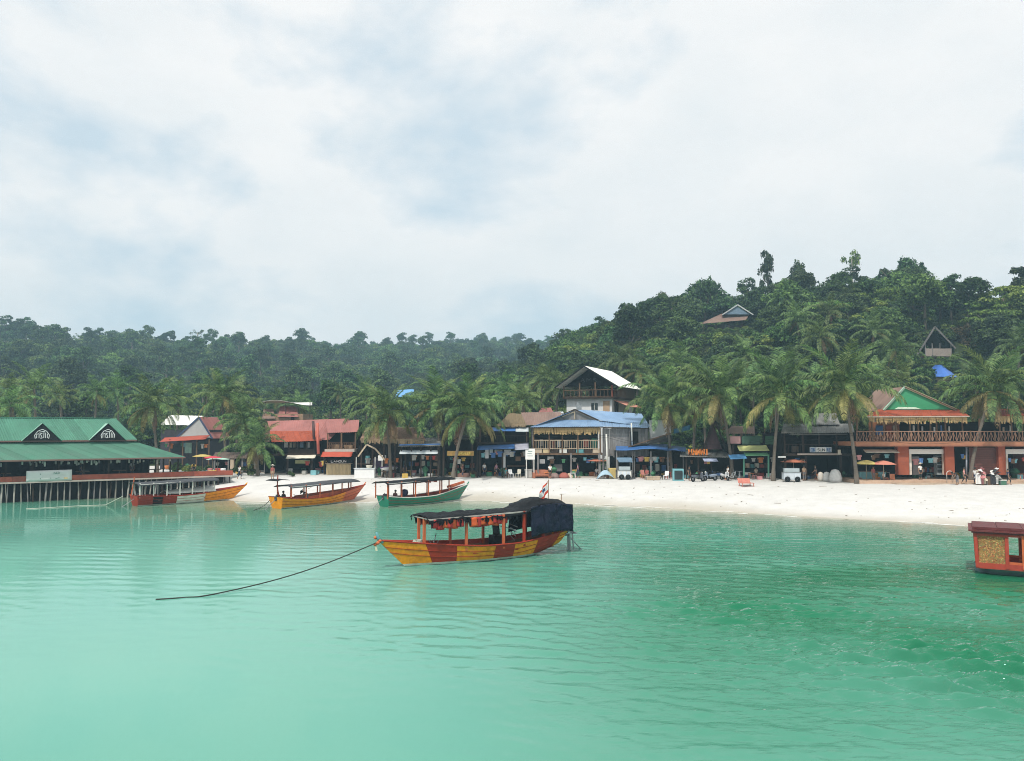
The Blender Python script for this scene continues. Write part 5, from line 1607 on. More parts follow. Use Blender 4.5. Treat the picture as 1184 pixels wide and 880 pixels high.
m = MB(); m.tube([Lt.P(702.5, 545, -1.2), Lt.P(701, 502, -1.2)], .09, 8); m.build('white_pole', P_WHITE, r, True)
m = MB(); m.tube([Lt.P(731, 515, -.6), Lt.P(730, 489, -.6)], .08, 8); m.build('vent_pipe', P_WHITE, r, True)
for (a_, b_, c_, d_, mt) in ((624, 630, 531, 536, WHITE_P), (633, 640, 528, 532, WHITE_P), (641, 650, 537, 545, WOOD_GREY)):
    Lt.pbox('hung_goods', mt, a_, b_, c_, d_, .7, .9)

# the white house with the big white roof on the slope behind
zW = lz(at(690, 470, 104).x, 106)
t = thing('white_roof_house', 'white two-storey house with a broad bright white roof and open dark gable on the slope', 'house', (at(681, 480, 103).x, 103, zW), R(-26))
wh = t
hz = 7 + (495 - 477) / FPX * 103 - zW    # local height of the white wall foot that shows
e1 = 7 + (495 - 459.5) / FPX * 103 - zW  # balcony floor
e2 = 7 + (495 - 447) / FPX * 103 - zW    # eaves
e3 = 7 + (495 - 423) / FPX * 102 - zW    # ridge
wx = 3.5                                  # half width of the gable
dp_ = 10.0
MB().box(-wx + .3, 0, -1, wx - .3, dp_ - 1, e1 - .2).build('lower_wall', WHITE_WALL, t)
MB().box(-wx, -.7, e1 - .2, wx + .2, dp_, e1).build('upper_floor', WOOD_DK, t)
roof_slope(t, (-wx - .9, -1.2, e2 - .1), (-wx - .9, dp_, e2 - .1), (-.2, dp_, e3), (-.2, -1.2, e3), WHITE_ROOF, n=8)
roof_slope(t, (wx + .9, -1.2, e2 - .1), (wx + .9, dp_, e2 - .1), (-.2, dp_, e3), (-.2, -1.2, e3), WHITE_ROOF, n=9)
g = MB(); g.prism([(-wx - .5, e2 + .1), (wx + .5, e2 + .1), (-.2, e3 - .15)], 1.2, 1.3); g.build('gable_board', DARK_WALL, t)
MB().box(-wx, dp_ - .6, e1, wx, dp_ - .5, e2 + .2).build('back_wall', DARK_WALL, t)
MB().box(wx - .12, 1.6, e1, wx, dp_ - .6, e2 + .1).build('upper_wall', M('wall_brown', (.12, .085, .06), rough=.9, var=.3), t)
for s in (-1, 1):
    MB().bar((s * (wx + .95) , -1.25, e2 - .16), (-.2, -1.25, e3 - .05), .08, .18).build('barge_board', P_BLACK, t)
for x in (-wx + .1, -1.1, 1.1, wx - .1):
    MB().bar((x, -.5, e1), (x, -.5, e2 + (.5 if abs(x) < 2 else .1)), .15).build('post', P_RED if x > 3 else WOOD, t)
m = MB(); rail(m, (-wx + .1, -.6, e1), (wx - .1, -.6, e1), .95, .5, .06); m.build('balcony_rail', WOOD, t)
m = MB(); rail(m, (wx, -.4, e1), (wx, 5, e1), .95, .5, .06); m.build('balcony_rail', WOOD, t)
wf = MB().box(.35, -.06, hz + .35, 1.25, .02, hz + 1.25).build('window', GLASS, t)
MB().bar((.8, -.08, hz + .35), (.8, -.08, hz + 1.25), .06).build('mullion', P_WHITE, wf)
MB().box(2.0, -.06, hz - .3, 2.9, .02, hz + 1.5).build('door', M('door_tan', (.40, .28, .18), rough=.7, var=.2), t)
roof_slope(t, (wx + 2.0, .2, e1 - 1.3), (wx + 2.0, 6, e1 - 1.3), (wx - .1, 6, e1 - .45), (wx - .1, .2, e1 - .45), M('roof_salmon', (.52, .24, .17), rough=.7, var=.15), n=6)
for y in (.4, 3, 5.6):
    MB().bar((wx + 1.8, y, -1), (wx + 1.8, y, e1 - 1.25), .14).build('post', WOOD_DK, t)
MB().box(wx - .25, 1.0, hz - 1, wx - .12, 2.2, hz + 1.6).build('door', WOOD_DK, t)
strokes_ = MB(); strokes(strokes_, A_['A'] + [(.2, 0, .2, .6)], -1.6, e2 + .7, .6, .5, 1.15, .05); strokes(strokes_, A_['M'], -.7, e2 + .7, .6, .5, 1.15, .05); strokes(strokes_, A_['R'], .2, e2 + .7, .5, .5, 1.15, .05); strokes_.build('gable_lettering', M('faded_letters', (.16, .17, .18)), t)

# shops under the blue tarp, right of the blue-roofed house
Lt = Lot('tarp_shop', 'open beach shop under a blue tarpaulin and a sloping net roof', 'shop', 712, 85.5)
r = Lt.root
Lt.shell(712, 792, 5.5, Lt.Z(521))
m = MB(); m.grid(lambda u, v: Lt.P(712 + 60 * u, 521.5 - 1.5 * u - 1.2 * (1 - v) + .6 * math.sin(u * 8), -1.3 + 3.4 * v) + Vector((0, 0, .7 * v)), 20, 6, .03); m.build('blue_tarp', BLUE_TARP, r, True)
m = MB(); m.grid(lambda u, v: Lt.P(766 + 27 * u, 520.0 + 1.5 * u + .5 * math.sin(u * 9), -1.1 + 3.2 * v) + Vector((0, 0, .5 * v)), 12, 6, .03); m.build('dark_tarp', BLUE_TARP_DK, r, True)
m = MB(); m.grid(lambda u, v: Lt.P(728 + 50 * u, 516 - 15 * u + 17 * u * v * .55, .5 + 0 * v) + Vector((0, 1.5 * (1 - v), 0)), 14, 6, .02); m.build('net_roof', NET, r, True)
MB().bar(Lt.P(726, 517, .4), Lt.P(777, 500.5, .4), .1).build('pole', WOOD, r)
Lt.pbox('white_panel', WHITE_WALL, 751, 776, 486, 509, 3.2, 3.3)
m = MB(); m.grid(lambda u, v: Lt.P(779 + 19 * u, 496 - 4.5 * u + 5.5 * v, 2.0), 8, 4, .03); m.build('corner_tarp', M('tarp_teal_blue', (.03, .15, .27), rough=.5, var=.2), r, True)
awning(r, Lt.P(714, 529, -.4), Lt.P(730, 529, -.4), 1.0, .5, M('awning_blue_grey', (.16, .26, .36), rough=.7), seed=12, nu=8)
Lt.posts([713, 731, 733, 752, 772, 790], 522, None, -.5, .13, WOOD_GREY)
Lt.pbox('lamp_panel', CREAM, 752, 760, 530.5, 532.5, .3, .4)
for i in range(7):
    Lt.pbox('shelf_goods', [WOOD, ORANGE_WALL, P_TEAL, CREAM, INK_B, WOOD_PALE, P_RED][i], 735 + i * 7.5, 739.5 + i * 7.5, 537 + i % 3, 545, 2.8, 3.2)

# shop with orange letters on its roof edge
Lt = Lot('orange_letter_shop', 'dark shop with big orange letters on the roof edge and parked scooters in front', 'shop', 791, 84.5)
r = Lt.root
Lt.shell(791, 846, 5.5, Lt.Z(527))
roof_slope(r, Lt.P(786, 528, -.9), Lt.P(846, 529, -.9), Lt.P(845, 520.5, 3), Lt.P(788, 520.5, 3), GREY_ROOF, n=7)
lettering(r, [A_[c] for c in 'WANNI'], Lt.X(795.5, -.5), Lt.X(819.5, -.5), Lt.Z(526.3, -.5), Lt.Z(519.2, -.5), -.5, INK_O, .15, 'orange_letters')
MB().bar(Lt.P(793, 519.2, -.42), Lt.P(820, 519.2, -.42), .06).build('letter_rail', WOOD_DK, r); MB().bar(Lt.P(793, 526.6, -.42), Lt.P(820, 526.6, -.42), .06).build('letter_rail', WOOD_DK, r)
Lt.posts([793, 807, 822, 844], 527, None, -.3, .14, WOOD_DK)
awning(r, Lt.P(812, 529.5, -.6), Lt.P(828, 529.5, -.6), .9, .35, M('awning_lilac', (.35, .40, .55), rough=.7), seed=13, nu=8)
m = MB(); m.prism([(Lt.X(815), Lt.Z(520)), (Lt.X(838), Lt.Z(520)), (Lt.X(827), Lt.Z(488))], 1.2, 1.35); m.build('hut_gable', M('gable_plum', (.075, .04, .045), rough=.9, var=.4), r)
for s, px in ((-1, 813), (1, 840)):
    MB().bar(Lt.P(px, 521, 1.0), Lt.P(827, 486.5, 1.0), .08, .2).build('barge_board', WOOD_DK, r)
roof_slope(r, Lt.P(813, 521, 1.0), Lt.P(814, 520, 5), Lt.P(827, 487, 5), Lt.P(827, 486.5, 1.0), BROWN_ROOF, n=4)
roof_slope(r, Lt.P(840, 521, 1.0), Lt.P(840, 520, 5), Lt.P(827, 487, 5), Lt.P(827, 486.5, 1.0), BROWN_ROOF, n=4)

# green-framed stall with signs above
Lt = Lot('green_stall', 'green-framed stall below a yellow-green awning with pink and green boards above', 'stall', 846, 84)
r = Lt.root
Lt.shell(846, 905, 5, Lt.Z(513))
roof_slope(r, Lt.P(838, 501, .8), Lt.P(873, 501.5, .8), Lt.P(871, 493, 4), Lt.P(846, 493, 4), BROWN_ROOF, n=4)
Lt.pbox('pink_board', M('board_pink', (.48, .27, .27), rough=.8, var=.1), 841, 856, 504.5, 513, .2, .28)
Lt.pbox('green_board', M('board_green', (.045, .10, .07), rough=.8, var=.2), 858, 879, 504, 514, .2, .28)
Lt.pbox('green_board', M('board_green2', (.05, .13, .07), rough=.8, var=.2), 884.5, 895, 504, 514, .3, .38)
awning(r, Lt.P(852, 515.5, -.2), Lt.P(886, 515, -.2), 1.0, .55, M('awning_lime', (.50, .52, .22), rough=.8, var=.15), seed=14)
awning(r, Lt.P(860, 523.5, -.4), Lt.P(887, 523.5, -.4), .7, .3, M('awning_green', (.18, .45, .24), rough=.8, var=.15), seed=15, nu=10)
awning(r, Lt.P(842, 526, -.6), Lt.P(861, 525, -.6), .9, .45, M('tarp_bright_blue', (.10, .30, .58), rough=.6), seed=16, nu=8)
for px in (860, 888.5):
    MB().bar(Lt.P(px, 525, -.6), Lt.P(px, 551, -.6), .14).build('green_post', M('post_green', (.12, .35, .24), rough=.6), r)
MB().bar(Lt.P(859, 525.5, -.62), Lt.P(889.5, 525.5, -.62), .1, .16).build('green_beam', M('post_green', (.12, .35, .24)), r)
Lt.posts([847, 903], 514, None, 0, .15, WOOD_DK)
for i in range(5):
    Lt.pbox('shelf_goods', [WOOD_PALE, P_TEAL, CREAM, RED_CLOTH, WOOD][i], 862 + i * 5.5, 866 + i * 5.5, 536 + i % 2, 541, 2.4, 2.8)

# dark two-storey bar with a pale sign on the balcony
Lt = Lot('dark_bar', 'dark two-storey bar with a pale sign on its balcony rail', 'bar', 905, 82)
r = Lt.root
Lt.shell(905, 986, 6.5, Lt.Z(500))
Lt.box('upper_floor', WOOD_DK, Lt.X(905), -.3, Lt.Z(527), Lt.X(986), 6.5, Lt.Z(525))
MB().bar(Lt.P(922, 525.2, -.4), Lt.P(973, 525.2, -.4), .1, .16).build('edge_beam', M('edge_pale', (.5, .42, .37)), r)
Lt.pbox('upper_wall', DARK_WALL, 905, 986, 494, 526, 2.4, 2.5)
roof_slope(r, Lt.P(903, 501, -.7), Lt.P(988, 500, -.7), Lt.P(985, 490, 2.6), Lt.P(906, 490, 2.6), GREY_ROOF, n=8)
roof_slope(r, Lt.P(933, 491, 1.6), Lt.P(971, 491, 1.6), Lt.P(966, 478, 4.6), Lt.P(942, 478, 4.6), GREY_ROOF, n=4)
m = MB(); rail(m, Lt.P(907, 525, -.2), Lt.P(985, 525, -.2), 1.0, .4, .05); m.build('balcony_rail', WOOD_DK, r)
sg = Lt.pbox('sign_board', M('sign_grey_blue', (.42, .46, .50), rough=.6, var=.15), 936, 961, 517, 523, -.42, -.34)
MB().box(Lt.X(943.5, -.45), -.45, Lt.Z(522.6, -.45), Lt.X(954.5, -.45), -.43, Lt.Z(517.4, -.45)).build('sign_face', BOARD_W, sg)
lettering(sg, [A_[c] for c in 'SUN'], Lt.X(944.5, -.47), Lt.X(953.5, -.47), Lt.Z(521.8, -.47), Lt.Z(518.6, -.47), -.47, INK, .05)
lettering(sg, [A_[c] for c in 'OB'], Lt.X(937, -.44), Lt.X(942.5, -.44), Lt.Z(522, -.44), Lt.Z(518.4, -.44), -.44, INK_B, .06)
lettering(sg, [A_[c] for c in 'RE'], Lt.X(955.5, -.44), Lt.X(960.5, -.44), Lt.Z(522, -.44), Lt.Z(518.4, -.44), -.44, INK_B, .06)
Lt.posts([907, 928, 947, 967, 985], 500, 526, -.15, .13, WOOD_DK); Lt.posts([907, 931, 971, 985], 526, None, -.1, .2, WOOD_DK)
Lt.pbox('sign_strip', BOARD_W, 899, 908, 527.5, 529.3, -.5, -.45)
Lt.pbox('upper_panel', M('panel_brown', (.11, .08, .06), rough=.8), 915, 923, 516, 523, .6, .66); Lt.pbox('upper_panel', CREAM, 968.5, 971.5, 520, 525.5, -.5, -.4)
Lt.pbox('upper_rail_band', WOOD_GREY, 913, 980, 501.5, 502.6, -.5, -.42)

# the terracotta building at the right
Lt = Lot('terracotta_building', 'long two-storey terracotta building with a timber balcony, red roof and green gable', 'building', 986, 78.5)
r = Lt.root
TB = Lt
X, Z = Lt.X, Lt.Z
Lt.box('plinth', M('plinth_tan', (.50, .35, .25), rough=.9, var=.15, dirt=.3), X(984), -1.6, -1.0, X(1204), 8, .32)
Lt.box('front_step', M('step_tan', (.52, .40, .30), rough=.9, var=.15, dirt=.3), X(1020), -2.6, -1.0, X(1204), -1.62, .12)
Lt.box('back_wall', DARK_WALL, X(988), 4.5, .32, X(1206), 4.65, Z(498))
Lt.box('side_wall', ORANGE_WALL, X(1203), .4, .32, X(1206), 4.5, Z(498))
for (a_, b_) in ((1037.5, 1050), (1092, 1102.5), (1153.5, 1161.5)):
    Lt.pbox('column', ORANGE_WALL, a_, b_, 516, 549.2, -.35, .35)
Lt.box('ceiling_beam', DARK_WALL, X(988), .2, Z(517.6), X(1204), 4.5, Z(516.2))
Lt.box('balcony_slab', TERRA_BAND, X(989, -.9), -.95, Z(516, -.9), X(1206, -.9), 4.5, Z(511.2, -.9))
MB().bar((X(989, -.95), -1.0, Z(515.6, -.95)), (X(1206, -.95), -1.0, Z(515.6, -.95)), .06, .10).build('slab_trim', M('trim_dark', (.30, .12, .07), rough=.8), r)
for i, (a_, b_) in enumerate(((990, 1010), (1010, 1038), (1038, 1066), (1066, 1094), (1094, 1122), (1122, 1150), (1150, 1178), (1178, 1205))):
    m = MB(); rail(m, (X(a_ + .3, -.85), -.85, Z(511.2, -.85)), (X(b_ - .3, -.85), -.85, Z(511.2, -.85)), 1.05, .30, .06, True); m.build('balcony_rail', M('rail_wood', (.27, .15, .10), rough=.8, var=.3), r)
    MB().bar((X(b_, -.85), -.85, Z(511.5, -.85)), (X(b_, -.85), -.85, Z(498, -.85)), .12).build('rail_post', WOOD, r)
# awnings over the shop fronts
awning(r, (X(998), .1, Z(519.8)), (X(1036), .1, Z(519.8)), .7, .3, CREAM, seed=20, nu=8)
Lt.pbox('shutter_box', M('shutter_white', (.70, .69, .65), rough=.6, var=.05), 1050.5, 1091.5, 519.5, 525, -.05, .3)
Lt.pbox('shutter_box', M('shutter_white', (.70, .69, .65)), 1162, 1204, 519.5, 525, -.05, .3)
for (a_, b_) in ((1050.5, 1053), (1089.5, 1091.8), (1162, 1164.3)):
    Lt.pbox('door_jamb', M('jamb_cream', (.62, .56, .48), rough=.7), a_, b_, 525, 549, .0, .25)
fr = Lt.pbox('glass_cabinet', M('cabinet_grey', (.30, .36, .38), rough=.4, var=.2), 1082, 1089, 527, 549, .6, 1.2)
for k in range(4): MB().box(X(1082.6, .55), .55, Z(531.5 + k * 5, .55), X(1088.4, .55), .58, Z(528 + k * 5, .55)).build('pane', GLASS, fr)
Lt.pbox('side_shelf', M('shelf_grey', (.25, .24, .24), rough=.7), 1054, 1062, 528, 549, .8, 1.3)
# brown roller shutter
for k in range(12):
    z = Z(548.5) + k * (Z(517.5) - Z(548.5)) / 12
    MB().box(X(1120), .05 + .02 * (k % 2), z + .01, X(1153), .12, z + (Z(517.5) - Z(548.5)) / 12 - .005).build('shutter_slat', M('shutter_brown', (.13, .045, .032), rough=.6, var=.2), r)
m = MB(); m.tube([Lt.P(1117.5, 549, -.1), Lt.P(1117.5, 517, -.1)], .08, 8); m.build('pipe', M('pipe_bluegrey', (.35, .38, .45)), r, True)
# upper storey: timber posts, straw fringe, windows
Lt.pbox('upper_wall', M('wall_orange_dark', (.30, .12, .05), rough=.8, var=.25), 1005, 1040, 488, 512, 1.6, 1.7)
Lt.pbox('upper_wall', DARK_WALL, 1040, 1204, 488, 512, 1.9, 2.0)
for i, (a_, b_, mt) in enumerate(((1013, 1022, INK_B), (1025, 1031, ORANGE_WALL), (1033, 1037, WOOD_PALE))):
    Lt.pbox('panel', mt, a_, b_, 492, 503 + 4 * (i > 0), 1.45, 1.55)
Lt.posts([991, 1008, 1022, 1036, 1052, 1062, 1076, 1083, 1093, 1113, 1133, 1156, 1170, 1182, 1203], 484, 511.5, -.2, .13, WOOD)
for i, px in enumerate((1056, 1066, 1080, 1088, 1097, 1160, 1168, 1177)):
    Lt.pbox('bottle_display', [P_WHITE, PALE_TARP, P_WHITE, BLUE_TARP, P_WHITE, WOOD_PALE, P_WHITE, PALE_TARP][i], px, px + 1.6, 492 + i % 3, 500, .4, .5)
thatch_fringe(r, Lt.P(1004, 482, -.9), Lt.P(1118, 481, -.9), .72, THATCH_Y)
thatch_fringe(r, Lt.P(1150, 481.5, -.9), Lt.P(1206, 481.5, -.9), .72, THATCH_Y)
ROOF_TILE = ORANGE_ROOF
roof_slope(r, Lt.P(1002, 481, -1.1), Lt.P(1121, 480.5, -1.1), Lt.P(1108, 473, 1.2), Lt.P(1016, 473.5, 1.2), ROOF_TILE, n=11)
roof_slope(r, Lt.P(1146, 481, -1.1), Lt.P(1207, 480.5, -1.1), Lt.P(1206, 472.5, 1.2), Lt.P(1152, 473, 1.2), ROOF_TILE, n=6)
MB().bar(Lt.P(1002, 482, -1.15), Lt.P(1121, 481.5, -1.15), .05, .1).build('fascia_board', M('fascia_pale', (.45, .36, .30)), r)
gl, gr_, gc = X(1025, .9), X(1103, .9), X(1047, .9)
m = MB(); m.prism([(gl, Z(473.5, .9)), (gr_, Z(473.5, .9)), (gc, Z(448.5, .9))], .9, 1.0); gb = m.build('gable_board', GABLE_GREEN, r)
m = MB(); m.prism([(X(1035, .85), Z(473.2, .85)), (X(1066, .85), Z(473.2, .85)), (X(1060, .85), Z(471, .85)), (X(1040, .85), Z(470.5, .85))], .84, .89); m.build('pale_patch', M('patch_pale', (.55, .68, .55), rough=.6), gb)
MB().bar((gl - .3, .75, Z(474.5, .75)), (gc, .75, Z(447.6, .75)), .08, .22).build('barge_board', M('barge_mint', (.40, .62, .48), rough=.6), r)
MB().bar((gr_ + .3, .75, Z(474.0, .75)), (gc, .75, Z(447.6, .75)), .08, .22).build('barge_board', M('barge_tan', (.42, .36, .22), rough=.6), r)
roof_slope(r, (gl - .3, .6, Z(474.5, .6)), (gl - .3, 7, Z(474.5, .6)), (gc, 7, Z(447.4, .6)), (gc, .6, Z(447.4, .6)), BROWN_ROOF, n=5)
roof_slope(r, (gr_ + .3, .6, Z(474.0, .6)), (gr_ + .3, 7, Z(474.0, .6)), (gc, 7, Z(447.4, .6)), (gc, .6, Z(447.4, .6)), BROWN_ROOF, n=5)
for i in range(8):
    Lt.pbox('shelf_goods', [WOOD, P_TEAL, CREAM, RED_CLOTH, INK_B, WOOD_PALE, P_RED, P_WHITE][i], 1060 + i * 2.7, 1062 + i * 2.7, 540 + i % 3, 546, 3.0, 3.4)

# houses among the trees on the right slope
def hut_z(px, py, D): q = at(px, py, D); return lz(q.x, D)
Lt = Lot('hilltop_hut', 'hut with a broad rusty brown roof and small blue gable high on the right hill', 'hut', 812, (DH := settle(838, 381)), z0=hut_z(838, 370, DH))
r = Lt.root
Lt.box('wall', WOOD_DK, Lt.X(817), 0, -2, Lt.X(864), 7, Lt.Z(376))
roof_slope(r, Lt.P(809, 374.5, -1.2), Lt.P(862, 370, -1.2), Lt.P(868, 361.5, 4), Lt.P(834, 363, 4), BROWN_ROOF, n=8)
m = MB(); m.prism([(Lt.X(838, 1), Lt.Z(363.5, 1)), (Lt.X(870, 1), Lt.Z(363.5, 1)), (Lt.X(853, 1), Lt.Z(353, 1))], 1.0, 1.1); m.build('gable_board', M('gable_slate', (.16, .24, .32), rough=.7, var=.3), r)
for px in (835, 871): MB().bar(Lt.P(px, 364, .8), Lt.P(853, 352.5, .8), .1, .22).build('barge_board', M('barge_grey', (.50, .52, .52)), r)
for s, px in ((-1, 835), (1, 871)): roof_slope(r, Lt.P(px, 364, .8), Lt.P(px, 364, 6), Lt.P(853, 352, 6), Lt.P(853, 352, .8), GREY_ROOF, n=4)
Lt.posts([815, 830, 845, 860], 373, 384, -.8, .18, WOOD_DK)
Lt.pbox('window', GLASS, 840, 846, 376, 380, -.06, .02)

Lt = Lot('gabled_hut', 'weathered grey timber hut with a steep open gable on the right slope', 'hut', 1063, (DG := settle(1083, 418)), z0=hut_z(1083, 400, DG))
r = Lt.root
ap = Lt.P(1081, 378.5, 0)
for px, py in ((1060, 411), (1105, 403)):
    MB().bar(Lt.P(px, py, -.3), Lt.P(1081, 378, -.3), .1, .26).build('barge_board', WOOD_GREY, r)
roof_slope(r, Lt.P(1064, 404, 0), Lt.P(1066, 403, 5), Lt.P(1081, 379, 5), Lt.P(1081, 379, -.2), GREY_ROOF, n=4)
roof_slope(r, Lt.P(1104, 402, 0), Lt.P(1103, 401, 5), Lt.P(1081, 379, 5), Lt.P(1081, 379, -.2), GREY_ROOF, n=4)
m = MB(); plank_wall(m, Lt.X(1073), Lt.X(1104), Lt.Z(412), Lt.Z(403), .0, .3); m.build('balcony_boards', M('board_taupe', (.30, .25, .22), rough=.9, var=.2), r)
m = MB(); m.prism([(Lt.X(1068, 1.2), Lt.Z(404, 1.2)), (Lt.X(1100, 1.2), Lt.Z(404, 1.2)), (Lt.X(1081, 1.2), Lt.Z(381, 1.2))], 1.2, 1.3); m.build('gable_board', DARK_WALL, r)
Lt.box('floor', WOOD_DK, Lt.X(1066), 0, Lt.Z(413.5), Lt.X(1104), 5, Lt.Z(412))
Lt.posts([1073, 1081, 1090, 1103], 397, 412, .05, .13, WOOD_GREY)
for px in (1068, 1085, 1100):
    for dy in (.3, 4.5): MB().bar(Vector((Lt.X(px), dy, -1.5)), Vector((Lt.X(px), dy, Lt.Z(413))), .2).build('stilt', WOOD_GREY, r)

Lt = Lot('blue_roof_hut', 'small hut with a bright blue pyramid roof below the gabled hut', 'hut', 1069, (DB := settle(1086, 447)), z0=hut_z(1086, 432, DB))
r = Lt.root
roof_slope(r, Lt.P(1068, 435, 0), Lt.P(1107, 436, 0), Lt.P(1088, 422, 2.4), Lt.P(1082, 422, 2.4), M('roof_bright_blue', (.06, .17, .50), rough=.5, var=.15), n=5)
roof_slope(r, Lt.P(1107, 436, 0), Lt.P(1106, 434.5, 5), Lt.P(1088, 422, 2.5), Lt.P(1088, 422, 2.3), M('roof_bright_blue', (.06, .17, .50)), n=3)
roof_slope(r, Lt.P(1068, 435, 0), Lt.P(1069, 433.5, 5), Lt.P(1082, 422, 2.5), Lt.P(1082, 422, 2.3), M('roof_bright_blue', (.06, .17, .50)), n=3)
Lt.box('wall', M('wall_tan', (.32, .27, .16), rough=.9, var=.2), Lt.X(1072), .5, -1, Lt.X(1103), 4.5, Lt.Z(436))
Lt.posts([1070, 1104], 435, 445, .1, .15, WOOD); Lt.pbox('window', GLASS, 1080, 1086, 439, 443, .42, .5)

Lt = Lot('blue_roof_shed', 'small bright blue shed roof showing between the palms far behind', 'shed', 460, (DS := settle(472, 466)), z0=hut_z(475, 455, DS))
r = Lt.root
Lt.box('wall', WOOD_GREY, Lt.X(464), 0, -2, Lt.X(478), 5, Lt.Z(457))
roof_slope(r, Lt.P(457, 459, -.5), Lt.P(480, 458, -.5), Lt.P(478, 450, 4), Lt.P(460, 451, 4), M('roof_sky_blue', (.16, .38, .66), rough=.5, var=.1), n=5)
Lt.pbox('door', WOOD_DK, 467, 470, 461, 467, -.05, .02)
# low pink roof peeping over the brown roof
Lt = Lot('pink_roof_shed', 'low shed with a pinkish red roof behind the blue-awning shop', 'shed', 622, 100)
r = Lt.root
Lt.box('wall', WOOD_DK, Lt.X(624), 0, -.3, Lt.X(652), 5, Lt.Z(478))
roof_slope(r, Lt.P(622, 477.5, -.4), Lt.P(640, 477, -.4), Lt.P(637, 471.5, 3), Lt.P(626, 472, 3), RED_ROOF, n=4)
roof_slope(r, Lt.P(632, 480.5, -.8), Lt.P(653, 480, -.8), Lt.P(651, 476, 2), Lt.P(634, 476.5, 2), PALE_TARP, n=4)
# ------------------------------------------------------------------ forest on the hills
CLEAR = []                       # (x, y, r): places kept free for houses
def free(x, y, r=3.0):
    return all((x - a) ** 2 + (y - b) ** 2 > (c + r) ** 2 for a, b, c in CLEAR)
for (px, py, D, c) in ((700, 450, 108, 9), (838, 370, DH + 2, 8), (840, 376, DH - 6, 5), (1085, 400, DG + 2, 5), (1085, 400, DG - 5, 4), (1086, 432, DB + 2, 5), (1086, 440, DB - 5, 4), (330, 470, 124, 9), (470, 455, DS + 2, 6), (470, 455, DS - 8, 5), (222, 495, 112, 6)):
    q = at(px, py, D)
    CLEAR.append((q.x, q.y, c))
CLEAR.append((52, 84, 12))

# views of hillside houses that the photograph keeps open: columns, lowest row, depth
OPEN = [(808, 870, 379, DH), (1062, 1106, 408, DG), (1068, 1108, 436, DB), (648, 756, 470, 103), (302, 362, 478, 122), (457, 481, 462, DS), (186, 246, 500, 104), (572, 655, 486, 100)]
def blocks_view(x, y, z, h, rad):
    px, py = proj((x, y, z + h))
    rp = rad / y * FPX
    return any(y < D and a - rp < px < b + rp and py < low for a, b, low, D in OPEN)
def seen_top(x, y, ztop):
    """is a tree top above the bare land in front of it, from anywhere near the camera?"""
    t = np.linspace(0.25, 0.97, 40)
    zz = landZ(x * t, y * t) + np.where(y * t > frontY(x * t) + 20, 3.0, 0)
    need = CAM_H + (ztop - CAM_H) * t
    return bool((need + 2.0 > zz).all())

def scatter(x0, x1, y0, y1, step, seed):
    r = random.Random(seed)
    pts = []
    y = y0
    while y < y1:
        x = x0
        while x < x1:
            pts.append((x + r.uniform(-.48, .48) * step, y + r.uniform(-.48, .48) * step))
            x += step
        y += step * 0.9
    return pts
def in_frame(x, y, m=1.0):
    return abs(x) < 0.672 * y + m * 5

GR_R = 'forest trees on the right hill'
GR_L = 'forest trees on the left hills'
rs = random.Random(21)
mix_r = ['round_dark'] * 5 + ['round_mid'] * 4 + ['layered_light'] * 2 + ['tall_dark'] * 1
LBL = {
    'round_dark': 'dark green round-crowned tree in the forest on the {}',
    'round_mid': 'mid green bushy tree in the forest on the {}',
    'layered_light': 'light yellow-green layered tree in the forest on the {}',
    'tall_dark': 'tall dark narrow-crowned tree in the forest on the {}',
    'dry': 'brownish dry-leaved tree in the forest on the {}',
    'sparse_pale': 'pale-stemmed sparse tree sticking out of the forest on the {}',
}
KIND = {'round_dark': 'round_crowned_tree', 'round_mid': 'bushy_tree', 'layered_light': 'layered_tree', 'tall_dark': 'tall_narrow_tree', 'dry': 'dry_tree', 'sparse_pale': 'sparse_tree'}
count_r = 0
for (x, y) in scatter(-30, 135, 100, 192, 5.2, 5):
    b = frontY(x)
    if y < b + 22 or not in_frame(x, y, 1.5) or not free(x, y): continue
    z = lz(x, y)
    if z < 5.0 and x < 12: continue
    hr = np.interp(x, _RX, _RH)
    up = (z - 2) / max(4, hr)
    key = rs.choice(mix_r)
    if x < 14 and rs.random() < 0.55: key = 'layered_light' if y < 140 else 'round_dark'
    if rs.random() < 0.02: key = 'dry'
    s = rs.uniform(0.72, 1.12) * (0.85 if up < 0.4 else 1.0)
    if not seen_top(x, y, z + 9 * s): continue
    s = next((s * k for k in (1, .75, .55, .4) if not blocks_view(x, y, z, 9.5 * s * k, 2.6 * s * k)), None)
    if s is None: continue
    plant_tree(KIND[key], key, LBL[key].format('right hill'), GR_R, (x, y, z), s)
    count_r += 1

# the trees that stand out on the right-hand skyline
def skyline(px, py_top, D, key, s, label, lean=(0, 0), var=0, sz=1.0):
    p = at(px, py_top, D)
    hh = SPECIES[key][var][2]
    z = p.z - hh * s * sz * 0.96
    g = lz(p.x, p.y)
    if z > g:                      # lengthen the stem so that it stands on the ground
        sz = (p.z - g) / (hh * s * 0.96)
        z = g
    plant_tree('skyline_tree', key, label, 'trees on the right-hand skyline', (p.x, p.y, z), s, rs.uniform(0, 6), lean, var, sz)
skyline(887, 290, 172, 'tall_dark', 0.62, 'slim dark tree leaning right, alone on top of the right hill', (0.0, 0.0), 1)
skyline(920, 304, 172, 'round_dark', 0.85, 'small round dark tree on the hilltop beside the slim leaning one', var=1)
skyline(985, 284, 170, 'sparse_pale', 0.85, 'tall bare pale-stemmed tree with a wispy crown on the right hilltop', var=0)
skyline(1040, 296, 164, 'round_dark', 1.25, 'broadest dark tree crown on the right-hand skyline', var=2)
skyline(985, 308, 166, 'tall_dark', 0.9, 'pointed dark tree under the bare wispy one on the right hilltop', var=2)
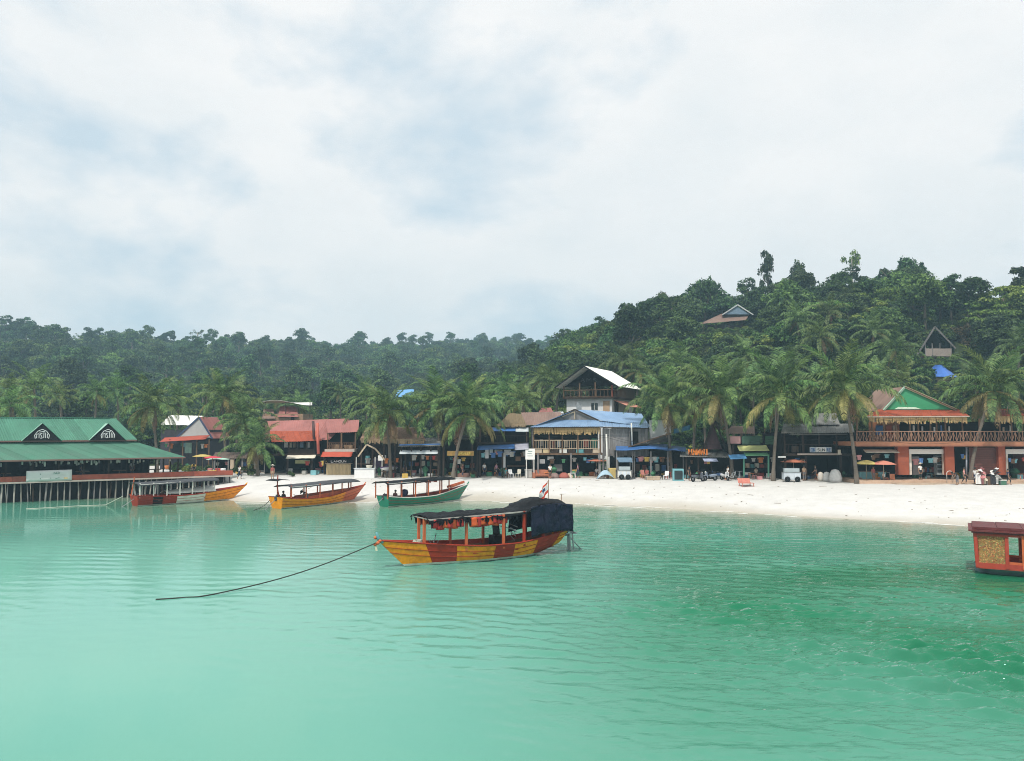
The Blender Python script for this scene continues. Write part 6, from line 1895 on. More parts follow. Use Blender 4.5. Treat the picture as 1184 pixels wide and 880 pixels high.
skyline(1025, 303, 167, 'tall_dark', 0.8, 'dark tree on the left shoulder of the broadest skyline crown', var=0)
skyline(770, 335, 168, 'round_mid', 0.9, 'round green tree on the shoulder of the right hill', var=1)
skyline(815, 320, 170, 'round_dark', 1.0, 'dense dark tree on the right hill above the hut roof', var=0)
skyline(1120, 378, 130, 'dry', 0.9, 'brownish dry-leaved tree beside the gabled hillside hut', var=0)

# left hills: nearest trees one by one, the far wood as one mass
mix_l = ['round_dark'] * 3 + ['round_mid'] * 5 + ['layered_light'] * 2 + ['tall_dark']
near_l, far_l = [], []
for (x, y) in scatter(-380, 130, 104, 700, 6.6, 9):
    if not in_frame(x, y, 2): continue
    b = frontY(x)
    if y < b + 14 or not free(x, y): continue
    ly = np.interp(x, _LX, _LY)
    if y > ly + 14: continue
    if y > 230 and y < ly - 30 and rs.random() < .25: continue
    z = lz(x, y)
    hr = np.interp(x * 175 / max(y, 120) * 0.5 + x * 0.5, _RX, _RH) * sst((y - b - 20) / 66.0)
    if x > -16 and y < 200: continue
    if not seen_top(x, y, z + 10): continue
    if blocks_view(x, y, z, 10, 3.0): continue
    if y > 200 and rs.random() < 0.12: continue
    near_l.append((x, y, z, ly))
near_l.sort(key=lambda q: -(3.0 / q[1] + (0.012 if abs(q[3] - q[1]) < 16 else 0)) + rs.uniform(0, .004))
far_l = near_l[285:]
near_l = near_l[:285]
for (x, y, z, ly) in near_l:
    key = rs.choice(mix_l)
    s = rs.uniform(0.8, 1.25)
    if abs(ly - y) < 14:
        key = rs.choice(['tall_dark', 'round_dark', 'round_mid', 'sparse_pale', 'tall_dark']); s *= 1.05
    if y < 170: s *= 0.8
    if y < 130: s *= 0.75; key = rs.choice(['round_mid', 'layered_light', 'layered_light', 'round_dark'])
    plant_tree(KIND[key], key, LBL[key].format('left hills'), GR_L, (x, y, z), s)

def gn_scatter(name, pts, scl, protos, label, cat, seed=0):
    """one object: instances of prototype meshes on its points"""
    me = bpy.data.meshes.new(name)
    me.from_pydata(pts, [], [])
    n = len(pts)
    r = np.random.default_rng(seed)
    me.attributes.new('scl', 'FLOAT', 'POINT').data.foreach_set('value', np.array(scl, np.float32))
    me.attributes.new('rotz', 'FLOAT', 'POINT').data.foreach_set('value', r.uniform(0, 6.28, n).astype(np.float32))
    me.attributes.new('pick', 'INT', 'POINT').data.foreach_set('value', r.integers(0, len(protos), n).astype(np.int32))
    ob = bpy.data.objects.new(name, me)
    COL.objects.link(ob)
    coll = bpy.data.collections.new(name + '_kinds')
    for i, pm in enumerate(protos):
        o = bpy.data.objects.new('kind%02d' % i, pm)
        coll.objects.link(o)
    ng = bpy.data.node_groups.new(name, 'GeometryNodeTree')
    ng.interface.new_socket('Geometry', in_out='INPUT', socket_type='NodeSocketGeometry')
    ng.interface.new_socket('Geometry', in_out='OUTPUT', socket_type='NodeSocketGeometry')
    gi, go = N(ng, 'NodeGroupInput'), N(ng, 'NodeGroupOutput')
    ci = N(ng, 'GeometryNodeCollectionInfo')
    ci.inputs['Collection'].default_value = coll
    ci.inputs['Separate Children'].default_value = True
    ci.inputs['Reset Children'].default_value = True
    ip = N(ng, 'GeometryNodeInstanceOnPoints')
    ip.inputs['Pick Instance'].default_value = True
    def attr(nm, typ):
        a = N(ng, 'GeometryNodeInputNamedAttribute', data_type=typ)
        a.inputs['Name'].default_value = nm
        return a.outputs['Attribute']
    cx = N(ng, 'ShaderNodeCombineXYZ')
    L(ng, attr('rotz', 'FLOAT'), cx.inputs['Z'])
    L(ng, gi.outputs[0], ip.inputs['Points'])
    L(ng, ci.outputs[0], ip.inputs['Instance'])
    L(ng, attr('pick', 'INT'), ip.inputs['Instance Index'])
    L(ng, cx.outputs[0], ip.inputs['Rotation'])
    L(ng, attr('scl', 'FLOAT'), ip.inputs['Scale'])
    L(ng, ip.outputs[0], go.inputs[0])
    ob.modifiers.new('scatter', 'NODES').node_group = ng
    tag(ob, label, cat, kind='stuff')
    return ob

def whole_tree(key, k):
    tm, cm, hh = SPECIES[key][k]
    me = bpy.data.meshes.new('wood_tree')
    V = [tuple(v.co) for v in tm.vertices] + [tuple(v.co) for v in cm.vertices]
    n = len(tm.vertices)
    F = [tuple(p.vertices) for p in tm.polygons] + [tuple(i + n for i in p.vertices) for p in cm.polygons]
    me.from_pydata(V, [], F)
    me.materials.append(tm.materials[0]); me.materials.append(cm.materials[0])
    me.polygons.foreach_set('material_index', [0] * len(tm.polygons) + [1] * len(cm.polygons))
    return me
protos = [whole_tree(k, i) for k, i in (('round_dark', 0), ('round_dark', 2), ('round_mid', 0), ('round_mid', 1), ('round_mid', 3), ('layered_light', 0), ('tall_dark', 1))]
gn_scatter('far_wood', [q[:3] for q in far_l], [rs.uniform(.8, 1.3) for q in far_l], protos,
           'dense far-off wood covering the hazy left hills', 'forest', 4)

# bushes between the houses and on the lower slopes
def bush_mesh(seed, mat):
    V, F = crown_mesh('bush', seed, 1.5, 2.4, 0.8, mat, lobes=8, per=120, leaf=0.28, lobe_r=(.35, .5))
    return np_mesh('bush', V, F, mat)
bushes = [bush_mesh(60, LEAF_DARK), bush_mesh(61, LEAF_MID), bush_mesh(62, LEAF_MID), bush_mesh(63, LEAF_LIGHT)]
bp_, bs_ = [], []
for (x, y) in scatter(-150, 140, 96, 190, 2.8, 33):
    b = frontY(x)
    if y < b + 15 or not in_frame(x, y, 2) or not free(x, y, -3.5): continue
    if y > b + 60 and rs.random() < 0.2: continue
    z = lz(x, y)
    if not seen_top(x, y, z + 3): continue
    s = rs.uniform(0.6, 1.5)
    if blocks_view(x, y, z, 2.3 * s, 1.2 * s): s *= .5
    if blocks_view(x, y, z, 2.3 * s, 1.2 * s): s = .3
    if blocks_view(x, y, z, 2.3 * s, 1.2 * s): continue
    bp_.append((x, y, z - 0.1)); bs_.append(s)
for (px, py) in [(1064 + 4.2 * i, 449 + 3 * (i % 3) + 5 * j) for i in range(12) for j in range(3)] + [(1060 + 4.5 * i, 417 + 3 * (i % 2) + 5 * j) for i in range(11) for j in range(3)] + [(812 + 5 * i, 383 + 2 * (i % 2)) for i in range(11)]:
    d = settle(px, py); p = at(px, py, d)
    bp_.append((p.x, p.y, lz(p.x, p.y) - .1)); bs_.append(rs.uniform(.35, .6))
gn_scatter('undergrowth', bp_, bs_, bushes, 'leafy undergrowth between the trees behind the houses', 'undergrowth', 8)

# ------------------------------------------------------------------ palms
FP = 'palms along the beach front'
def front_palm(label, bpx, D, cpx, cpy, seed, s=1.0, dD=0.0, **kw):
    b = at(bpx, 500, D)
    top = at(cpx, cpy, D + dD)
    base = Vector((b.x, D, lz(b.x, D)))
    palm(label, FP, base, top, seed, s, **kw)
front_palm('coconut palm with yellowing fronds right behind the green pier roof', 183, 93, 176, 470, 1, 1.0, old=7)
front_palm('small short coconut palm in front of the long red roof', 299, 89.5, 296, 516, 4, 0.88, n=20, old=5)
front_palm('coconut palm behind the white kiosk, brown lower fronds', 452, 86.5, 447, 478, 5, 1.1, old=5, dead=4)
front_palm('tallest of the palms left of the blue-awning shop', 509, 88.5, 505, 470, 6, 1.12, n=24, old=5)
front_palm('drooping coconut palm over the yellow shop sign', 524, 84.5, 541, 478, 7, 1.15, n=25, old=7)
front_palm('coconut palm with a dark nut cluster beside the white-roofed house', 776, 86, 769, 466, 8, 1.15, n=24, old=3)
front_palm('coconut palm leaning over the orange lettered shop sign', 846, 84, 833, 456, 9, 1.3, n=26, old=4)
front_palm('coconut palm in front of the yellow-green awning', 893, 81, 902, 458, 10, 1.32, n=26, old=5)
front_palm('tall pale-trunked coconut palm beside the orange building', 989, 77.0, 975, 450, 11, 1.25, n=26, old=6)
front_palm('coconut palm hanging over the orange building balcony', 1120, 78.0, 1148, 452, 12, 1.2, n=25, old=6, dead=3)
front_palm('coconut palm right of the green roofed restaurant beside the blue gable', 262, 100, 256, 458, 13, 1.0, old=6)
front_palm('bushy coconut palm just behind the small palm', 283, 97, 281, 489, 14, 0.95, old=5)

def hill_palm(px, py, D, group, label, s=1.0, hmax=11):
    p = at(px, py, D)
    g = lz(p.x, p.y)
    h = min(max(p.z - g, 2.5), hmax)
    if blocks_view(p.x, p.y, g, h + 2.0, 2.2): return
    far_palm(label, group, p.x, p.y, h, s)
RP = 'palms on the right hillside'
rl = 'dark green coconut palm on the slope of the right hill'
for (px, py, D) in [(800, 440, 98), (870, 420, 100), (858, 390, 116), (915, 400, 110), (925, 372, 128), (950, 390, 118), (985, 405, 104), (1005, 385, 120),
                    (880, 365, 134), (960, 362, 132), (1010, 420, 98), (1040, 400, 112), (940, 425, 96), (1160, 420, 98), (1175, 395, 110), (760, 425, 108),
                    (735, 412, 120), (715, 400, 128), (790, 405, 118), (830, 410, 108), (1060, 425, 110), (1040, 445, 100), (640, 448, 112), (625, 440, 124), (905, 345, 146),
                    (980, 345, 148), (1135, 440, 100), (820, 385, 128), (895, 425, 95), (965, 430, 94), (845, 430, 97), (815, 455, 95)]:
    hill_palm(px, py, D, RP, rl, random.uniform(.85, 1.05))
LP_ = 'palms behind the village on the left'
ll = 'coconut palm behind the village roofs on the left'
for (px, py, D) in [(20, 452, 100), (45, 448, 108), (110, 455, 110), (140, 440, 122), (205, 462, 112), (240, 440, 130),
                    (320, 462, 140), (350, 470, 128), (395, 455, 140), (425, 462, 120), (480, 460, 118), (565, 468, 102), (590, 462, 112),
                    (275, 462, 116), (610, 465, 100), (455, 452, 130), (75, 458, 118), (15, 470, 94)]:
    hill_palm(px, py, D, LP_, ll, random.uniform(.65, 1.1))
# ------------------------------------------------------------------ people
SKIN = M('skin', (0.30, 0.17, 0.11), rough=.6, var=.08)
HAIR = M('hair', (0.012, 0.010, 0.009), rough=.5)
def cloth(nm, c): return M('cloth_' + nm, c, rough=.85, var=.12, scale=6)
def person(label, loc, rz, pose, shirt, trousers, h=1.66, hat=None):
    """one continuous skinned figure, facing local -y; pose gives joint positions"""
    V = {
        'pel': (0, 0, .93), 'sp': (0, .01, 1.10), 'ch': (0, .01, 1.28), 'nk': (0, .0, 1.43), 'hd': (0, -.02, 1.53), 'h2': (0, -.02, 1.62), 'tp': (0, 0, 1.68),
        'sl': (-.17, .01, 1.36), 'el': (-.22, .03, 1.09), 'wl': (-.22, -.05, .86), 'sr': (.17, .01, 1.36), 'er': (.22, .03, 1.09), 'wr': (.22, -.05, .86),
        'hl': (-.09, 0, .88), 'kl': (-.10, -.02, .48), 'al': (-.10, .02, .08), 'tl': (-.11, -.15, .03), 'hr': (.09, 0, .88), 'kr': (.10, -.02, .48), 'ar': (.10, .02, .08), 'tr': (.11, -.15, .03),
    }
    if pose == 'walk':
        V.update(kl=(-.10, -.17, .50), al=(-.10, -.12, .09), tl=(-.10, -.28, .05), kr=(.10, .06, .48), ar=(.10, .26, .13), tr=(.10, .13, .03), el=(-.22, .12, 1.11), wl=(-.22, .08, .88), er=(.22, -.06, 1.11), wr=(.21, -.24, .95))
    if pose == 'bend':
        V.update(sp=(0, -.12, 1.07), ch=(0, -.28, 1.16), nk=(0, -.42, 1.20), hd=(0, -.52, 1.20), h2=(0, -.60, 1.22), tp=(0, -.64, 1.25), sl=(-.17, -.34, 1.18), sr=(.17, -.34, 1.18), el=(-.2, -.40, .93), wl=(-.14, -.50, .72), er=(.2, -.40, .93), wr=(.14, -.50, .72))
    if pose == 'sit':
        d = -.45
        for k in ('pel', 'sp', 'ch', 'nk', 'hd', 'h2', 'tp', 'sl', 'sr', 'el', 'er', 'hl', 'hr'):
            x, y, z = V[k]; V[k] = (x, y, z + d)
        V.update(kl=(-.12, -.42, .48), al=(-.12, -.40, .08), tl=(-.12, -.56, .03), kr=(.13, -.42, .48), ar=(.13, -.36, .08), tr=(.14, -.52, .03), wl=(-.14, -.30, .54), wr=(.14, -.30, .54))
    cls = {k: 1 for k in V}
    for k in ('nk', 'hd', 'h2', 'tp', 'el', 'wl', 'er', 'wr'): cls[k] = 0
    for k in ('pel', 'hl', 'kl', 'hr', 'kr'): cls[k] = 2
    for k in ('al', 'tl', 'ar', 'tr'): cls[k] = 0
    rad = {'pel': .125, 'sp': .115, 'ch': .135, 'nk': .05, 'hd': .088, 'h2': .092, 'tp': .055, 'sl': .062, 'el': .043, 'wl': .03, 'sr': .062, 'er': .043, 'wr': .03,
           'hl': .095, 'kl': .062, 'al': .042, 'tl': .032, 'hr': .095, 'kr': .062, 'ar': .042, 'tr': .032}
    E = [('pel', 'sp'), ('sp', 'ch'), ('ch', 'nk'), ('nk', 'hd'), ('hd', 'h2'), ('h2', 'tp'), ('ch', 'sl'), ('sl', 'el'), ('el', 'wl'), ('ch', 'sr'), ('sr', 'er'), ('er', 'wr'),
         ('pel', 'hl'), ('hl', 'kl'), ('kl', 'al'), ('al', 'tl'), ('pel', 'hr'), ('hr', 'kr'), ('kr', 'ar'), ('ar', 'tr')]
    for s, sg in (('l', -1), ('r', 1)):       # palm and five fingers
        w, e = Vector(V['w' + s]), Vector(V['e' + s])
        d = (w - e).normalized()
        sd_ = d.cross(Vector((1, 0, 0))).normalized()
        V['p' + s] = tuple(w + d * .07); cls['p' + s] = 0; rad['p' + s] = .032; E.append(('w' + s, 'p' + s))
        for f in range(4):
            k1 = 'f%s%d' % (s, f)
            V[k1] = tuple(w + d * (.15 + .015 * (f in (1, 2))) + sd_ * (.022 * (f - 1.5)) + Vector((-sg * .02, 0, 0))); cls[k1] = 0; rad[k1] = .0085
            E.append(('p' + s, k1))
        V['t' + s + 'h'] = tuple(w + d * .085 + sd_ * .05); cls['t' + s + 'h'] = 0; rad['t' + s + 'h'] = .009; E.append(('p' + s, 't' + s + 'h'))
    keys = list(V)
    sc = h / 1.72
    me = bpy.data.meshes.new('skeleton')
    me.from_pydata([Vector(V[k]) * sc for k in keys], [(keys.index(a), keys.index(b)) for a, b in E], [])
    ob = bpy.data.objects.new('skeleton', me)
    COL.objects.link(ob)
    ob.modifiers.new('skin', 'SKIN').use_smooth_shade = True
    for i, k in enumerate(keys):
        sv = me.skin_vertices[0].data[i]
        r_ = rad[k] * sc
        sv.radius = (r_ * (1.25 if k in ('ch', 'pel', 'sp') else 1), r_ * (.85 if k in ('ch', 'pel', 'sp') else 1))
        sv.use_root = (k == 'pel')
    ss = ob.modifiers.new('sub', 'SUBSURF'); ss.levels = 1; ss.render_levels = 1
    bpy.context.view_layer.update()
    dg = bpy.context.evaluated_depsgraph_get()
    new = bpy.data.meshes.new_from_object(ob.evaluated_get(dg))
    bpy.data.objects.remove(ob)
    new.name = 'person'
    K = np.array([np.array(V[k]) * sc for k in keys]); C = np.array([cls[k] for k in keys])
    for m in (SKIN, shirt, trousers): 
        new.materials.append(m)
    for pl in new.polygons:
        c = np.array(pl.center)
        pl.material_index = int(C[np.argmin(((K - c) ** 2).sum(1))])
        pl.use_smooth = True
    o = bpy.data.objects.new('person', new); COL.objects.link(o)
    o.location = loc; o.rotation_euler = (0, 0, rz)
    tag(o, label, 'person')
    hd = Vector(V['h2']) * sc; up = (Vector(V['tp']) - Vector(V['hd'])).normalized()
    q = up.to_track_quat('Z', 'Y').to_matrix()
    m = MB()
    m.lathe([(.098, -.06), (.108, 0), (.10, .05), (.06, .095), (.004, .108)], (0, 0, 0), 12)
    m.v = [tuple(hd + q @ Vector((x, y + .018 + (.02 if z < 0 else 0), z))) for x, y, z in m.v]
    m.build('hair', HAIR, o, True)
    if hat is not None:
        m = MB(); m.lathe([(.24, .03), (.11, .06), (.10, .13), (.005, .15)], (0, 0, 0), 12)
        m.v = [tuple(hd + q @ Vector(p)) for p in m.v]; m.build('hat', hat, o, True)
    m = MB()
    for s in (-1, 1):
        m.lathe([(.002, .012), (.012, 0), (.002, -.012)], hd + q @ Vector((s * .035, -.088, -.02)), 6)
    m.build('eyes', P_BLACK, o)
    m = MB(); m.add([hd + q @ Vector(p) for p in ((-.015, -.09, -.06), (.015, -.09, -.06), (0, -.09, -.015), (0, -.118, -.055))], [(0, 1, 3), (1, 2, 3), (2, 0, 3)]); m.build('nose', SKIN, o)
    return o
def gpt(px, py, z=None):
    """spot on the sand (or at height z) under a photo point"""
    if z is not None: return gp(px, py, z)
    d = 60.0
    while d < 100:
        p = at(px, py, d)
        g = lz(p.x, p.y)
        if p.z <= g:
            k = 1 - (1.5 + (1.6 if px > 1000 else 0)) / p.y      # a step clear of the shop fronts
            return Vector((p.x * k, p.y * k, lz(p.x * k, p.y * k)))
        d += .1
    return at(px, py, 85)
TERR = 1.82
person('person in pink top and dark shorts walking on the sand by the brown shutter', gpt(1115, 558), R(70), 'walk', cloth('pink', (.62, .30, .28)), cloth('black', (.03, .03, .035)))
person('person in dark clothes bending over on the sand beside the brown shutter', gpt(1107, 558.5), R(-80), 'bend', cloth('black', (.03, .03, .035)), cloth('grey', (.18, .18, .19)))
person('person in white shirt and hat in the doorway between terracotta columns', (at(1064, 540, 78.2).x, 78.2, TERR), R(10), 'stand', cloth('white', (.75, .74, .71)), cloth('black', (.03, .03, .035)), hat=CREAM)
person('person in purple-pink shirt walking in front of the blue-awning shop', gpt(574, 551), R(60), 'walk', cloth('mauve', (.42, .20, .28)), cloth('black', (.03, .03, .035)))
person('person in white shirt standing at the left edge of the blue-awning shop', gpt(560, 550.5), R(20), 'stand', cloth('white', (.75, .74, .71)), cloth('navy', (.03, .04, .09)))
person('person in white shirt sitting under the orange parasol by the blue-roofed house', gpt(690, 551) + Vector((0, 0, -.02)), R(-30), 'sit', cloth('white', (.75, .74, .71)), cloth('navy', (.03, .04, .09)))
person('person in cream shirt sitting inside the green-framed stall', (at(874, 540, 84.6).x, 84.6, ZB + .08), R(10), 'sit', cloth('cream', (.62, .50, .38)), cloth('maroon', (.16, .04, .03)))
person('person in white top seated beside the teal panels under the parasols', gpt(1022, 556), R(40), 'sit', cloth('white', (.75, .74, .71)), cloth('red', (.40, .06, .04)))
person('person in striped red shirt standing on the sand behind the yellow boat', gpt(315, 553), R(0), 'stand', cloth('brick', (.36, .10, .09)), cloth('tan', (.40, .28, .18)), hat=CREAM)
_yb = Matrix.Translation(yellow_boat.location) @ Matrix.Rotation(yellow_boat.rotation_euler.z, 4, 'Z')
person('person in black sitting near the stern of the yellow boat', _yb @ Vector((1.05, .45, .22)), R(-20), 'sit', cloth('black', (.03, .03, .035)), cloth('black', (.03, .03, .035)))
person('person in black with a broad hat bending amidships on the yellow boat', _yb @ Vector((2.9, -.55, .24)), R(-60), 'bend', cloth('black', (.03, .03, .035)), cloth('grey', (.18, .18, .19)), hat=P_BLACK, h=1.5)
person('person in dark shirt sitting in the stern of the green boat', (Matrix.Translation(green_boat.location) @ Matrix.Rotation(green_boat.rotation_euler.z, 4, 'Z')) @ Vector((1.3, .1, .2)), R(160), 'sit', cloth('maroon', (.16, .04, .03)), cloth('black', (.03, .03, .035)))
for k, (x, y, sh) in enumerate(((-4.5, 3.6, 'white'), (-9.2, 3.4, 'black'))):
    q = mwP @ Vector((x, y, zD))
    person(('person in white shirt' if k == 0 else 'person in black') + ' standing inside the pier restaurant', q, R(40 + 90 * k), 'stand', cloth(sh, (.75, .74, .71)), cloth('navy', (.03, .04, .09)))
q = mwP @ Vector((1.3, 2.2, zD))
person('person in yellow shirt leaning at the open right end of the pier deck', q, R(20), 'bend', cloth('yellow', (.62, .45, .10)), cloth('navy', (.03, .04, .09)))
# ------------------------------------------------------------------ beach furniture and clutter
def parasol(label, base, rad, h, mat, group='beach parasols', tilt=(0, 0), n=8, flat=.22):
    t = thing('parasol', label, 'parasol', base, random.uniform(0, 1), group)
    m = MB(); m.tube([(0, 0, 0), (0, 0, h)], .03, 8); m.build('pole', WOOD_PALE, t, True)
    m = MB()
    def P(u, v):
        a = u * 2 * math.pi
        k = math.cos(math.pi / n) / math.cos((a % (2 * math.pi / n)) - math.pi / n)
        r_ = rad * v * (.55 + .45 * k)
        z = h - rad * flat * v ** 1.4 - .05 * v * (1 - k) * 3
        return (r_ * math.cos(a), r_ * math.sin(a), z)
    m.grid(P, n * 4, 5, .015)
    c = m.build('canopy', mat, t)
    c.rotation_euler = (tilt[0], tilt[1], 0)
    m = MB()
    for k in range(n):
        a = 2 * math.pi * k / n
        m.bar((0, 0, h - .06), (rad * .96 * math.cos(a), rad * .96 * math.sin(a), h - rad * flat - .03), .018)
    r_ = m.build('ribs', WOOD, t); r_.rotation_euler = c.rotation_euler
    m = MB(); m.lathe([(.22, 0), (.22, .05), (.05, .12), (.035, .3)], (0, 0, 0), 12); m.build('base', CONCRETE, t, True)
    return t
OR_P = M('parasol_orange', (.48, .17, .10), rough=.8, var=.15)
parasol('faded orange parasol in front of the blue-roofed house', gpt(690, 551), 1.35, 2.15, OR_P)
parasol('faded orange parasol over the white ice cart by the dark bar', gpt(918, 554), 1.35, 2.2, OR_P)
parasol('yellow parasol beside the terracotta column', gpt(1002, 556), 1.15, 2.3, M('parasol_yellow', (.58, .48, .16), rough=.8, var=.15), flat=.35)
parasol('orange-pink parasol next to the yellow one', gpt(1022, 556.5), 1.2, 2.25, M('parasol_coral', (.62, .24, .17), rough=.8, var=.15), flat=.3)
P0 = mwP @ Vector((3.4, 3.2, zD)); parasol('red parasol at the end of the pier restaurant', P0, 1.0, 2.0, M('parasol_red', (.50, .05, .07), rough=.8))
P0 = mwP @ Vector((4.3, 4.8, zD)); parasol('pale green parasol at the end of the pier beside the red one', P0, 1.3, 1.75, M('parasol_mint', (.40, .60, .50), rough=.8), flat=.15)
P0 = mwP @ Vector((3.0, 6.4, zD)); parasol('yellow and brown parasol behind the red one on the pier', P0, 1.1, 2.1, M('parasol_ochre', (.50, .38, .12), rough=.8))

def simple(name, label, cat, parts, loc, rz=0.0, group=None):
    """thing made of several named parts: list of (part, material, MB)"""
    t = thing(name, label, cat, loc, rz, group)
    for nm, mt, mb in parts: mb.build(nm, mt, t)
    return t
def rotz_(x): return R(x)

# white kiosk counter left of the leaning poles
p = gpt(422, 551.5)
simple('kiosk', 'white panelled drinks kiosk below the bent poles', 'kiosk', [
    ('counter', WHITE_P, MB().box(-1.1, -.4, 0, 1.1, .4, 1.0)), ('counter_top', PALE_TARP, MB().box(-1.18, -.48, 1.02, 1.18, .48, 1.08)),
    ('post', P_WHITE, MB().bar((-1.05, .3, 1.08), (-1.05, .3, 2.3), .08)), ('post', P_WHITE, MB().bar((1.05, .3, 1.08), (1.05, .3, 2.3), .08)),
    ('shelf', WOOD, MB().box(-1.0, .2, 1.5, 1.0, .4, 1.55)), ('basket', CREAM, MB().lathe([(.02, 0), (.28, .02), (.38, .3), (.33, .32), (.02, .3)], (.45, 0, 1.09), 10))], p)
p = gpt(441.5, 551)
simple('notice_board', 'blank white notice board on a post beside the kiosk', 'sign', [('board', BOARD_W, MB().box(-.45, -.03, 1.85, .45, .03, 2.45)), ('post', P_WHITE, MB().bar((0, .06, 0), (0, .06, 2.4), .09))], p)
# white and purple kayak hung up
m = MB(); m.grid(lambda u, v: ((u - .5) * 2.9, .30 * math.sin(u * 3.14) ** .7 * math.cos(v * 6.283), .24 * math.sin(u * 3.14) ** .7 * math.sin(v * 6.283) + .5 * (u - .5) ** 2), 20, 12)
m2 = MB(); m2.tube([((u - .5) * 2.8, -.02, .24 * math.sin(u * 3.14) ** .7 + .5 * (u - .5) ** 2) for u in [i / 12 for i in range(13)]], .07, 6)
p = gpt(450, 551)
t = simple('kayak', 'white kayak with purple trim lying on trestles beside the palm trunk', 'kayak', [('hull', WHITE_P, m), ('trim', M('purple', (.16, .08, .22), rough=.6), m2)], (p.x, p.y, p.z + .95), R(55))
m3 = MB()
for x in (-.8, .8):
    for y in (-.35, .35): m3.bar((x, y, -.95), (x, y * .4, -.2), .07)
    m3.bar((x, -.4, -.24), (x, .4, -.24), .08)
m3.build('trestle', WOOD, t)

# sign on posts in front of the blue-roofed house
p = gpt(613, 552)
m = MB(); strokes(m, [(0, 0, 1, 0), (0, .5, .8, .5), (.1, 1, .9, 1)], -.3, 2.45, .6, .5, -.045, .05)
t = simple('sign_board', 'white sign board on two legs left of the blue-roofed house', 'sign', [('board', BOARD_W, MB().box(-.52, -.03, 2.05, .52, .03, 3.25)), ('leg', P_WHITE, MB().bar((-.42, .06, 0), (-.42, .06, 3.2), .09)), ('leg', P_WHITE, MB().bar((.42, .06, 0), (.42, .06, 3.2), .09)), ('print', M('print_green', (.16, .28, .24)), m)], p)

def box_thing(name, label, cat, px, py, w, d, h, mat, lid=None, z=None, group=None, rz=0.0, y=0.0, trim=None):
    p = gpt(px, py, z)
    b = MB(); b.box(-w / 2, -d / 2, .03, w / 2, d / 2, h * .86)
    parts = [('body', mat, b), ('lid', lid or mat, MB().box(-w / 2 - .03, -d / 2 - .03, h * .86 + .004, w / 2 + .03, d / 2 + .03, h))]
    for sx in (-1, 1):
        f = MB()
        f.box(sx * w / 2 - .04 if sx > 0 else -w / 2, -d / 2 - .015, .0, w / 2 if sx > 0 else -w / 2 + .04, -d / 2 - .003, h * .86)
        parts.append(('corner_strip', trim or STEEL, f))
    return simple(name, label, cat, parts, (p.x, p.y + y, p.z), rz, group)
GREYB = M('bin_grey', (.42, .41, .38), rough=.6, var=.15)
box_thing('bin', 'pale grey bin left of the brown sofa', 'bin', 611, 551.5, .8, .6, .95, GREYB)
def sofa(label, px, py, w, mat, rz=0.0):
    p = gpt(px, py)
    t = thing('sofa', label, 'sofa', p, rz)
    def cush(x0, y0, z0, x1, y1, z1):
        m = MB()
        m.grid(lambda u, v: (x0 + (x1 - x0) * (.5 + .5 * math.sin((u - .5) * math.pi)), y0 + (y1 - y0) * v, z0 + (z1 - z0) * (1 - .25 * (2 * u - 1) ** 4 - .2 * (2 * v - 1) ** 4)), 10, 8, (z1 - z0) * .8)
        return m
    cush(-w / 2, -.45, .15, w / 2, .35, .48).build('seat', mat, t, True)
    m = MB(); m.grid(lambda u, v: (-w / 2 + w * u, .28 + .2 * v - .05 * math.sin(u * 9), .3 + .62 * v - .1 * (2 * u - 1) ** 4), 12, 6, .16); m.build('backrest', mat, t, True)
    for s in (-1, 1):
        MB().box(s * w / 2 - .12, -.45, .05, s * w / 2 + .12, .42, .62).build('armrest', mat, t)
    MB().box(-w / 2, -.4, 0, w / 2, .4, .12).build('base', WOOD_DK, t)
    return t
SOFA_B = M('sofa_rust', (.36, .13, .07), rough=.7, var=.25, scale=5)
sofa('rust-brown sofa in front of the blue-roofed house', 626, 552, 1.7, SOFA_B, .1)
def beanbag(label, px, py, r_, mat):
    p = gpt(px, py)
    m = MB(); m.lathe([(.01, .0), (r_, .03), (r_ * 1.12, r_ * .4), (r_ * .85, r_ * .85), (r_ * .4, r_ * 1.15), (.01, r_ * 1.2)], (0, 0, 0), 12)
    m.v = [(x * (1 + .1 * noise.noise((x * 3, y * 3, z * 3))), y, z * (1 + .12 * noise.noise((x * 2, y * 3, 5)))) for x, y, z in m.v]
    o = m.build('bean_bag', mat, None, True, p); tag(o, label, 'bean bag', 'bean bags on the sand')
beanbag('grey-brown bean bag right of the rust sofa', 641, 552, .5, M('bag_taupe', (.26, .18, .16), rough=.9, var=.2))
beanbag('dull red bean bag between the sofa and the parasol', 652, 552, .52, M('bag_red', (.42, .13, .10), rough=.9, var=.2))
beanbag('pale bean bag in front of the balcony post', 659, 551.5, .45, M('bag_tan', (.55, .42, .30), rough=.9, var=.2))
box_thing('crate', 'tall yellow crate under the blue-roofed house', 'crate', 664, 551.5, .5, .5, .9, M('crate_yellow', (.50, .33, .10), rough=.7))
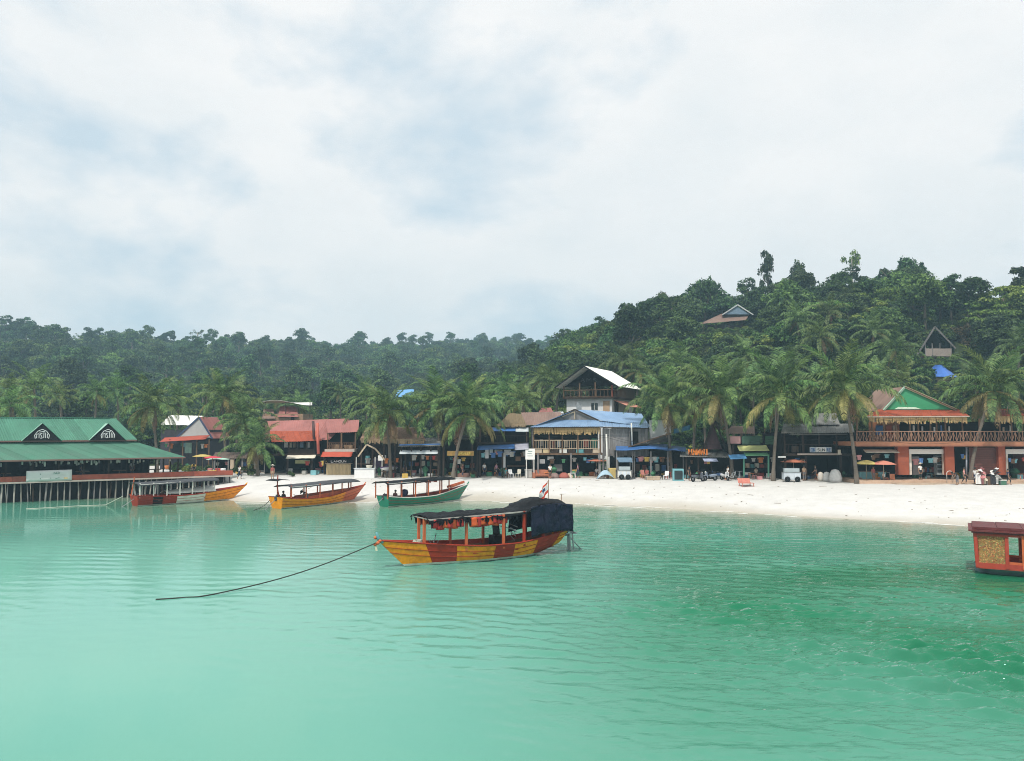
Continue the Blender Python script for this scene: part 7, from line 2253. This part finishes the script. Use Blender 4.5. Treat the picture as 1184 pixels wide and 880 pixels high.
# folding tent of pale blue cloth
p = gpt(700, 552.5)
m = MB(); m.grid(lambda u, v: ((u - .5) * 1.9, (v - .5) * 1.2, .95 * math.sin(u * 3.14) ** .8 * (1 - .5 * (2 * v - 1) ** 2)), 14, 8, .02)
o = m.build('beach_tent', M('tent_blue', (.36, .50, .60), rough=.7, var=.15), None, True, p); tag(o, 'pale blue pop-up beach tent right of the orange parasol', 'tent')
box_thing('crate', 'upright yellow board crate left of the white drinks cart', 'crate', 708, 552.5, .75, .4, 1.15, M('crate_straw', (.58, .44, .16), rough=.8, var=.2))
box_thing('cool_box', 'orange-red cool box beside the pale blue tent', 'cool box', 703.5, 552, .5, .4, .5, M('box_orange', (.60, .20, .07), rough=.5))
def cart(label, px, py, w, mat, glassy=True, canopy=None):
    p = gpt(px, py)
    t = thing('food_cart', label, 'cart', p, jit(.1))
    MB().box(-w / 2, -.4, .25, w / 2, .4, .95).build('body', mat, t)
    MB().box(-w / 2 - .04, -.44, .955, w / 2 + .04, .44, 1.0).build('counter_top', STEEL, t)
    for s in (-1, 1):
        m = MB(); m.lathe([(.05, -.03), (.27, -.03), (.29, 0), (.27, .03), (.05, .03)], (s * (w / 2 - .35), -.47, .29), 14, 'y'); m.build('wheel', P_BLACK, t, True)
    if glassy:
        MB().box(-w / 2 + .1, -.3, 1.003, w / 2 - .1, .3, 1.4).build('glass_case', M('case_glass', (.42, .48, .50), rough=.1, var=.1), t)
    for k in range(3):
        MB().box(-w / 2 + .08 + k * (w - .16) / 3, -.415, .35, -w / 2 + .02 + (k + 1) * (w - .16) / 3, -.405, .88).build('side_panel', M('panel_blue_white', (.58, .63, .68), rough=.4, var=.1), t)
    if canopy:
        for s in (-1, 1): MB().bar((s * (w / 2 - .05), .3, 1.0), (s * (w / 2 - .05), .3, 2.1), .05).build('post', STEEL, t)
        m = MB(); m.grid(lambda u, v: (-w / 2 - .1 + (w + .2) * u, -.6 + 1.1 * v, 2.15 + .18 * v), 6, 4, .03); m.build('canopy', canopy, t)
    return t
cart('white drinks cart with a blue-grey canopy left of the blue tarp shop', 722, 553.5, 1.4, P_WHITE, True, M('awning_blue_grey', (.16, .26, .36)))
cart('pale blue-white ice cart below the orange parasol', 915, 556, 1.7, M('cart_ice', (.52, .58, .64), rough=.4, var=.1), True)
# stools, low furniture and goods in front of the tarp shop
def chair(label, px, py, mat, rz=0, group=None, z=None):
    p = gpt(px, py, z)
    t = thing('chair', label, 'chair', p, rz, group)
    MB().box(-.22, -.22, .42, .22, .22, .47).build('seat', mat, t)
    m = MB(); m.grid(lambda u, v: (-.22 + .44 * u, .2 + .1 * v + .03 * math.sin(u * 3.14), .47 + .45 * v), 6, 4, .035); m.build('backrest', mat, t)
    for sx in (-1, 1):
        for sy in (-1, 1): MB().bar((sx * .23, sy * .23, 0), (sx * .19, sy * .19, .42), .04).build('leg', mat, t)
    return t
PINKC = M('chair_pink', (.52, .22, .18), rough=.6)
chair('brownish-pink chair inside the blue tarp shop', 744, 552, PINKC, .3)
chair('white plastic chair left of the teal-framed fridge', 770, 553.5, WHITE_P, -.6)
chair('dark chair beside the white plastic one', 765, 553, P_BLACK, .9)
chair('orange chair at the foot of the palm beside the terracotta building', 993, 556.5, M('chair_orange', (.55, .18, .08), rough=.6), .5)
chair('orange chair to the right of the coral parasol', 1032, 556.5, M('chair_orange2', (.60, .22, .10), rough=.6), -.4)
chair('white chair left of the kiosk post under the blue awnings', 591, 551.5, WHITE_P, .4); chair('cream chair at the right of the blue-awning shop', 599, 551.5, CREAM, -.5)
box_thing('low_table', 'low tan table in front of the blue tarp shop', 'table', 755, 554, 1.5, .6, .4, WOOD_PALE)
# fridge with a teal frame
p = gpt(784, 555)
t = thing('display_fridge', 'teal-framed display fridge under the dark tarp', 'fridge', p, -.05)
TEALF = M('fridge_teal', (.18, .42, .46), rough=.5)
MB().box(-.55, -.3, .02, .55, .35, 1.25).build('cabinet', TEALF, t); MB().box(-.42, -.34, .15, .42, -.305, 1.08).build('glass_door', GLASS, t); MB().bar((.45, -.36, .5), (.45, -.36, .9), .03).build('handle', STEEL, t)

# scooters
def scooter(label, px, py, mat, rz, group='parked scooters'):
    p = gpt(px, py)
    t = thing('scooter', label, 'scooter', p, rz, group)
    for x in (-.62, .62):
        m = MB(); m.lathe([(.16, -.05), (.25, -.055), (.285, 0), (.25, .055), (.16, .05)], (x, 0, .285), 16, 'y'); w = m.build('wheel', P_BLACK, t, True)
        m = MB(); m.lathe([(.02, -.045), (.165, -.03), (.165, .03), (.02, .045)], (x, 0, .285), 12, 'y'); m.build('rim', STEEL, w, True)
    m = MB(); m.grid(lambda u, v: (-.85 + 1.0 * u, .17 * math.cos(v * 6.283) * math.sin(.35 + u * 2.4), .58 + .20 * math.sin(v * 6.283) * math.sin(.35 + u * 2.4)), 12, 10); m.build('rear_body', mat, t, True)
    m = MB(); m.grid(lambda u, v: (-.72 + .85 * u, -.15 + .3 * v, .80 + .03 * math.sin(u * 6) + .04 * math.sin(v * 3.14)), 10, 4, .07); m.build('seat', P_BLACK, t, True)
    MB().box(.05, -.14, .26, .48, .14, .33).build('foot_board', P_BLACK, t)
    m = MB(); m.grid(lambda u, v: (.44 + .10 * v - .05 * math.sin(u * 3.14), -.2 + .4 * u, .30 + .62 * v), 8, 6, .05); m.build('front_shield', mat, t, True)
    m = MB(); m.grid(lambda u, v: (.40 + .46 * u, (-.07 + .14 * v), .58 + .03 * math.sin(v * 3.14) - .35 * (u - .4) ** 2), 8, 4, .03); m.build('front_mudguard', mat, t, True)
    m = MB(); m.tube([(.62, 0, .29), (.47, 0, .98)], .035, 6); m.build('fork', STEEL, t, True)
    m = MB(); m.tube([(.36, -.34, 1.02), (.46, -.12, .98), (.46, .12, .98), (.36, .34, 1.02)], .022, 6); m.build('handlebar', P_BLACK, t, True)
    m = MB(); m.lathe([(.01, .06), (.08, .03), (.085, -.05), (.01, -.07)], (.56, 0, .93), 10, 'x'); m.build('headlight', P_WHITE, t, True)
    for s in (-1, 1):
        m = MB(); m.tube([(.42, s * .26, 1.0), (.40, s * .32, 1.2)], .01, 5); m.cbox((.40, s * .34, 1.23), (.03, .14, .09)); m.build('mirror', P_BLACK, t)
    return t
scooter('dark scooter with silver flanks, leftmost below the orange letters', 807, 556, M('paint_charcoal', (.10, .11, .13), rough=.3), R(25))
scooter('grey-blue scooter in the middle of the parked row', 821, 555, M('paint_greyblue', (.30, .36, .46), rough=.3), R(-160))
scooter('white scooter at the right end of the parked row', 838, 554.5, M('paint_offwhite', (.72, .73, .75), rough=.3), R(-75))
scooter('blue scooter half hidden behind the parked row', 829, 553, M('paint_midblue', (.08, .16, .35), rough=.3), R(165))
scooter('dark scooter with a white front parked under the pale awnings', 488, 550.5, M('paint_blackwhite', (.45, .45, .46), rough=.3), R(-95))
# bicycles
def bicycle(label, px, py, rz):
    p = gpt(px, py)
    t = thing('bicycle', label, 'bicycle', p, rz)
    for x in (-.52, .52):
        m = MB(); n = 20
        m.tube([(x + .33 * math.cos(a * 2 * math.pi / n), 0, .34 + .33 * math.sin(a * 2 * math.pi / n)) for a in range(n + 1)], .018, 5); m.build('wheel', P_BLACK, t, True)
    m = MB()
    for a, b in (((-.52, 0, .34), (-.05, 0, .30)), ((-.05, 0, .30), (-.2, 0, .85)), ((-.05, 0, .30), (.38, 0, .82)), ((-.18, 0, .78), (.36, 0, .86)), ((-.52, 0, .34), (-.18, 0, .78)), ((.52, 0, .34), (.36, 0, .95))): m.tube([a, b], .018, 6)
    m.build('frame', PALE_TARP, t)
    MB().cbox((-.22, 0, .89), (.26, .13, .06)).build('saddle', P_BLACK, t)
    m = MB(); m.tube([(.30, -.26, 1.0), (.38, 0, .96), (.30, .26, 1.0)], .015, 6); m.build('handlebar', STEEL, t)
bicycle('pale bicycle leaning by the blue tarp of the green stall', 848, 554.5, R(40))
bicycle('grey bicycle next to the left green post', 855, 555, R(65))
# pink-red beach lounger sticking out on the sand
p = gpt(863, 560)
t = thing('beach_lounger', 'pinkish-red folding lounger standing out on the sand before the green stall', 'lounger', p, .1)
CORAL = M('lounger_coral', (.55, .20, .15), rough=.7, var=.3, scale=8)
for k in range(6): MB().box(-.62, -.5 + k * .17, .30 + .0 * k, .62, -.36 + k * .17, .335).build('slat', CORAL, t)
m = MB(); m.grid(lambda u, v: (-.62 + 1.24 * u, .5 + .22 * v, .32 + .42 * v), 6, 3, .03); m.build('backrest', CORAL, t)
for sx in (-1, 1):
    for y in (-.42, .42): MB().bar((sx * .55, y, 0), (sx * .55, y, .3), .06).build('leg', CORAL, t)
# white sacks and ice bags by the dark bar
def sack(label, px, py, w, h, mat, group='white sacks by the dark bar'):
    p = gpt(px, py)
    m = MB(); m.lathe([(.01, 0), (w * .48, .02), (w * .55, h * .3), (w * .5, h * .7), (w * .3, h * .93), (.01, h)], (0, 0, 0), 12)
    m.v = [(x * (1 + .18 * noise.noise((x * 3 + px, y * 3, z * 2))), y * (1 + .15 * noise.noise((x * 2, y * 3, z + px))), z * (1 + .05 * noise.noise((x * 4, y * 4, px)))) for x, y, z in m.v]
    o = m.build('sack', mat, None, True, p); tag(o, label, 'sack', group)
SACK = M('sack_white', (.66, .65, .63), rough=.8, var=.12, scale=4)
sack('tall white sack at the right in front of the dark bar', 966, 556.5, 1.1, 1.35, SACK)
sack('smaller white sack left of the tall one in front of the dark bar', 956, 555.5, .8, 1.0, SACK)
sack('thin off-white sack at the left of the sack pile before the dark bar', 949, 555, .6, .95, M('sack_cream', (.58, .54, .48), rough=.8, var=.15))
# teal panels of the drinks counter below the parasols
p = gpt(1003, 555)
simple('bar_counter', 'teal and orange panelled drinks counter below the yellow parasol', 'counter', [
    ('teal_panel', TEALF, MB().box(-.85, -.3, .02, .35, .1, 1.05)), ('orange_panel', M('panel_amber', (.55, .27, .08), rough=.7), MB().box(.37, -.3, .02, .95, .1, .95)), ('teal_panel', TEALF, MB().box(.97, -.3, .02, 1.75, .1, 1.05)),
    ('counter_top', WOOD, MB().box(-.95, -.38, 1.07, 1.85, .3, 1.12))], p)
# souvenir hat stands
def hat_stand(label, px, py, cols):
    p = gpt(px, py)
    t = thing('hat_stand', label, 'stand', p, 0)
    m = MB(); m.bar((0, 0, 0), (0, 0, 1.5), .07); m.bar((-.4, 0, .04), (.4, 0, .04), .06); m.bar((0, -.4, .04), (0, .4, .04), .06); m.build('pole', WOOD, t)
    rr = random.Random(px)
    for k in range(9):
        a = k * 2.4; z = .55 + .12 * k; r_ = .42 - .03 * k
        m = MB(); m.lathe([(.26, 0), (.13, .03), (.12, .12), (.005, .15)], (0, 0, 0), 10)
        o = m.build('hat', cols[k % len(cols)], t, True); o.location = (r_ * math.cos(a), r_ * math.sin(a), z); o.rotation_euler = (rr.uniform(-.6, .6), rr.uniform(-.6, .6), 0)
    for k in range(3):
        m = MB(); m.grid(lambda u, v: (-.25 + .5 * u, -.12 - .05 * math.sin(u * 9) + .1 * k, 1.0 - .9 * v), 6, 4, .02); o = m.build('hung_shirt', cols[(k + 1) % len(cols)], t); o.location.x = -.3 + .3 * k
HC = [cloth('straw', (.62, .55, .42)), cloth('white', (.75, .74, .71)), cloth('rose', (.55, .22, .22))]
hat_stand('souvenir stand hung with white and pink hats before the brown shutter', 1134, 558.5, HC)
hat_stand('second souvenir stand with white hats and dark shirts near the right column', 1151, 558, [cloth('white', (.75, .74, .71)), cloth('black', (.03, .03, .035))])
box_thing('box', 'brown box beside the souvenir stand', 'box', 1143, 558, .55, .4, .8, WOOD)
box_thing('cool_box', 'dark green cool box right of the souvenir stands', 'cool box', 1159, 558, .6, .4, .5, M('box_green', (.06, .16, .10), rough=.5), P_WHITE)
# white arched rail on the step
p = gpt(1098.5, 557.5)
m = MB(); m.tube([(-.3, 0, 0)] + [(-.3 + .3 - .3 * math.cos(a), 0, 1.0 + .25 * math.sin(a)) for a in [i * math.pi / 8 for i in range(9)]] + [(.3, 0, .2)], .03, 6)
o = m.build('hand_rail', P_WHITE, None, True, p); tag(o, 'white arched hand rail at the step of the terracotta building', 'hand rail')
# storage under and around the pier end
for k, (x, y, c, nm) in enumerate(((2.2, 1.4, P_TEAL, 'teal'), (3.1, 1.8, INK_Y, 'yellow'), (4.0, 1.4, RED_CLOTH, 'red'))):
    q = mwP @ Vector((x, y, zD))
    t = simple('crate', nm + ' plastic crate on the end of the pier deck', 'crate', [('body', c, MB().box(-.35, -.25, 0, .35, .25, .42)), ('rim', c, MB().box(-.38, -.28, .425, .38, .28, .48))], q, ANG)
# red and white painted drums at the pier end, seen beside the boat awning
for k, px in enumerate((243, 252, 258)):
    p = gp(px, 549, 1.55)
    col_ = [cloth('rose', (.55, .22, .22)), M('drum_red', (.55, .08, .07), rough=.5), WHITE_P][k]
    m = MB(); m.lathe([(.01, 0), (.3, 0), (.31, .3), (.29, .34), (.31, .38), (.31, .75), (.28, .8), (.01, .8)], (0, 0, 0), 12)
    o = m.build('drum', col_, None, True, (p.x, p.y, lz(p.x, p.y))); tag(o, ['pinkish', 'red', 'white'][k] + ' plastic drum on the sand at the shore end of the pier', 'drum')
# dark planter shrubs between the houses and the pier
for k, (px, py) in enumerate(((270, 549), (285, 549.5), (335, 551), (700, 549), (985, 555), (906, 553), (196, 547), (214, 547.5), (232, 548))):
    p = gpt(px, py)
    o = bpy.data.objects.new('shrub', bushes[k % 4]); COL.objects.link(o)
    s = (.55, .6, .35, .35, .4, .25, .7, .55, .6)[k]
    o.location, o.scale, o.rotation_euler = (p.x, p.y + 1.0, p.z), (s, s, s), (0, 0, k)
    tag(o, ['leafy shrub right of the pier end', 'dark shrub at the foot of the small palm', 'small shrub in front of the red-roofed guesthouse', 'shrub beside the white pole of the blue-roofed house', 'shrub at the left end of the terracotta plinth', 'tiny shrub left of the ice cart', 'dense shrub behind the right end of the pier roof', 'shrub under the red awning behind the pier', 'shrub behind the parasols on the pier'][k], 'shrub')

# ------------------------------------------------------------------ goods on display in the open shops
def goods_meshes():
    G = {}
    m = MB(); m.box(-.22, -.18, 0, .22, .18, .34); m.box(-.225, -.04, .342, .225, .04, .348); G['carton'] = m
    m = MB(); m.lathe([(.01, 0), (.17, 0), (.22, .26), (.20, .28), (.16, .05), (.01, .04)], (0, 0, 0), 10); G['basket'] = m
    m = MB(); m.grid(lambda u, v: (-.24 + .48 * u, .02 * math.sin(u * 9 + v * 3), -.62 * v), 6, 5, .02); m.box(-.36, -.01, -.2, -.23, .02, -.02); m.box(.23, -.01, -.2, .36, .02, -.02); G['hanging_shirt'] = m
    m = MB(); m.lathe([(.01, 0), (.05, 0), (.05, .2), (.02, .27), (.02, .33), (.01, .33)], (0, 0, 0), 8); G['bottle'] = m
    m = MB(); m.box(-.2, -.2, .40, .2, .2, .44)
    for x in (-1, 1):
        for y in (-1, 1): m.bar((x * .18, y * .18, 0), (x * .15, y * .15, .4), .035)
    G['stool'] = m
    m = MB(); m.lathe([(.01, .0), (.13, 0), (.16, .3), (.14, .3), (.01, .26)], (0, 0, 0), 10); m.lathe([(.01, .8), (.2, .62), (.28, .5), (.2, .36), (.01, .3)], (0, 0, 0), 9); G['potted_plant'] = m
    return G
GM = goods_meshes()
GCOL = {'white': WHITE_P, 'red': cloth('red2', (.42, .06, .05)), 'blue': cloth('blue2', (.07, .16, .36)), 'green': cloth('green2', (.06, .20, .10)), 'yellow': cloth('yellow2', (.62, .42, .10)),
        'brown': WOOD, 'pink': cloth('pink2', (.58, .26, .26)), 'teal': TEALF, 'grey': GREYB, 'orange': cloth('orange2', (.60, .20, .06))}
GCACHE = {}
CATS = {'carton': 'box', 'basket': 'basket', 'hanging_shirt': 'shirt', 'bottle': 'bottle', 'stool': 'stool', 'potted_plant': 'plant'}
def fill_shop(px0, px1, D, where, n, seed, ytop=529, zf=None, front=-.9, depth=3.2):
    rr = random.Random(seed)
    zf = ZB + .08 if zf is None else zf
    for i in range(n):
        kind = rr.choice(['carton', 'carton', 'basket', 'hanging_shirt', 'hanging_shirt', 'hanging_shirt', 'bottle', 'stool', 'potted_plant'])
        c = rr.choice(list(GCOL)) if kind != 'potted_plant' else 'green'
        if kind == 'hanging_shirt' and c == 'white': c = 'grey'
        key = (kind, c)
        if key not in GCACHE: GCACHE[key] = GM[kind].mesh(kind, GCOL[c], kind in ('basket', 'bottle'))
        y = D + (rr.uniform(-.3, .6) if kind == 'hanging_shirt' else rr.uniform(front, depth) if kind != 'bottle' else rr.uniform(.2, depth))
        p = at(rr.uniform(px0, px1), 500, y)
        z = at(592, ytop + rr.uniform(.5, 3), y).z if kind == 'hanging_shirt' else zf
        if y < D: z = z if kind == 'hanging_shirt' else lz(p.x, y)
        o = bpy.data.objects.new(kind, GCACHE[key]); COL.objects.link(o)
        s = rr.uniform(.85, 1.5) if kind != 'hanging_shirt' else rr.uniform(.6, .95)
        o.location, o.scale, o.rotation_euler = (p.x, y, z), (s, s, s * rr.uniform(.85, 1.2)), (0, 0, rr.uniform(-.6, .6))
        tag(o, ('small ' if s < (1.1 if kind != 'hanging_shirt' else .78) else 'larger ') + c + ' ' + kind.replace('_', ' ') + ' ' + ('hung up in ' if kind == 'hanging_shirt' else 'standing in ') + where, CATS[kind], 'goods in ' + where)
fill_shop(335, 376, 92.5, 'the red-roofed guesthouse', 14, 1, 531)
fill_shop(418, 460, 87.5, 'the thatched eatery', 14, 2, 527)
fill_shop(464, 508, 87, 'the pale-awning shop', 18, 3, 524)
fill_shop(514, 550, 87, 'the yellow-sign shop', 14, 4, 528)
fill_shop(556, 608, 87, 'the blue-awning shop', 20, 5, 521)
fill_shop(618, 692, 86.5, 'the blue-roofed house', 20, 6, 528)
fill_shop(734, 788, 85.5, 'the blue tarp shop', 22, 7, 527)
fill_shop(793, 842, 84.5, 'the orange-letter shop', 12, 8, 530)
fill_shop(862, 902, 84, 'the green-framed stall', 16, 9, 528)
fill_shop(908, 982, 82, 'the dark bar', 16, 10, 529)
fill_shop(992, 1034, 78.5, 'the terracotta building left bay', 14, 11, 524, TERR, .2)
fill_shop(1055, 1088, 78.5, 'the terracotta building doorway', 12, 12, 528, TERR, .9)
fill_shop(1105, 1118, 78.5, 'the narrow bay beside the brown shutter', 6, 13, 524, TERR, .2)
fill_shop(1165, 1183, 78.5, 'the rightmost terracotta bay', 12, 14, 528, TERR, .3)
fill_shop(192, 244, 102.5, 'the small gable house behind the pier', 20, 16, 511)
fill_shop(250, 306, 95, 'the grey-roofed beach shed', 14, 15, 532)
# overhead wires strung between the shop fronts
m = MB()
pp = [at(a, b, d) for a, b, d in ((412, 505, 88), (511, 503, 86), (612, 499, 85.5), (701, 503, 85), (790, 512, 83.5), (905, 505, 81), (988, 500, 76.6), (1117, 508, 77))]
for k in range(len(pp) - 1):
    for off in (0, .25):
        m.tube([pp[k].lerp(pp[k + 1], q) + Vector((0, 0, -.5 * math.sin(q * 3.14) - off)) - pp[0] for q in [i / 8 for i in range(9)]], .014, 4)
o = m.build('overhead_wire', P_BLACK, None, False, pp[0]); tag(o, 'pair of thin black wires sagging along the shop fronts', 'wire')
# more people on the sand and in the shops
more = [(468, 551, 'stand', 'navy', 'at the left post of the pale-awning shop'), (535, 551, 'stand', 'maroon', 'in front of the yellow-sign shop'), (585, 551.5, 'sit', 'teal', 'under the lower blue awning'),
        (636, 553, 'stand', 'white', 'behind the rust-brown sofa'), (668, 552, 'walk', 'mauve', 'between the yellow crate and the orange parasol'), (748, 553, 'sit', 'brick', 'at the low tan table'), (797, 555, 'stand', 'black', 'left of the parked scooters'),
        (842, 554.5, 'stand', 'white', 'behind the white scooter'), (930, 555, 'stand', 'tan', 'right of the ice cart'), (943, 555, 'walk', 'black', 'left of the white sacks'), (1128, 558, 'stand', 'white', 'beside the pink and white hat stand'), (1010, 556, 'stand', 'brick', 'behind the teal drinks counter'), (1166, 558, 'walk', 'navy', 'at the right edge before the terracotta building'), (277, 552, 'walk', 'white', 'on the sand left of the small palm')]
CC = {'navy': (.03, .04, .09), 'maroon': (.16, .04, .03), 'teal': (.08, .25, .26), 'white': (.75, .74, .71), 'mauve': (.42, .20, .28), 'brick': (.36, .10, .09), 'black': (.03, .03, .035), 'tan': (.40, .28, .18)}
for k, (px, py, pose, c, where) in enumerate(more):
    q = gpt(px, py)
    person('person in ' + c + ' ' + {'stand': 'standing', 'walk': 'walking', 'sit': 'sitting'}[pose] + ' ' + where, q, R((k * 67) % 360), pose, cloth(c, CC[c]), cloth(['black', 'navy', 'grey'][k % 3], (.05, .05, .06)), h=1.55 + .03 * (k % 6))
# low seats for the people who sit on nothing else
for k, (px, py, z) in enumerate(((690, 551, None), (585, 551.5, None), (748, 553, None), (1022, 556, None))):
    q = gpt(px, py)
    m = MB(); m.box(-.2, -.2, .33, .2, .2, .37)
    for x in (-1, 1):
        for y in (-1, 1): m.bar((x * .18, y * .18, 0), (x * .16, y * .16, .33), .035)
    o = m.build('stool', WOOD, None, False, q); tag(o, 'low wooden stool under the person ' + ['by the orange parasol', 'below the blue awning', 'at the low tan table', 'beside the teal panels'][k], 'stool')
# ------------------------------------------------------------------ air
def make_haze(dens):
    mb = MB().box(-720, -180, -5.0, 720, 720, 112.0)
    m = bpy.data.materials.new('haze')
    m.use_nodes = True
    t = m.node_tree
    t.nodes.clear()
    o = N(t, 'ShaderNodeOutputMaterial')
    v = N(t, 'ShaderNodeVolumePrincipled', inp={'Density': dens, 'Anisotropy': 0.0})
    v.inputs['Color'].default_value = (0.52, 0.83, 1.0, 1)
    L(t, v.outputs[0], o.inputs['Volume'])
    ob = mb.build('haze', m)
    tag(ob, 'thin pale blue haze over the bay and hills', 'haze', kind='stuff')
make_haze(0.00078)
